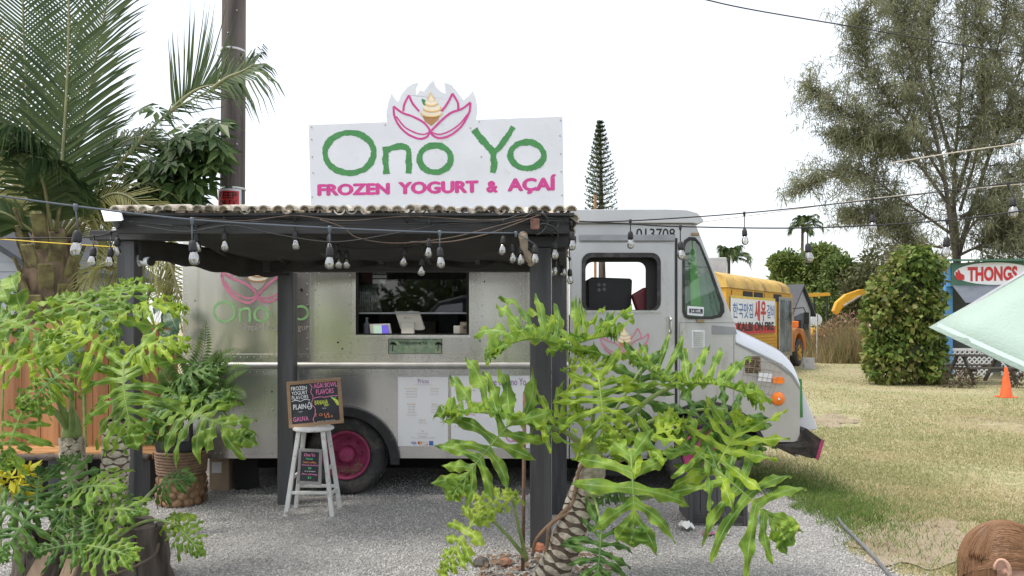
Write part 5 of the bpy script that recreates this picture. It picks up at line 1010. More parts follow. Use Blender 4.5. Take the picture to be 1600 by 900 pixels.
for b, t, wd, nn, m_, ar, cu, dr, n, sd, sl_ in [((268, 640, 6.5), (392, 690, 6.25), .40, (0, -.8, .8), G2, .12, .05, .4, 9, 71, .9), ((262, 640, 6.6), (300, 580, 7.0), .30, (0, -.8, .7), G3, .05, .1, .3, 8, 72, .9), ((275, 635, 6.7), (360, 620, 6.6), .34, (0, -.6, .9), G3, .12, .1, .4, 9, 73, .9), ((255, 620, 6.7), (235, 690, 6.5), .26, CAMN, G3, .1, 0, .35, 8, 74, .9), ((270, 600, 6.8), (345, 575, 6.8), .28, (0, -.6, .9), G3, .12, .1, .4, 8, 75, .8)]:
    philo_leaf(pp, P(*b), P(*t), wd, nn, m_, ar, cu, dr, n, .025, sd, slim=sl_); petiole(pp, pc2, P(*b), .011, .02)
# ferns
FG = foliage('fern_green', [(.06, .12, .03), (.12, .20, .05), (.20, .26, .09)], .3)
fr = thing('fern', P(300, 660, 7.05), 'feathery fern arching against the truck rear', 'fern')
def fern(parent, pts, wl, m_, n=34, name='frond', w_=.16):
    q = curve_pts([P(*p) for p in pts], n); mb = MB()
    for i in range(2, n):
        T = (q[i+1]-q[i-1]).normalized(); S = T.cross(Vector((0, -1, .4))).normalized(); l = wl*math.sin(math.pi*(i/n)**.6)**.7
        for s in (-1, 1):
            d = (S*s+T*.45+Vector((0, 0, -.25))).normalized()*l; h = T*l*w_; mb.add([q[i]-h, q[i]+d*.55-h*.8, q[i]+d, q[i]+d*.5+h], [(0, 1, 2, 3)])
    mb.tube(q, .0025, 4, False); return mb.build(name, m_, parent, fix=False)
for k, pts in enumerate(([(298, 655, 7.05), (300, 600, 7.0), (318, 545, 6.95), (322, 500, 6.9)], [(300, 655, 7.05), (325, 595, 6.9), (350, 560, 6.8), (376, 545, 6.7)], [(302, 655, 7.05), (335, 605, 6.9), (365, 580, 6.7), (392, 575, 6.6)], [(296, 655, 7.05), (288, 600, 7.0), (272, 560, 6.95), (262, 530, 6.9)], [(303, 655, 7.05), (340, 625, 6.8), (365, 612, 6.7), (385, 622, 6.6)], [(290, 655, 7.0), (262, 640, 6.7), (250, 670, 6.6), (244, 700, 6.55)], [(300, 655, 7.0), (310, 610, 6.9), (335, 570, 6.85), (345, 545, 6.8)], [(297, 655, 7.0), (280, 620, 6.9), (262, 590, 6.8), (250, 575, 6.8)])): fern(fr, pts, .13, FG)
MB().tube([P(299, 700, 7.08), P(298, 655, 7.05)], .02, 6).build('fern_stem', M['bark'], fr)
# croton with yellow leaves, broad dark leaves, vine at the picture edge
def leafcards(n, centre, rad, size, asp=.45, shell=.55, down=.25, cfn=None, fold=True):
    """n folded leaf cards spread through an ellipsoid; returns vertices and faces"""
    d = rng.normal(size=(n, 3)); d /= np.linalg.norm(d, axis=1)[:, None]; r = rng.uniform(shell**3, 1, n)**(1/3)
    c = np.asarray(centre)+d*r[:, None]*np.asarray(rad)
    ax = d*.7+rng.normal(0, .6, (n, 3)); ax[:, 2] -= down; ax /= np.linalg.norm(ax, axis=1)[:, None]
    up = rng.normal(0, .7, (n, 3))+np.array([0, -.25, .8]); s = np.cross(ax, up); s /= np.linalg.norm(s, axis=1)[:, None]; nn = np.cross(s, ax)
    l = (size*rng.uniform(.6, 1.3, n))[:, None]; 
    V = np.stack([c, c+ax*l*.45+s*l*asp*.5-nn*l*.06, c+ax*l, c+ax*l*.45-s*l*asp*.5-nn*l*.06], 1)
    b = 4*np.arange(n)[:, None]; Fc = np.concatenate([b+np.array([[0, 1, 2]]), b+np.array([[0, 2, 3]])], 0); return V.reshape(-1, 3), Fc
def cards_obj(parent, name, sets, m_):
    Vs, Fs, o = [], [], 0
    for V, Fc in sets: Vs.append(V); Fs.append(Fc+o); o += len(V)
    me = npmesh(name, np.concatenate(Vs), np.concatenate(Fs), m_); return link(name, me, parent)
ct = thing('croton', ongr(25, 860, 0), 'small croton with yellow green leaves at the stump', 'plant')
cards_obj(ct, 'foliage', [leafcards(90, P(28, 750, 4.75), (.14, .1, .10), .10, .4, .2, .1)], foliage('croton_yellow', [(.30, .32, .02), (.55, .50, .03), (.42, .42, .04)], .3)); MB().tube([ongr(25, 860, 0), P(28, 770, 4.75)], .01, 6).build('stem', M['bark'], ct)
def broadleaf(parent, base, tip, wd, m_, nrm=CAMN, arch=.1):
    base, tip = Vector(base), Vector(tip); ax = tip-base; L = ax.length; T = ax.normalized(); N = Vector(nrm); N = (N-T*N.dot(T)).normalized(); S = T.cross(N); V = []; uv = []; n = 9
    for k in range(n+1):
        s = k/n; h = wd*.5*math.sin(math.pi*min(1, .08+s*.92)**.7)**.8 if k < n else .001
        for u in (-1, -.5, 0, .5, 1): V.append(base+ax*s+N*(arch*L*4*s*(1-s)-.10*wd*(1-abs(u))+.01*math.sin(s*18)*abs(u))+S*u*h); uv.append((u, s))
    mb = MB().add(V, [(k*5+j, k*5+j+1, (k+1)*5+j+1, (k+1)*5+j) for k in range(n) for j in range(4)], uv); mb.tube([base-ax*.35-Vector((0, 0, .05)), base], .006, 5); return mb.build('leaf', m_, parent, smooth=True, fix=False, uv=True)
GB = leafmat('broad_dark', (.025, .075, .03), (.06, .13, .06), (.20, .30, .16), (.12, .2, .06), .15)
bl = thing('broadleaf_plant', (P(255, 0, 7.3).x-.1, 7.32, 0), 'dark glossy broad leaved plant between post and truck', 'plant')
for k in range(26):
    bx, by = random.uniform(95, 278), random.uniform(455, 560); a = random.uniform(-2.6, -.2); l = random.uniform(28, 55); Yk = random.uniform(6.9, 7.3)
    broadleaf(bl, P(bx, by, Yk), P(bx+l*math.cos(a), by-l*math.sin(a)*.7, Yk-.1), random.uniform(.13, .2), GB, (random.uniform(-.4, .4), -1, .5))
for xx in (130, 190, 258): MB().tube([(P(xx, 0, 7.3).x, 7.36, .0), P(xx, 560, 7.25)], .02, 6).build('stem', M['petiole'], bl)
vn = thing('heart_leaf_vine', (-3.62, 5.3, 0), 'pale green heart leaved vine at the far left edge', 'vine')
for (x, y, s) in ((6, 452, 34), (28, 468, 30), (8, 492, 26), (30, 497, 26), (-8, 470, 34), (20, 440, 26), (6, 520, 26), (32, 520, 18), (-6, 540, 30), (24, 545, 24)): broadleaf(vn, P(x-4, y-s*.4, 5.2), P(x+5, y+s*.6, 5.1), s/225*1.25, G2, (random.uniform(-.3, .3), -1, .4))
MB().tube(curve_pts([Vector((-3.62, 5.3, 0)), P(5, 600, 5.25), P(14, 500, 5.22), P(15, 430, 5.2)], 14), .008, 6).build('stem', M['petiole'], vn)
# ------------------------------------------------------------------ palms
PG = foliage('palm_green', [(.02, .045, .016), (.042, .078, .024), (.09, .13, .04), (.034, .066, .024)], .2, .45)
PYL = foliage('palm_yellow', [(.16, .16, .05), (.28, .27, .09), (.12, .15, .05)], .3, .5)
M['rachis'] = mat('palm_rachis', (.22, .22, .10), .5, 0, .2, 10)
def frond(parent, pts, ll, m_, n=60, hang=.35, wd=.022, spread=.9, nrm=None, start=.10, jag=.12, sides=(1, 1)):
    q = curve_pts(pts, n); mb = MB(); hint = Vector(nrm) if nrm else Vector((0, -1, .2))
    for i in range(int(n*start), n):
        f = i/n; T = (q[min(i+1, n)]-q[i-1]).normalized(); S = T.cross(hint).normalized(); N = S.cross(T)
        l = ll*(.35+.65*math.sin(math.pi*min(1, .18+.80*f))**.8)*random.uniform(1-jag, 1+jag)
        for si, s in enumerate((-1, 1)):
            if random.random() > sides[si]: continue
            d = (S*s*spread+T*(.55+.5*f)+N*random.uniform(-.12, .16)).normalized(); p0 = q[i]; p1 = p0+d*l*.45; p2 = p0+d*l*.78+Vector((0, 0, -hang*l*.22)); p3 = p0+d*l+Vector((0, 0, -hang*l*.55)); w_ = T*wd
            mb.add([p0-w_*.4, p0+w_*.4, p1-w_*.5, p1+w_*.5, p2-w_*.28, p2+w_*.28, p3], [(0, 1, 3, 2), (2, 3, 5, 4), (4, 5, 6)])
    o = mb.build('frond', m_, parent, fix=False)
    MB().tube(q, [.024*(1-.85*k/n)+.003 for k in range(n+1)], 6).build('rachis', M['rachis'], o, smooth=True); return o
KY = 9.0
kp = thing('coconut_palm', (P(75, 0, KY).x, KY, 0), 'tall coconut palm with shaggy trunk beside the shelter', 'palm tree')
cx = P(78, 0, KY).x
MB().tube([(cx-.08, KY, 0), (cx-.05, KY, .8), (cx-.02, KY, 1.6), (cx, KY, 2.3), (cx+.02, KY, 2.8)], [.34, .29, .27, .29, .18], 16).build('trunk', mat('palm_trunk', (.13, .09, .06), .9, 0, .5, 6, (.26, .19, .12), (1, 1, .6), 1, 14), kp, smooth=True)
bt = MB()
for k in range(26):
    a = k*2.4; z = 1.5+k*.045; d = Vector((math.cos(a), math.sin(a), 0)); c = Vector((cx, KY, z))+d*.22
    bt.beam(c, c+d*.14+Vector((0, 0, .40)), .16, .035, d)
bt.build('leaf_bases', mat('leaf_base_fibre', (.17, .13, .07), .85, 0, .4, 9, (.28, .26, .10), bump=.6), kp, bevel=.01)['kind'] = 'stuff'
kc = [(82, 372, KY)]
for pts, ll, m_, hg, nr, sd_ in (
  ([(84, 372, 9), (98, 240, 8.9), (107, 60, 8.9), (106, -160, 9.0)], 1.02, PG, .1, (0, -1, .1), (1, 1)),
  ([(76, 368, 9.1), (48, 210, 9.3), (36, 20, 9.5), (38, -160, 9.6)], .95, PG, .1, (.2, -1, .1), (1, 1)),
  ([(90, 366, 9.2), (128, 200, 9.4), (160, 40, 9.6), (190, -110, 9.8)], .85, PG, .15, (-.2, -1, 0), (1, 1)),
  ([(72, 370, 9), (20, 260, 9.2), (-15, 120, 9.5), (-60, 20, 9.7)], .9, PYL, .2, (.3, -1, 0), (1, 1)),
  ([(80, 360, 8.8), (68, 285, 8.5), (40, 230, 8.2), (5, 206, 8.0), (-50, 212, 7.9)], .85, PG, .95, (.2, -.3, 1), (1, 1)),
  ([(86, 365, 8.9), (96, 300, 8.6), (84, 255, 8.3), (55, 245, 8.1)], .6, PG, 1.0, (.5, -.5, 1), (1, 1)),
  ([(100, 365, 9), (150, 300, 8.9), (205, 235, 8.8), (262, 178, 8.7), (330, 140, 8.6)], .62, PG, .85, (-.2, -.35, 1), (1, 1)),
  ([(330, 140, 8.6), (355, 122, 8.55), (378, 112, 8.5), (398, 100, 8.5)], .62, PG, .9, (-.1, -.9, .5), (.8, .8)),
  ([(262, 178, 8.72), (290, 152, 8.7), (312, 138, 8.7), (336, 132, 8.7)], .75, PG, -.5, (0, -1, .2), (1, .3)),
  ([(105, 368, 9), (160, 310, 8.8), (205, 310, 8.7), (250, 370, 8.6), (285, 470, 8.5)], .6, PYL, .9, (0, -.8, .6), (1, 1)),
  ([(66, 375, 9), (10, 335, 8.8), (-40, 330, 8.7), (-80, 360, 8.6)], .7, PG, .8, (.2, -.5, 1), (1, 1)),
  ([(100, 375, 9.1), (150, 345, 9.1), (190, 390, 9.0), (205, 470, 9.0)], .55, PYL, .8, (0, -1, .4), (1, 1)),
  ([(92, 370, 9.3), (150, 260, 9.6), (215, 215, 9.9), (290, 240, 10)], .7, PG, .7, (0, -.6, .8), (1, 1))):
    sm_ = ll <= .75 and pts[0][0] > 95; frond(kp, [P(*p) for p in pts], ll, m_, 52 if sm_ else 92, hg, .024 if sm_ else .042, nrm=nr, sides=sd_, jag=.35 if sm_ else .14)
# hanging palm fronds of a second palm near the truck
a2 = thing('areca_palm', (P(215, 0, 8.4).x, 8.5, 0), 'yellowing areca palm hanging down beside the truck rear', 'palm tree')
for pts in ([(215, 560, 8.5), (222, 430, 8.4), (240, 400, 8.3), (268, 420, 8.2), (285, 520, 8.1)], [(210, 560, 8.5), (200, 440, 8.3), (175, 410, 8.2), (140, 430, 8.1), (120, 490, 8.1)], [(216, 560, 8.5), (232, 460, 8.4), (262, 440, 8.3), (290, 470, 8.2)], [(205, 560, 8.5), (180, 470, 8.3), (150, 460, 8.2), (120, 520, 8.1)]): frond(a2, [P(*p) for p in pts], .55, PYL, 46, .9, .016, nrm=(0, -.7, .7), start=.3)
MB().tube([(P(215, 0, 8.5).x, 8.5, 0), P(213, 560, 8.5)], .05, 8).build('trunk', M['palebark'], a2, smooth=True)
# umbrella tree (palmate leaves) round the pole
OG = foliage('palmate_green', [(.03, .065, .02), (.06, .11, .03), (.12, .18, .05)], .2, .35)
ut = thing('umbrella_tree', (P(262, 0, 10.2).x, 10.2, 0), 'dark leafy umbrella tree in front of the utility pole', 'tree')
ul = MB(); random.seed(9)
spots = [(random.uniform(140, 350), random.uniform(160, 335)) for _ in range(520)]
spots = [(x, y) for x, y in spots if y > 312-(x-140)*.72+random.uniform(-12, 25) and y > 190 and not (x > 318 and y > 262)]+[(222, 168), (245, 172), (190, 215), (316, 262), (325, 285), (300, 240), (335, 230)]
for x, y in spots:
    c = P(x, y, random.uniform(9.4, 10.3)); tilt = Vector((random.uniform(-.5, .5), -.6+random.uniform(-.4, .4), .75)).normalized(); _, S, N = frame(tilt)
    for k in range(8):
        a = 2*math.pi*k/8+random.uniform(-.15, .15); d = S*math.cos(a)+N*math.sin(a); l = random.uniform(.18, .31); s = tilt.cross(d)*l*.19; dr = Vector((0, 0, -l*.35))
        ul.add([c+d*.03, c+d*l*.5+s+dr*.15, c+d*l*1.0+dr, c+d*l*.5-s+dr*.15], [(0, 1, 2, 3)])
ul.build('crown', OG, ut, fix=False)
for (x, y) in ((262, 250), (225, 270), (305, 230), (320, 290), (240, 300)): MB().tube(curve_pts([Vector((P(262, 0, 10.2).x, 10.2, 1.9)), P(268, 380, 10.2), P((x+262)/2, (y+330)/2, 10.1), P(x, y, 10)], 10), [.06-.004*k for k in range(11)], 6).build('limb', M['bark'], ut, smooth=True)
MB().tube([(P(262, 0, 10.2).x, 10.2, 0), (P(262, 0, 10.2).x, 10.2, 1.95)], [.09, .065], 8).build('trunk', M['bark'], ut, smooth=True)
# utility pole with notice
UY = 10.6; ux = P(363, 0, UY).x
up_ = thing('utility_pole', (ux, UY, 0), 'brown weathered wooden utility pole behind the shelter', 'pole')
MB().tube([(ux-.01, UY, 0), (ux, UY, 3), (ux+.03, UY, 7), (ux+.05, UY, 9.5)], [.185, .17, .158, .15], 20).build('shaft', M['polewood'], up_, smooth=True)
bn_ = MB()
for z in (3.55, 5.5): bn_.lathe([(.172, -.015), (.175, 0), (.172, .015)], (ux+.01, UY, z), seg=20)
for k in range(14): bn_.tube([Vector((ux+.15*math.sin(k*2.1), UY-.15, 2.9+k*.31)), Vector((ux+.16*math.sin(k*2.1), UY-.19, 2.91+k*.31))], .008, 5)
bn_.build('hardware', M['trim'], up_)
tag(MB().tube([P(334, 205, UY-.2), P(334, 222, UY-.2)], .05, 10).build('meter_can', M['pale']), 'small white canister beside the utility pole', 'canister')
ks = thing('warning_sign', P(361, 325, UY-.2), 'red KEEP OUT notice fixed to the utility pole', 'sign')
rs = []
for k in range(9): a = R(-60+15*k); rs.append((math.sin(a)*.185, -math.cos(a)*.185))
def cyl(u, z): a = R(-60+120*u); return Vector((ux+math.sin(a)*.188, UY-math.cos(a)*.188, z))
def strip(z0, z1, u0, u1, m_, name, dr=0):
    mb = MB(); V = []
    for k in range(13): u = u0+(u1-u0)*k/12; d = (cyl(u, 0)-Vector((ux, UY, 0))).normalized()*dr; V += [cyl(u, z0)+d, cyl(u, z1)+d]
    mb.add(V, [(2*k, 2*k+2, 2*k+3, 2*k+1) for k in range(12)]); return mb.build(name, m_, ks, fix=False)
zt, zb2 = P(0, 298, UY).z, P(0, 330, UY).z
strip(zb2, zt, .0, 1, M['white'], 'plate'); strip(zb2+.01, zt-.03, .06, .90, M['red'], 'red_field', .002)
for s, z0, z1 in (('KEEP', zt-.14, zt-.05), ('OUT', zt-.25, zt-.16)): V, Fc = txt(s, .02); MB().add([cyl(.12+.70*a, z0+(z1-z0)*b)+(cyl(.12+.70*a, 0)-Vector((ux, UY, 0))).normalized()*.004 for a, b in V], Fc).build('lettering', M['black'], ks, fix=False)
# grey cottage on the far left
hs = thing('cottage', (-11.5, 15.5, 0), 'pale grey cottage with dark roof edge at the far left', 'house')
M['siding'] = mat('grey_siding', (.38, .41, .45), .7, 0, .06, 4)
hx = P(36, 0, 15).x; ze = P(0, 408, 15).z
MB().box((hx-5, 15, 0), (hx, 20, ze)).build('wall', M['siding'], hs)
for j in range(14): MB().box((hx-4.9, 14.975, ze-.02-.19*(j+1)), (hx-.05, 14.998, ze-.19*j-.035)).build('siding_board', M['siding'], hs)
MB().prism([Vector((hx+.35, 14.7, ze-.10)), Vector((hx-2.5, 14.7, ze+1.75)), Vector((hx-5.35, 14.7, ze-.10)), Vector((hx-5.35, 14.7, ze-.22)), Vector((hx-2.5, 14.7, ze+1.60)), Vector((hx+.35, 14.7, ze-.22))], (0, 5.6, 0)).build('roof', mat('dark_roof', (.05, .055, .065), .8), hs)
MB().prism([Vector((hx, 15.0, ze)), Vector((hx-5, 15.0, ze)), Vector((hx-2.5, 15.0, ze+1.55))], (0, .05, 0)).build('gable', M['siding'], hs)

# ------------------------------------------------------------------ background on the right
def leaf_tree(name, label, px, py_base, Y, blobs, m_, size, per, trunk_px, group=None, zbase=0):
    t = thing(name, (P(px, 0, Y).x, Y, zbase), label, 'tree', group)
    sets = [leafcards(per*4, P(bx, by, Y+dy), (rx/F*Y, ry/F*Y*.9+.3, ry/F*Y), size*.5, .5, .35, .2) for bx, by, rx, ry, dy in blobs]+[leafcards(60, P(bx+random.uniform(-1, 1)*rx, by+random.uniform(-1, 1)*ry, Y+dy), (.5, .5, .4), size*.5, .5, .1, .2) for bx, by, rx, ry, dy in blobs for _ in range(5)]
    cards_obj(t, 'crown', sets, m_); tr = MB(); b0 = Vector((P(px, 0, Y).x, Y, 0))
    tr.tube([b0, P(px, (py_base+blobs[0][1])/2, Y), P(blobs[0][0], blobs[0][1], Y)], [trunk_px/F*Y, trunk_px/F*Y*.8, trunk_px/F*Y*.5], 8)
    for bx, by, rx, ry, dy in blobs[1:]: tr.tube(curve_pts([P(px, (py_base+blobs[0][1])/2, Y), P((px+bx)/2, (by+py_base)/2-10, Y+dy*.5), P(bx, by, Y+dy)], 8), [trunk_px/F*Y*(.5-.045*k) for k in range(9)], 6)
    tr.build('trunk', M['bark'], t, smooth=True); return t
TG = foliage('tree_green', [(.05, .10, .03), (.10, .16, .04), (.19, .25, .08), (.13, .16, .07)], .25)
TG2 = foliage('tree_lime', [(.10, .16, .04), (.19, .26, .07), (.28, .32, .11)], .3)
TG3 = foliage('tree_olive', [(.07, .09, .04), (.13, .14, .07), (.20, .20, .10)], .25)
leaf_tree('broadleaf_tree', 'bright green leafy tree above the yellow bus', 1255, 560, 46, [(1262, 425, 38, 30, 0), (1235, 440, 32, 28, 1), (1285, 400, 26, 18, -1), (1240, 470, 34, 26, -1), (1225, 410, 24, 14, 0), (1290, 440, 30, 34, 0)], TG2, .55, 480, 3, 'trees behind the lot')
leaf_tree('broadleaf_tree', 'dark green leafy tree left of the vine covered hedge', 1320, 560, 42, [(1320, 450, 34, 36, 0), (1335, 480, 30, 32, -1), (1300, 480, 34, 30, 0), (1345, 440, 26, 30, 1), (1310, 420, 24, 20, 0)], TG, .5, 480, 3, 'trees behind the lot')
leaf_tree('broadleaf_tree', 'olive tree rising behind the vine covered hedge', 1380, 560, 40, [(1385, 420, 50, 40, 0), (1440, 430, 40, 40, 0), (1345, 460, 30, 30, 0), (1420, 460, 60, 30, 0)], TG3, .5, 450, 4, 'trees behind the lot')
leaf_tree('broadleaf_tree', 'shadowy tree behind the blue sandal stall', 1560, 560, 34, [(1560, 450, 70, 50, 0), (1500, 470, 50, 40, 0), (1640, 450, 70, 60, 0), (1560, 520, 90, 40, 0)], TG3, .5, 520, 4, 'trees behind the lot')
def far_palm(px, pyc, Y, h_px, label):
    t = thing('far_palm', (P(px, 0, Y).x, Y, 0), label, 'palm tree', 'distant palms'); c = P(px, pyc, Y); random.seed(px)
    for k in range(15):
        a = 2*math.pi*k/15+random.uniform(-.2, .2); el = random.uniform(-.2, 1.0); l = h_px/F*Y*random.uniform(.85, 1.1); d = Vector((math.cos(a)*math.cos(el)+.2, math.sin(a)*math.cos(el), math.sin(el)))
        frond(t, [c, c+d*l*.45, c+d*l*.8+Vector((0, 0, -l*.16)), c+d*l*.95+Vector((0, 0, -l*.50))], l*.36, PG, 26, .9, .10, nrm=(0, 0, 1), start=.15)
    MB().tube([(P(px-3, 0, Y).x, Y, 0), P(px-1, (pyc+560)/2, Y), c], [.22, .16, .12], 8).build('trunk', M['bark'], t, smooth=True)
far_palm(1139, 402, 62, 34, 'distant palm just above the windshield pillar'); far_palm(1254, 352, 66, 30, 'distant palm standing over the bright green tree')
# Norfolk pine
NY = 48; np_ = thing('norfolk_pine', (P(940, 0, NY).x, NY, 0), 'slender tiered Norfolk pine behind the truck roof', 'pine tree')
NG = foliage('hazed_pine_green', [(.08, .115, .06), (.12, .16, .085), (.16, .20, .11)], .3)  # greens lightened, distance haze put into the colour
Vp = MB(); random.seed(4); tp = P(938, 188, NY); bs = Vector((P(942, 0, NY).x, NY, 0)); zl = P(0, 345, NY).z
for j in range(24):
    z = tp.z-.2-j*.29; R_ = .22+j*.062 if j < 13 else 1.03+.03*(j % 3); cxp = bs.lerp(tp, z/tp.z)
    for k in range(7):
        a = 2*math.pi*k/7+j*.5; d = Vector((math.cos(a), math.sin(a), .12)); e = Vector((cxp.x, cxp.y, z))
        for q in range(34):
            f = .12+.88*q/34; p = e+d*R_*f+Vector((0, 0, .25*f*f*R_)); s = Vector((-math.sin(a), math.cos(a), .3))*(1 if q % 2 else -1); l = .20+.06*random.random(); s = (s+Vector((random.uniform(-.5, .5), random.uniform(-.5, .5), random.uniform(-.3, .9)))).normalized()*l; w2 = d*.045
            Vp.add([p-w2, p+w2, p+s], [(0, 1, 2)])
Vp.build('crown', NG, np_, fix=False); MB().tube([bs, bs.lerp(tp, .6), tp], [.3, .16, .02], 8).build('trunk', M['bark'], np_, smooth=True)
tag(MB().tube([(P(930, 0, 40).x, 40, 0), P(930, 305, 40)], .075, 8).build('far_post', mat('tan_post', (.30, .17, .09), .8)), 'thin brown post top in front of the pine', 'post')
# ironwood: limbs drawn from the photo, twigs and needles spread along them
IY = 36; it = thing('ironwood_tree', (P(1495, 0, IY).x, IY, 0), 'huge airy ironwood tree with drooping needles at the upper right', 'tree')
IG = foliage('ironwood_needles', [(.14, .155, .09), (.21, .225, .13), (.29, .30, .185), (.17, .185, .11)], .4, .8)
M['ironbark'] = mat('ironwood_bark', (.14, .115, .095), .9, 0, .35, 2, (.22, .185, .16), (1, 1, .2), .5, 6)
limbs = [([(1495, 560, 36), (1497, 400, 36), (1490, 300, 36), (1500, 150, 36), (1510, 0, 36), (1515, -120, 36)], 10), ([(1495, 420, 36), (1470, 250, 35), (1430, 100, 34), (1395, 10, 34), (1380, -60, 34)], 8), ([(1496, 400, 36), (1540, 260, 36.5), (1590, 120, 37), (1640, -40, 37)], 9), ([(1490, 330, 36), (1420, 240, 34.5), (1345, 190, 34), (1265, 138, 33.5)], 5.5), ([(1493, 370, 36), (1420, 320, 35), (1340, 270, 34.5), (1256, 292, 34)], 5), ([(1470, 250, 35), (1400, 170, 34), (1350, 90, 33.5), (1343, 20, 33)], 5), ([(1500, 340, 36), (1570, 300, 35), (1640, 250, 34.5), (1700, 230, 34)], 6), ([(1497, 300, 36), (1540, 150, 35), (1570, 20, 35), (1580, -80, 35)], 6), ([(1490, 260, 36), (1455, 130, 35.5), (1450, 0, 35), (1455, -90, 35)], 6), ([(1494, 390, 36), (1440, 380, 35), (1390, 350, 35), (1330, 340, 35)], 4.5), ([(1496, 400, 36), (1560, 370, 35), (1630, 340, 35)], 5), ([(1470, 240, 36), (1390, 230, 35), (1310, 215, 34.5)], 4), ([(1500, 200, 36), (1600, 180, 36), (1700, 120, 36)], 5), ([(1500, 330, 36), (1530, 220, 35), (1535, 90, 34.5), (1530, -40, 34.5)], 5), ([(1560, 230, 36.4), (1600, 200, 35.5), (1625, 60, 35), (1630, -60, 35)], 5), ([(1480, 290, 36), (1430, 200, 35.5), (1410, 90, 35), (1420, -40, 35)], 5), ([(1500, 380, 36), (1530, 340, 35), (1560, 330, 34.5), (1600, 390, 34)], 4)]
random.seed(33); NV = []; lb = MB()
def needles(c, k, l0):
    for _ in range(k):
        d = Vector((random.gauss(0, .45), random.gauss(0, .45), random.gauss(-.35, .55))).normalized(); l = l0*random.uniform(.6, 1.3); s = d.cross(Vector((random.gauss(0, 1), random.gauss(0, 1), random.gauss(0, 1)))).normalized()*.017; q = c+Vector((random.gauss(0, .16), random.gauss(0, .16), random.gauss(0, .16)))
        NV.append((q-s, q+s, q+d*l*.6+s*.7+Vector((0, 0, -.03)), q+d*l+Vector((0, 0, -.12*l))))
for pts, r in limbs:
    n = 30; q = curve_pts([P(*p) for p in pts], n); lb.tube(q, [max(.015, r/32.5*.55*(1-.93*(k/n)**.7)) for k in range(n+1)], 7)
    for i in range(5, n+1):
        f = i/n
        if f < .18: continue
        for _ in range(4 if f > .3 else 2):
            T = (q[min(i+1, n)]-q[i-1]).normalized(); d = (T*.55+Vector((random.gauss(0, .75), random.gauss(0, .75), random.gauss(.25, .5)))).normalized(); L = random.uniform(.8, 2.7)*(1.15-.5*f); m = 8
            br = [q[i]+d*L*j/m+Vector((0, 0, -.16*L*(j/m)**2)) for j in range(m+1)]; lb.tube(br, [max(.008, .03*(1-j/m)) for j in range(m+1)], 4, False)
            for j in range(2, m+1): needles(br[j], 9, .36)
lb.build('trunk', M['ironbark'], it, smooth=True, fix=False)
A_ = np.array([[tuple(p) for p in t] for t in NV], dtype=np.float32).reshape(-1, 3); link('crown', npmesh('crown', A_, np.arange(len(A_)).reshape(-1, 4), IG), it)
# vine-covered hedge
HY = 19.6; hg = thing('vine_covered_hedge', (P(1415, 0, HY).x, HY, 0), 'tall hedge smothered in broad leaved vine beside the blue post', 'hedge')
HG = foliage('vine_leaves', [(.035, .075, .018), (.085, .14, .028), (.18, .25, .05), (.25, .23, .08), (.07, .10, .03)], .25, .45)
hb = [(1410, 460, 55, 55), (1385, 500, 40, 60), (1432, 480, 38, 70), (1415, 545, 60, 55), (1380, 560, 30, 40), (1450, 560, 30, 40), (1420, 425, 45, 30), (1452, 430, 20, 35), (1450, 520, 20, 60), (1432, 408, 26, 16), (1366, 470, 20, 35)]
random.seed(12); hb += [(1415+random.gauss(0, 38), random.uniform(400, 590), random.uniform(8, 20), random.uniform(8, 22)) for _ in range(26)]; hb = [(max(1372, min(x, 1458)), y, a, b) for x, y, a, b in hb]
cards_obj(hg, 'foliage', [leafcards(int(120+rx*ry*.26), P(x, y, HY+random.uniform(-.3, .4)), (rx/60, .55, ry/60), .15, .75, .70, .8) for x, y, rx, ry in hb], HG)
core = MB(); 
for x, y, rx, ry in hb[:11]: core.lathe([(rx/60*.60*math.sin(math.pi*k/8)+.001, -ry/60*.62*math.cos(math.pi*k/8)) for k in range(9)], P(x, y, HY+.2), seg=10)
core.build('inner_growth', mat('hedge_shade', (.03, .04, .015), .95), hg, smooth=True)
for x in (1395, 1430): MB().tube([(P(x, 0, HY).x, HY, 0), P(x, 520, HY)], .06, 6).build('stem', M['bark'], hg)
dd = thing('dead_fronds', ongr(1432, 608, 0), 'heap of drooping dead brown fronds at the hedge foot', 'dead plant')
DB = foliage('dead_brown', [(.16, .09, .06), (.28, .18, .12), (.22, .12, .08)], .15, .8)
c = ongr(1432, 600, .35); random.seed(8)
for k in range(16):
    a = 2*math.pi*k/16; d = Vector((math.cos(a), math.sin(a)*.7, 0)); l = random.uniform(.5, .95); frond(dd, [c+d*.05, c+d*l*.4+Vector((0, 0, .28)), c+d*l*.8+Vector((0, 0, .10)), c+d*l+Vector((0, 0, -.30))], .26, DB, 20, 1.0, .012, nrm=(0, 0, 1))
MB().lathe([(.12, 0), (.10, .2), (.05, .38)], ongr(1432, 600, 0), seg=8).build('stump', M['bark'], dd)
sg = thing('spiky_grass', ongr(1366, 596, 0), 'tuft of green strap leaves left of the hedge foot', 'plant'); sgm = MB()
for k in range(60):
    a = random.uniform(0, 6.28); d = Vector((math.cos(a), math.sin(a), 0)); b0 = ongr(1366, 596, 0)+d*.06; l = random.uniform(.3, .65); s = Vector((-math.sin(a), math.cos(a), 0))*.015; sgm.add([b0-s, b0+s, b0+d*l*.4+Vector((0, 0, l*.7))+s, b0+d*l*.4+Vector((0, 0, l*.7))-s, b0+d*l*.9+Vector((0, 0, l*.55))], [(0, 1, 2, 3), (3, 2, 4)])
sgm.build('leaves', TG, sg, fix=False)
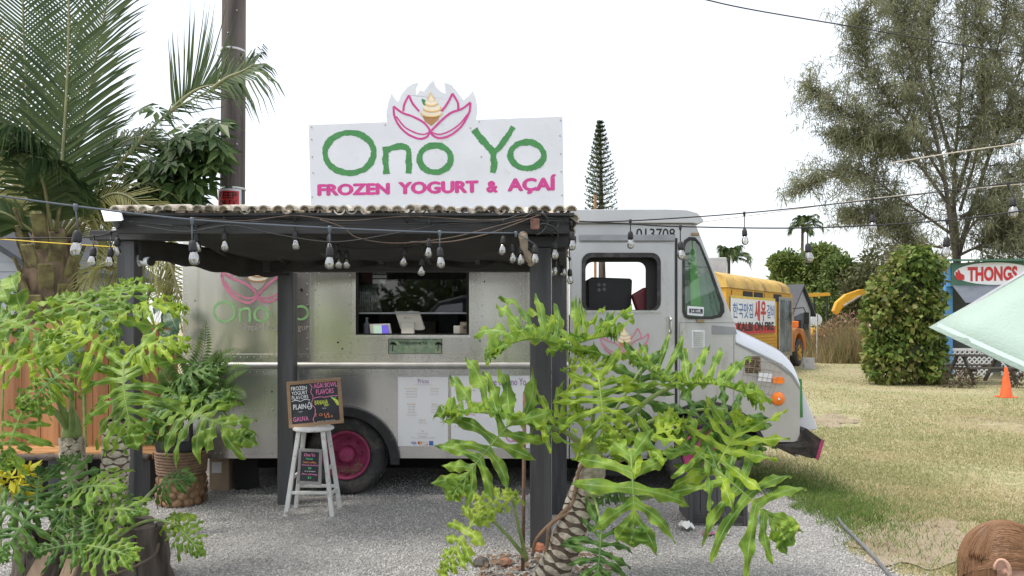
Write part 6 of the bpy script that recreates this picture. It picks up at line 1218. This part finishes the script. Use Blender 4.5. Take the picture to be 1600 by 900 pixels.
# low dark shrubs at the stall front
for x, r, lab in ((1500, 30, 'low dark purple shrub before the blue post'), (1592, 26, 'low dark shrub beyond the traffic cone')):
    t = thing('low_shrub', ongr(x, 606, 0), lab, 'shrub'); cards_obj(t, 'foliage', [leafcards(260, ongr(x, 606, .18), (r/68, .25, .25), .12, .4, .2, -.3)], foliage('shrub_dark_%d' % x, [(.05, .04, .03), (.10, .07, .05), (.08, .10, .04)], .15))
# dry brush
db = thing('dry_brush', ongr(1312, 556, 0), 'tangle of tall dry grass and brush behind the field', 'brush'); n = 5200
X = rng.normal(0, 1, n)*.75+P(1316, 0, 31).x; Yb = rng.uniform(29, 33, n); hgt = rng.uniform(.5, 1.75, n)*np.exp(-((X-P(1316, 0, 31).x)/1.6)**2)+.15
V, Fc = blades(n, X, Yb, hgt, np.full(n, .016)); V = V.reshape(-1, 3, 3); V[:, 2, :2] = V[:, 0, :2]+(V[:, 2, :2]-V[:, 0, :2])*.45; link('stalks', npmesh('stalks', V.reshape(-1, 3), Fc, foliage('brush_straw', [(.20, .15, .08), (.34, .27, .15), (.26, .22, .10), (.16, .16, .07)], .2, .8)), db)
cards_obj(db, 'scrub', [leafcards(420, P(x, y, 31), (.8, .7, .6), .16, .35, .2, -.2) for x, y in ((1300, 525), (1325, 510), (1345, 530))], DB)
MB().tube([ongr(1302, 551, 0), P(1321, 502, 30)], .05, 6).build('leaning_stick', M['palebark'], db)
# ------------------------------------------------------------------ yellow school bus turned food stall
BA = R(55); bu, bs_ = Vector((math.cos(BA), math.sin(BA), 0)), Vector((math.sin(BA), -math.cos(BA), 0)); BO = ongr(1250, 572, 0)
bus = thing('school_bus', BO, 'old yellow school bus food stall with painted banner', 'bus')
def B(u, s, z): return BO+bu*u+bs_*s+Vector((0, 0, z))
M['busy'] = mat('bus_yellow', (.62, .33, .02), .5, 0, .12, 1.5, dirt=(.30, .17, .05), dscale=1.5, dthr=.62); M['busroof'] = mat('bus_roof', (.62, .40, .10), .6, 0, .15, 1.2, dirt=(.20, .12, .06), dscale=2, dthr=.56)
MB().prism([B(-8, 0, .55), B(-1.0, 0, .55), B(-1.0, 0, 2.62), B(-8, 0, 2.62)], -bs_*2.4).build('body', M['busy'], bus, bevel=.03)
rf = []
for k in range(13): a = math.pi*k/12; rf.append((-1.2+1.24*math.cos(a), 2.62+.55*math.sin(a)**.7))
MB().prism([B(-8.05, s, z) for s, z in rf], bu*6.6).build('roof', M['busroof'], bus, smooth='auto')
fr_ = MB(); V = [B(-1.45, s, z) for s, z in rf]+[B(-1.0, -1.2+(s+1.2)*.9, 2.62+(z-2.62)*.62) for s, z in rf]+[B(-.85, -1.2+(s+1.2)*.85, 2.62+(z-2.62)*.1) for s, z in rf]
fr_.add(V, [(r*13+k, r*13+k+1, (r+1)*13+k+1, (r+1)*13+k) for r in range(2) for k in range(12)]); fr_.build('roof_front', M['busroof'], bus, smooth=True)
for k in range(5):
    u = -7.6+k*1.05
    MB().prism([B(u, .012, 2.32), B(u+.85, .012, 2.32), B(u+.85, .012, 2.56), B(u, .012, 2.56)], bs_*.012).build('window', M['dark'] if k % 3 else M['busy'], bus)
for z in (.75, .85, .95, 1.05, 1.15): MB().prism([B(-7.9, .002, z), B(-3.1, .002, z), B(-3.1, .002, z+.05), B(-7.9, .002, z+.05)], bs_*.03).build('rub_rail', M['busy'], bus)
bnn = MB().prism([B(-7.75, .03, 1.27), B(-3.35, .03, 1.27), B(-3.35, .03, 2.40), B(-7.75, .03, 2.40)], bs_*.015).build('banner', M['poster'], bus)
def bw(name, s, u0, u1, z0, z1, m_, off=.02, d=.05): V, Fc = txt(s, off); MB().add([B(u0+(u1-u0)*a, d, z0+(z1-z0)*b) for a, b in V], Fc).build(name, m_, bnn, fix=False)
MB().prism([B(-7.74, .046, 1.275), B(-3.36, .046, 1.275), B(-3.36, .046, 1.50), B(-7.74, .046, 1.62)], bs_*.003).build('banner_band', M['red'], bnn); MB().prism([B(-7.74, .046, 2.33), B(-3.36, .046, 2.33), B(-3.36, .046, 2.395), B(-7.74, .046, 2.395)], bs_*.003).build('banner_band', M['yellow'], bnn)
bw('lettering', 'KALBI ON FIRE', -7.2, -3.55, 1.36, 1.64, M['black'], .04, .054)
bw('lettering', '한국맛집', -7.6, -5.75, 1.75, 2.2, M['blue'], .01); bw('lettering', '새', -5.6, -5.04, 1.66, 2.3, M['red'], .04); bw('lettering', '우', -4.96, -4.4, 1.66, 2.3, M['red'], .04); bw('lettering', '갈비', -4.3, -3.45, 1.75, 2.2, M['blue'], .01)
bdoor = MB().prism([B(-2.95, .03, .45), B(-1.35, .03, .45), B(-1.35, .03, 2.48), B(-2.95, .03, 2.48)], bs_*.04).build('bus_door', M['trim'], bus, bevel=.01)
for u0, u1 in ((-2.82, -2.22), (-2.10, -1.48)): MB().prism([B(u0, .072, .6), B(u1, .072, .6), B(u1, .072, 2.38), B(u0, .072, 2.38)], bs_*.008).build('door_pane', mat('door_glass', (.10, .13, .16), .15, .2, .5, 1.5, (.30, .36, .42)), bdoor)
hdm = mat('bus_hood', (.60, .20, .05), .5, 0, .3, 1.2, (.62, .33, .03))
MB().prism([B(-1.0, -.35, .7), B(1.2, -.45, .7), B(1.25, -.45, 1.25), B(1.1, -.45, 1.42), B(-1.0, -.35, 1.62)], -bs_*1.6).build('hood', hdm, bus, bevel=.06, seg=3)
fp = [B(-.85+.0, -.02, .6)]+[B(.72*math.cos(R(a)), -.02, .55+.68*math.sin(R(a))) for a in range(180, -1, -15)]+[B(1.15, -.02, .6), B(1.2, -.02, .95), B(.75, -.02, 1.38), B(-.3, -.02, 1.42), B(-1.0, -.02, 1.2), B(-1.0, -.02, .6)]
MB().prism([B(-.98, -.02, .55)]+[B(.66*math.cos(R(a)), -.02, .55+.66*math.sin(R(a))) for a in range(180, -1, -15)]+[B(.98, -.02, .55), B(1.0, -.02, .95), B(.65, -.02, 1.36), B(-.3, -.02, 1.42), B(-.98, -.02, 1.25)], -bs_*.5).build('fender', mat('fender_red', (.50, .09, .04), .5, 0, .2, 2, (.60, .26, .05)), bus, bevel=.03)
def bwheel(u):
    e = bpy.data.objects.new('wheel', None); col.objects.link(e); e.parent = bus; c = B(u, .0, .5); e.location = c-ORG[bus.name]; ORG[e.name] = c
    MB().lathe([(.30, -.26), (.48, -.26), (.5, -.2), (.5, -.05), (.46, 0), (.30, .0)], c, bs_, 32, cap=False).build('tyre', M['tyre'], e, smooth='auto')
    MB().lathe([(.31, -.02), (.28, .0), (.24, -.06), (.14, -.05), (.12, .0), (.02, .01)], c, bs_, 24).build('rim', M['busy'], e, smooth='auto')
    for k in range(5): a = 2*math.pi*k/5; d = bu*math.cos(a)+Vector((0, 0, math.sin(a))); MB().lathe([(.05, -.03), (.05, -.005)], c+d*.20, bs_, 8).build('rim_hole', M['black'], e)
bwheel(0); bwheel(-6.4)
MB().box(tuple(B(.35, -.28, 1.42)-Vector((.12, .1, 0))), tuple(B(.35, -.28, 1.66)+Vector((.12, .1, 0)))).build('turn_signal', M['orange'], bus, bevel=.03)
MB().tube([B(-1.0, -.05, 2.1), B(-.5, .25, 2.15), B(-.3, .3, 1.9)], .02, 6).build('mirror_arm', M['black'], bus); MB().box(tuple(B(-.35, .3, 1.55)-Vector((.10, .04, 0))), tuple(B(-.35, .3, 1.98)+Vector((.10, .04, 0)))).build('mirror', M['black'], bus, bevel=.02)
for k in range(2): 
    g = ongr(1264, 577-k*.0, 0)+Vector((0, .1*k, .2*k)); o = MB().box(tuple(g+Vector((-.2, -.1, 0))), tuple(g+Vector((.2, .1, .19)))).build('concrete_block', mat('concrete_%d' % k, (.42, .42, .42), .9, 0, .15, 8, bump=.4), bevel=.01); tag(o, ('lower concrete block by the bus wheel', 'upper concrete block stacked by the bus wheel')[k], 'block')
# grey storage shed
SA = R(38); su, sn = Vector((math.cos(SA), math.sin(SA), 0)), Vector((math.sin(SA), -math.cos(SA), 0)); SO = ongr(1252, 564, 0); SO = Vector((P(1252, 0, 33).x, 33, 0))
shd = thing('storage_shed', SO, 'grey plastic storage shed with gable roof behind the bus', 'shed')
def S_(u, s, z): return SO+su*u+sn*s+Vector((0, 0, z))
M['shedwall'] = mat('shed_wall', (.40, .41, .43), .6, 0, .06, 3); M['sheddoor'] = mat('shed_door', (.12, .13, .15), .6, 0, .1, 3)
MB().prism([S_(-.75, 0, 0), S_(.75, 0, 0), S_(.75, 0, 2.1), S_(0, 0, 3.15), S_(-.75, 0, 2.1)], -sn*2.6).build('wall', M['shedwall'], shd)
for sg_ in (-1, 1): MB().prism([S_(0, .15, 3.28), S_(sg_*.95, .15, 1.95), S_(sg_*.95, .15, 1.85), S_(0, .15, 3.18)], -sn*2.9).build('roof_side', mat('shed_roof_%d' % sg_, (.07, .075, .085), .8, 0, .2, 12), shd)
for u0, u1 in ((-.55, -.02), (.02, .55)):
    d = MB().prism([S_(u0, .005, .1), S_(u1, .005, .1), S_(u1, .005, 2.0 if u1 < .5 else 1.85), S_(u0, .005, 1.85 if u0 < -.5 else 2.0)], sn*.04).build('door', M['sheddoor'], shd, bevel=.01)
    for k in range(4): MB().prism([S_(u0+.06+k*.11, .046, 1.25), S_(u0+.13+k*.11, .046, 1.25), S_(u0+.13+k*.11, .046, 1.7), S_(u0+.06+k*.11, .046, 1.7)], sn*.01).build('door_slot', M['black'], d)
# excavator behind the brush
EY = 38; ex = thing('excavator', (P(1320, 0, EY).x, EY, 0), 'yellow excavator arm and canopy behind the dry brush', 'excavator')
exm = mat('machine_yellow', (.68, .36, .02), .5, 0, .15, 2)
MB().prism(PL([(1303, 486), (1308, 472), (1322, 460), (1345, 452), (1390, 448), (1392, 456), (1350, 462), (1330, 469), (1316, 482), (1310, 492)], EY), (0, .35, 0)).build('boom', exm, ex, bevel=.03)
MB().tube([P(1318, 478, EY-.05), P(1345, 462, EY-.05)], .06, 8).build('hydraulic_ram', M['trim'], ex)
MB().prism(PL([(1262, 458), (1297, 457), (1298, 462), (1262, 464)], EY-1), (0, 1.4, 0)).build('canopy', exm, ex, bevel=.02)
for x in (1272, 1292): MB().beam(P(x, 462, EY-.8), P(x, 510, EY-.8), .07, .07).build('canopy_post', M['black'], ex)
MB().box((P(1262, 0, EY).x, EY-1, .5), (P(1400, 0, EY).x, EY+.8, P(0, 512, EY).z)).build('machine_body', exm, ex, bevel=.06); 
for s in (-.9, .5): MB().box((P(1260, 0, EY).x, EY+s, .0), (P(1400, 0, EY).x, EY+s+.4, .55)).build('track', M['rubber'], ex, bevel=.15)
MB().lathe([(.28, 0), (.3, .02), (.28, .04)], P(1275, 500, EY-1.05), (0, -1, 0), 16).build('round_badge', M['white'], ex)
tag(MB().tube([(P(1277, 0, 30).x, 30, 0), P(1277, 490, 30)], .035, 6).build('fence_post', M['trim']), 'thin grey fence post beside the shed', 'post')
# ------------------------------------------------------------------ sandal stall
ZY = 21.5; stl = thing('sandal_stall', (P(1540, 0, ZY).x, ZY, 0), 'blue timber stall with lattice and thong sandal sign', 'stall')
M['skyblue'] = mat('sky_blue_paint', (.10, .30, .58), .55, 0, .12, 4); M['darkgreen'] = mat('dark_green_paint', (.05, .14, .09), .5, 0, .1)
for x, dy in ((1483, 0), (1560, 2.6), (1700, 0)): MB().box((P(x-6, 0, ZY).x, ZY+dy, 0), (P(x+6, 0, ZY).x, ZY+dy+.2, P(0, 412, ZY).z)).build('post', M['skyblue'], stl, bevel=.01)
MB().box((P(1478, 0, ZY).x, ZY-.06, P(0, 448, ZY).z), (P(1720, 0, ZY).x, ZY-.002, P(0, 411, ZY).z)).build('fascia', M['skyblue'], stl, bevel=.01)
MB().prism([(P(1484, 0, ZY).x, ZY-.15, P(0, 448, ZY).z), (P(1720, 0, ZY).x, ZY-.15, P(0, 448, ZY).z), (P(1720, 0, ZY).x, ZY-.75, P(0, 474, ZY).z), (P(1484, 0, ZY).x, ZY-.75, P(0, 474, ZY).z)], (0, .02, .03)).build('awning', mat('slate_awning', (.13, .15, .18), .8, 0, .15, 3), stl)
MB().prism([(P(1470, 0, ZY).x, ZY-.3, P(0, 409, ZY).z), (P(1740, 0, ZY).x, ZY-.3, P(0, 409, ZY).z), (P(1740, 0, ZY).x, ZY+3, P(0, 395, ZY).z), (P(1470, 0, ZY).x, ZY+3, P(0, 395, ZY).z)], (0, 0, .05)).build('stall_roof', M['darkgreen'], stl)
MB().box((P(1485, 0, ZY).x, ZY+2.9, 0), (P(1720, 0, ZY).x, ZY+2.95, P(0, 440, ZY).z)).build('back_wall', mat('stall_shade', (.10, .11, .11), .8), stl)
sgb = MB().prism(PL([(1487, 412), (1600, 404), (1600, 447), (1487, 447)], ZY-.10), (0, .04, 0)).build('sign_board', M['darkgreen'], stl)
ov = PL(ell(1555, 427.5, 64, 17.5, 36), ZY-.105); MB().flat(ov).build('sign_oval', M['poster'], sgb, fix=False)
b_ = MB(); word(b_, 'THONGS', 1512, 417, 1590, 440, ZY-.112, .045, -.02); b_.build('lettering', M['red'], sgb, fix=False)
b_ = MB(); b_.flat(PL([(1493, 424), (1497, 426), (1496, 421), (1499, 422), (1501, 427), (1507, 430), (1507, 437), (1497, 438), (1493, 434)], ZY-.112)); b_.build('pointing_hand', M['red'], sgb, fix=False)
for k in range(2):       # lattice panels
    x0 = P((1488, 1566)[k], 0, ZY).x; x1 = P((1552, 1640)[k], 0, ZY).x; z0, z1 = .05, P(0, 548, ZY).z; lt = MB().box((x0, ZY+.02, z1), (x1, ZY+.07, z1+.07)).build('lattice_rail', M['oldwhite'], stl); m_ = int((x1-x0+z1)/.14)
    for d_ in (0, 1):
        for i in range(m_):
            a = x0-(z1-z0)+i*.14; p0 = [max(a, x0), z0+max(0, x0-a)]; e_ = min(a+(z1-z0), x1); p1 = [e_, z0+(e_-a)]
            if p1[0]-p0[0] < .03: continue
            if d_: p0[0], p1[0] = x0+x1-p0[0], x0+x1-p1[0]
            MB().beam((p0[0], ZY+.03+.014*d_, p0[1]), (p1[0], ZY+.03+.014*d_, p1[1]), .035, .012, Vector((0, 1, 0))).build('lattice_slat', M['oldwhite'], lt)
pt2 = thing('picnic_table', (P(1536, 0, 20.2).x, 20.2, 0), 'dark picnic table under the sandal stall awning', 'table'); tx = P(1536, 0, 20.2).x
M['weathered'] = woodmat('dark_table_wood', (.07, .06, .05), (.14, .12, .10), 'x')
for j in range(4): MB().box((tx-.75, 20.0+j*.15, .72), (tx+.75, 20.14+j*.15, .76)).build('table_board', M['weathered'], pt2)
for yy in (19.55, 20.85): MB().box((tx-.75, yy, .42), (tx+.75, yy+.25, .46)).build('bench_board', M['weathered'], pt2)
for xx in (-.55, .55):
    for y0, y1 in ((19.65, 20.15), (21.0, 20.45)): MB().beam((tx+xx, y0, 0), (tx+xx, y1, .72), .05, .10).build('leg', M['weathered'], pt2)
    MB().box((tx+xx-.03, 19.6, .34), (tx+xx+.03, 21.05, .42)).build('bench_support', M['weathered'], pt2)
# traffic cone
cg = ongr(1572, 621, 0); tc = thing('traffic_cone', cg, 'orange traffic cone standing on the grass before the stall', 'traffic cone')
MB().box((cg.x-.16, cg.y-.16, 0), (cg.x+.16, cg.y+.16, .03)).build('base', M['cone'], tc, bevel=.01); MB().lathe([(.125, .03), (.12, .05), (.03, .66), (.022, .665)], cg, seg=20).build('cone', M['cone'], tc, smooth='auto')
# grey building corner behind the cab
tag(MB().box((P(1108, 0, 34).x, 34, 0), (P(1136, 0, 34).x, 35, P(0, 402, 34).z)).build('water_tank_stand', mat('grey_hut', (.42, .42, .43), .8, 0, .15, 2), bevel=.05), 'grey hut corner showing beside the windshield', 'hut')
# ------------------------------------------------------------------ patio umbrella
C1 = P(1452, 512, 3.2); C2 = Vector((2.6, 2.2, 1.18)); cc = Vector((2.95, 3.0, 1.75)); C3 = cc*2-C1; C4 = cc*2-C2; AP = Vector((3.0, 3.1, 2.47))
pu = thing('patio_umbrella', (3.0, 3.1, 0), 'pale mint patio umbrella poking in at the right edge', 'umbrella')
M['mint'] = mat('mint_canvas', (.56, .68, .62), .8, 0, .04, 4, bump=.25, bscale=90)
mt, N_, L_ = M['mint'], M['mint'].node_tree.nodes, M['mint'].node_tree.links; tr_ = N_.new('ShaderNodeBsdfTranslucent'); tr_.inputs[0].default_value = (.60, .78, .68, 1); mx_ = N_.new('ShaderNodeMixShader'); mx_.inputs[0].default_value = .4
L_.new(N_['Principled BSDF'].outputs[0], mx_.inputs[1]); L_.new(tr_.outputs[0], mx_.inputs[2]); L_.new(mx_.outputs[0], N_['Material Output'].inputs[0])
cor = [C1, C2, C3, C4]; M['mint_hem'] = mat('mint_hem_tape', (.44, .56, .50), .85, 0, .05, 30)
for k in range(4):
    a, b = cor[k], cor[(k+1) % 4]; V = []; n = 10
    for i in range(n+1):
        for j in range(n+1):
            f = i/n; u = j/n; e = a.lerp(b, u); p = AP.lerp(e, f); V.append(p+Vector((0, 0, -.05*math.sin(math.pi*u)*f*f-.03*math.sin(math.pi*f)+.006*math.sin(u*23+f*5)*f*math.sin(math.pi*u)+.004*math.sin(u*51)*f**4*math.sin(math.pi*u))))
    me = tomesh('canopy_panel', V, [(i*(n+1)+j, i*(n+1)+j+1, (i+1)*(n+1)+j+1, (i+1)*(n+1)+j) for i in range(n) for j in range(n)], M['mint'], smooth=True); o = link('canopy_panel', me, pu); s_ = o.modifiers.new('thick', 'SOLIDIFY'); s_.thickness = .004
    MB().ribbon([a.lerp(b, u).lerp(AP, .018)+Vector((0, 0, -.05*math.sin(math.pi*u)+.006)) for u in np.linspace(.01, .99, 12)], .02, (b-a).cross(AP-a).normalized()).build('hem', M['mint_hem'], pu, fix=False)
    MB().tube([AP+Vector((0, 0, -.04)), a.lerp(AP, .03)+Vector((0, 0, -.014))], .008, 6).build('rib', M['trim'], pu)
MB().tube([(3.0, 3.1, 0), AP], .022, 10).build('pole', M['trim'], pu, smooth='auto'); MB().lathe([(.25, 0), (.25, .06), (.05, .08), (.04, .3)], (3.0, 3.1, 0), seg=20).build('base', M['rail'], pu, smooth='auto')
# ------------------------------------------------------------------ seated person, only the head in view
pe = thing('person', (1.32, 2.06, 0), 'person with brown swept back hair seated at the lower right corner', 'person')
hc = Vector((1.36, 2.05, 1.020)); M['skin'] = mat('skin', (.56, .33, .24), .5, 0, .08, 30, bump=.08, bscale=200); M['skin'].node_tree.nodes['Principled BSDF'].inputs['Subsurface Weight'].default_value = .15
FX = Vector((.88, -.47, 0)).normalized(); FS = Vector((FX.y, -FX.x, 0)); UPV = Vector((0, 0, 1))     # facing right
body = bpy.data.meshes.new('body'); jt = [(0, 0, .56), (0, 0, .80), (0, 0, .98), (0, 0, 1.08), (.0, 0, 1.14)]
hx_ = hc.x-.02; hy_ = hc.y+.02
def J(f, s, z): return tuple(Vector((hx_, hy_, 0))+FX*f+FS*s+Vector((0, 0, z)))
zc = hc.z; vs = [J(-.06, 0, .50), J(-.06, 0, .68), J(-.04, 0, zc-.30), J(-.02, 0, zc-.16), J(.0, 0, zc-.06), J(-.04, .15, zc-.22), J(.02, .20, zc-.42), J(.22, .14, zc-.48), J(-.04, -.15, zc-.22), J(.02, -.20, zc-.42), J(.22, -.14, zc-.48), J(.10, .10, .50), J(.42, .11, .50), J(.40, .11, .08), J(.52, .11, .04), J(.10, -.10, .50), J(.42, -.11, .50), J(.40, -.11, .08), J(.52, -.11, .04)]
es = [(0, 1), (1, 2), (2, 3), (3, 4), (3, 5), (5, 6), (6, 7), (3, 8), (8, 9), (9, 10), (0, 11), (11, 12), (12, 13), (13, 14), (0, 15), (15, 16), (16, 17), (17, 18)]
rd = [.15, .13, .14, .07, .048, .055, .042, .03, .055, .042, .03, .085, .065, .042, .035, .085, .065, .042, .035]
body.from_pydata(vs, es, []); bo = link('body', body, pe); sk = bo.modifiers.new('skin', 'SKIN'); body.skin_vertices.new() if not body.skin_vertices else None
for i, r in enumerate(rd): body.skin_vertices[0].data[i].radius = (r, r)
body.skin_vertices[0].data[0].use_root = True; sb_ = bo.modifiers.new('sub', 'SUBSURF'); sb_.levels = 2; sb_.render_levels = 2; body.materials.append(mat('denim_shirt', (.10, .13, .20), .85, 0, .2, 12))
def sphere(fn, nu=40, nv=28):
    V = []; Fc = []
    for i in range(nv+1):
        for j in range(nu): V.append(fn(math.pi*i/nv, 2*math.pi*j/nu))
    for i in range(nv):
        for j in range(nu): Fc.append((i*nu+j, i*nu+(j+1) % nu, (i+1)*nu+(j+1) % nu, (i+1)*nu+j))
    return V, Fc
def head(t, p):
    f, s, u = math.sin(t)*math.cos(p), math.sin(t)*math.sin(p), math.cos(t)
    rf = .098; rs = .074; ru = .112; x, y, z = f*rf, s*rs, u*ru
    if z < 0 and f > 0: x += .012*(-z/.11); y *= 1-.35*(-z/.112)**1.5
    if z < 0 and f < 0: x *= 1-.45*(-z/.112)**1.3
    nose = math.exp(-((z+.022)/.022)**2-(y/.014)**2)*(f > .6); x += .024*nose
    brow = math.exp(-((z-.022)/.012)**2-(y/.05)**2)*(f > .6); x += .004*brow
    eye = (math.exp(-((z-.004)/.012)**2-((y-.032)/.014)**2)+math.exp(-((z-.004)/.012)**2-((y+.032)/.014)**2))*(f > .5); x -= .007*eye
    lip = math.exp(-((z+.060)/.009)**2-(y/.024)**2)*(f > .5); x += .005*lip
    return hc+FX*x+FS*y+UPV*z
V, Fc = sphere(head, 56, 44); hd_ = link('head', tomesh('head', V, Fc, M['skin'], smooth=True), pe)
for s in (-1, 1):
    e0 = hc+FX*.082+FS*.031*s+UPV*.004; MB().lathe([(.0119*math.sin(math.pi*k/8)+.0003, -.012*math.cos(math.pi*k/8)) for k in range(9)], e0-FX*.004, FX, 14).build('eye', mat('eye_%d' % s, (.7, .68, .65), .2, 0, .02), hd_, smooth=True)
MB().ribbon([hc+FX*.104+FS*y-UPV*.060 for y in np.linspace(-.022, .022, 7)], [.002, .008, .010, .011, .010, .008, .002], FX).build('lips', mat('lips', (.50, .20, .17), .5), hd_, fix=False)
def ear(parent, sd):     # rim, bowl and lobe
    c = hc-FX*.014+FS*sd*.078+UPV*.014; out = (FS*sd-FX*.35).normalized(); mb = MB(); rim = []
    for k in range(15): a = R(-70+ 250*k/14); rim.append(c+FX*(.017*math.cos(a)-.004)+UPV*(.030*math.sin(a)+.004)+out*(.016+.004*math.sin(a)))
    mb.tube(rim, [.0045+.0012*math.sin(k*.45) for k in range(15)], 8); mb.tube([c-UPV*.022+out*.012+FX*.006, c-UPV*.034+out*.012+FX*.003, c-UPV*.037+out*.012-FX*.004], [.006, .008, .005], 8)
    mb.lathe([(.018, .004), (.014, .0), (.006, -.004)], c+out*.008, out, 14); V = []
    for k in range(15): V += [rim[k], c+out*.004+(rim[k]-c)*.35]
    mb.add(V, [(2*k, 2*k+2, 2*k+3, 2*k+1) for k in range(14)]); mb.tube([c+out*.014+FX*.010+UPV*.004, c+out*.016+FX*.012-UPV*.010], [.005, .004], 6); mb.build('ear', M['skin'], parent, smooth=True)
ear(hd_, 1); ear(hd_, -1)
HR = mat('brown_hair', (.19, .10, .052), .5, 0, .2, 30)
HS = foliage('hair_strand', [(.17, .085, .042), (.25, .14, .075), (.36, .22, .13)], 0, .36)
def hairshell(t, p):
    f, s, u = math.sin(t)*math.cos(p), math.sin(t)*math.sin(p), math.cos(t); k = 1.0
    x, y, z = f*.112, s*.086, u*.124
    if z < 0 and f < 0: x *= 1-.25*(-z/.12)**1.5
    if f > .35 and z < .075: x, y, z = x*.80, y*.80, z*.80                      # face left free
    elif f > -.30 and z < .022: x, y = x*.80, y*.80                             # ears left free
    return hc-FX*.006+FX*x+FS*y+UPV*(z+.002)
V, Fc = sphere(hairshell, 72, 56); hr = link('hair', tomesh('hair', V, Fc, HR, smooth=True), hd_)
stn = MB(); random.seed(2)
for _ in range(4200):       # strands combed back from the brow to the nape
    ph_ = R(random.uniform(-80, 80)); lift = 1.004+random.random()*.03; a0 = R(random.uniform(0, 48)); a1 = R(-random.uniform(55, 100)); pts = []
    if random.random() < .5: a0 -= R(40)
    for k in range(9):
        a = a0+(a1-a0)*k/8; wv = .0015*math.sin(k*.9+ph_*9)
        pts.append(hc-FX*.006+FX*(math.sin(a)*.112*lift)+FS*(math.cos(a)*math.sin(ph_)*.086*lift+wv)+UPV*(math.cos(a)*math.cos(ph_)*.124*lift-.045*max(0, -math.sin(a))**2*abs(math.sin(ph_))+.002))
    stn.tube(pts, [.0003, .0006, .0008, .0008, .0008, .0008, .0008, .0006, .0003], 3, False)
for _ in range(2600):       # hair lying over the back of the head
    ps = R(random.uniform(112, 248)); t0 = R(random.uniform(15, 88)); t1 = t0+R(random.uniform(40, 75)); lift = 1.004+random.random()*.025; pts = []
    for k in range(8): t = min(t0+(t1-t0)*k/7, R(128)); pts.append(hc-FX*.006+FX*(math.sin(t)*math.cos(ps)*.112*lift)+FS*(math.sin(t)*math.sin(ps)*.086*lift)+UPV*(math.cos(t)*.124*lift+.002))
    stn.tube(pts, [.0003, .0006, .0008, .0008, .0008, .0008, .0006, .0003], 3, False)
for _ in range(260):       # the tail hanging down the back
    o = FS*random.gauss(0, .03)+FX*random.gauss(-.006, .012); stn.tube(curve_pts([hc-FX*.085+o*.8+UPV*.02, hc-FX*.095+o*.9-UPV*.06, hc-FX*.085+o-UPV*.14, hc-FX*.08+o-UPV*.24], 7), .0011, 3, False)
stn.build('hair_strands', HS, hr, smooth=True, fix=False)
stl2 = thing('garden_stool', (hx_, hy_, 0), 'plain wooden stool under the seated person', 'stool')
MB().box((hx_-.22, hy_-.2, .36), (hx_+.16, hy_+.2, .40)).build('seat', M['greywood'], stl2, bevel=.01)
for sx in (-.18, .12):
    for sy in (-.16, .16): MB().box((hx_+sx-.02, hy_+sy-.02, 0), (hx_+sx+.02, hy_+sy+.02, .36)).build('leg', M['greywood'], stl2)

# ------------------------------------------------------------------ across the lot, behind the viewer: what the truck and its panes mirror
vn2 = thing('parked_van', (-1.2, -4.6, 0), 'dark parked van across the lot, mirrored in the serving window', 'van')
M['vanpaint'] = mat('dark_van_paint', (.035, .04, .05), .25, .3, .1, 3, coat=.5)
MB().prism([(x, -5.5, z) for x, z in ((-3.4, .45), (-3.45, 1.0), (-3.1, 1.25), (-2.5, 1.35), (-1.8, 2.15), (-1.2, 2.3), (1.2, 2.3), (1.5, 2.1), (1.6, 1.2), (1.6, .45))], (0, 1.8, 0)).build('body', M['vanpaint'], vn2, bevel=.08, seg=3)
for pts in (((-2.35, 1.38), (-1.75, 2.05), (-1.2, 2.12), (-1.2, 1.38)), ((-1.1, 1.38), (-1.1, 2.12), (.1, 2.12), (.1, 1.38)), ((.2, 1.38), (.2, 2.12), (1.35, 2.08), (1.4, 1.38))): MB().prism([(x, -3.698, z) for x, z in pts], (0, .01, 0)).build('side_window', M['pale'], vn2)
for x in (-2.5, .9):
    e = MB().lathe([(.2, 0), (.33, 0), (.34, .05), (.34, .2), (.3, .22)], (x, -3.85, .34), (0, 1, 0), 24).build('wheel', M['tyre'], vn2, smooth='auto')
TM = foliage('added_lot_trees', [(.05, .08, .03), (.10, .14, .05), (.16, .18, .08)], .2)
for i, (x, r, h_) in enumerate(((-13, 3.2, 5.0), (-7.5, 2.6, 4.2), (-1.5, 3.0, 5.2), (5.5, 2.7, 4.4), (11, 3.4, 5.2))):  # unseen tree row, added to darken what the truck side mirrors
    t = thing('lot_tree', (x, -17, 0), ('first', 'second', 'third', 'fourth', 'fifth')[i]+' added tree across the lot counted from the left of the mirrored row', 'tree', 'added trees mirrored in the truck')
    cards_obj(t, 'crown', [leafcards(700, (x+dx*r, -17+dy, h_*.6+dz), (r*.6, r*.6, h_*.3), .5, .5, .3) for dx, dy, dz in ((0, 0, 0), (-.5, .4, -.8), (.5, -.3, -.7), (.1, .5, .9))], TM); MB().tube([(x, -17, 0), (x+.1, -17, h_*.6)], [.25, .15], 8).build('trunk', M['bark'], t, smooth=True)
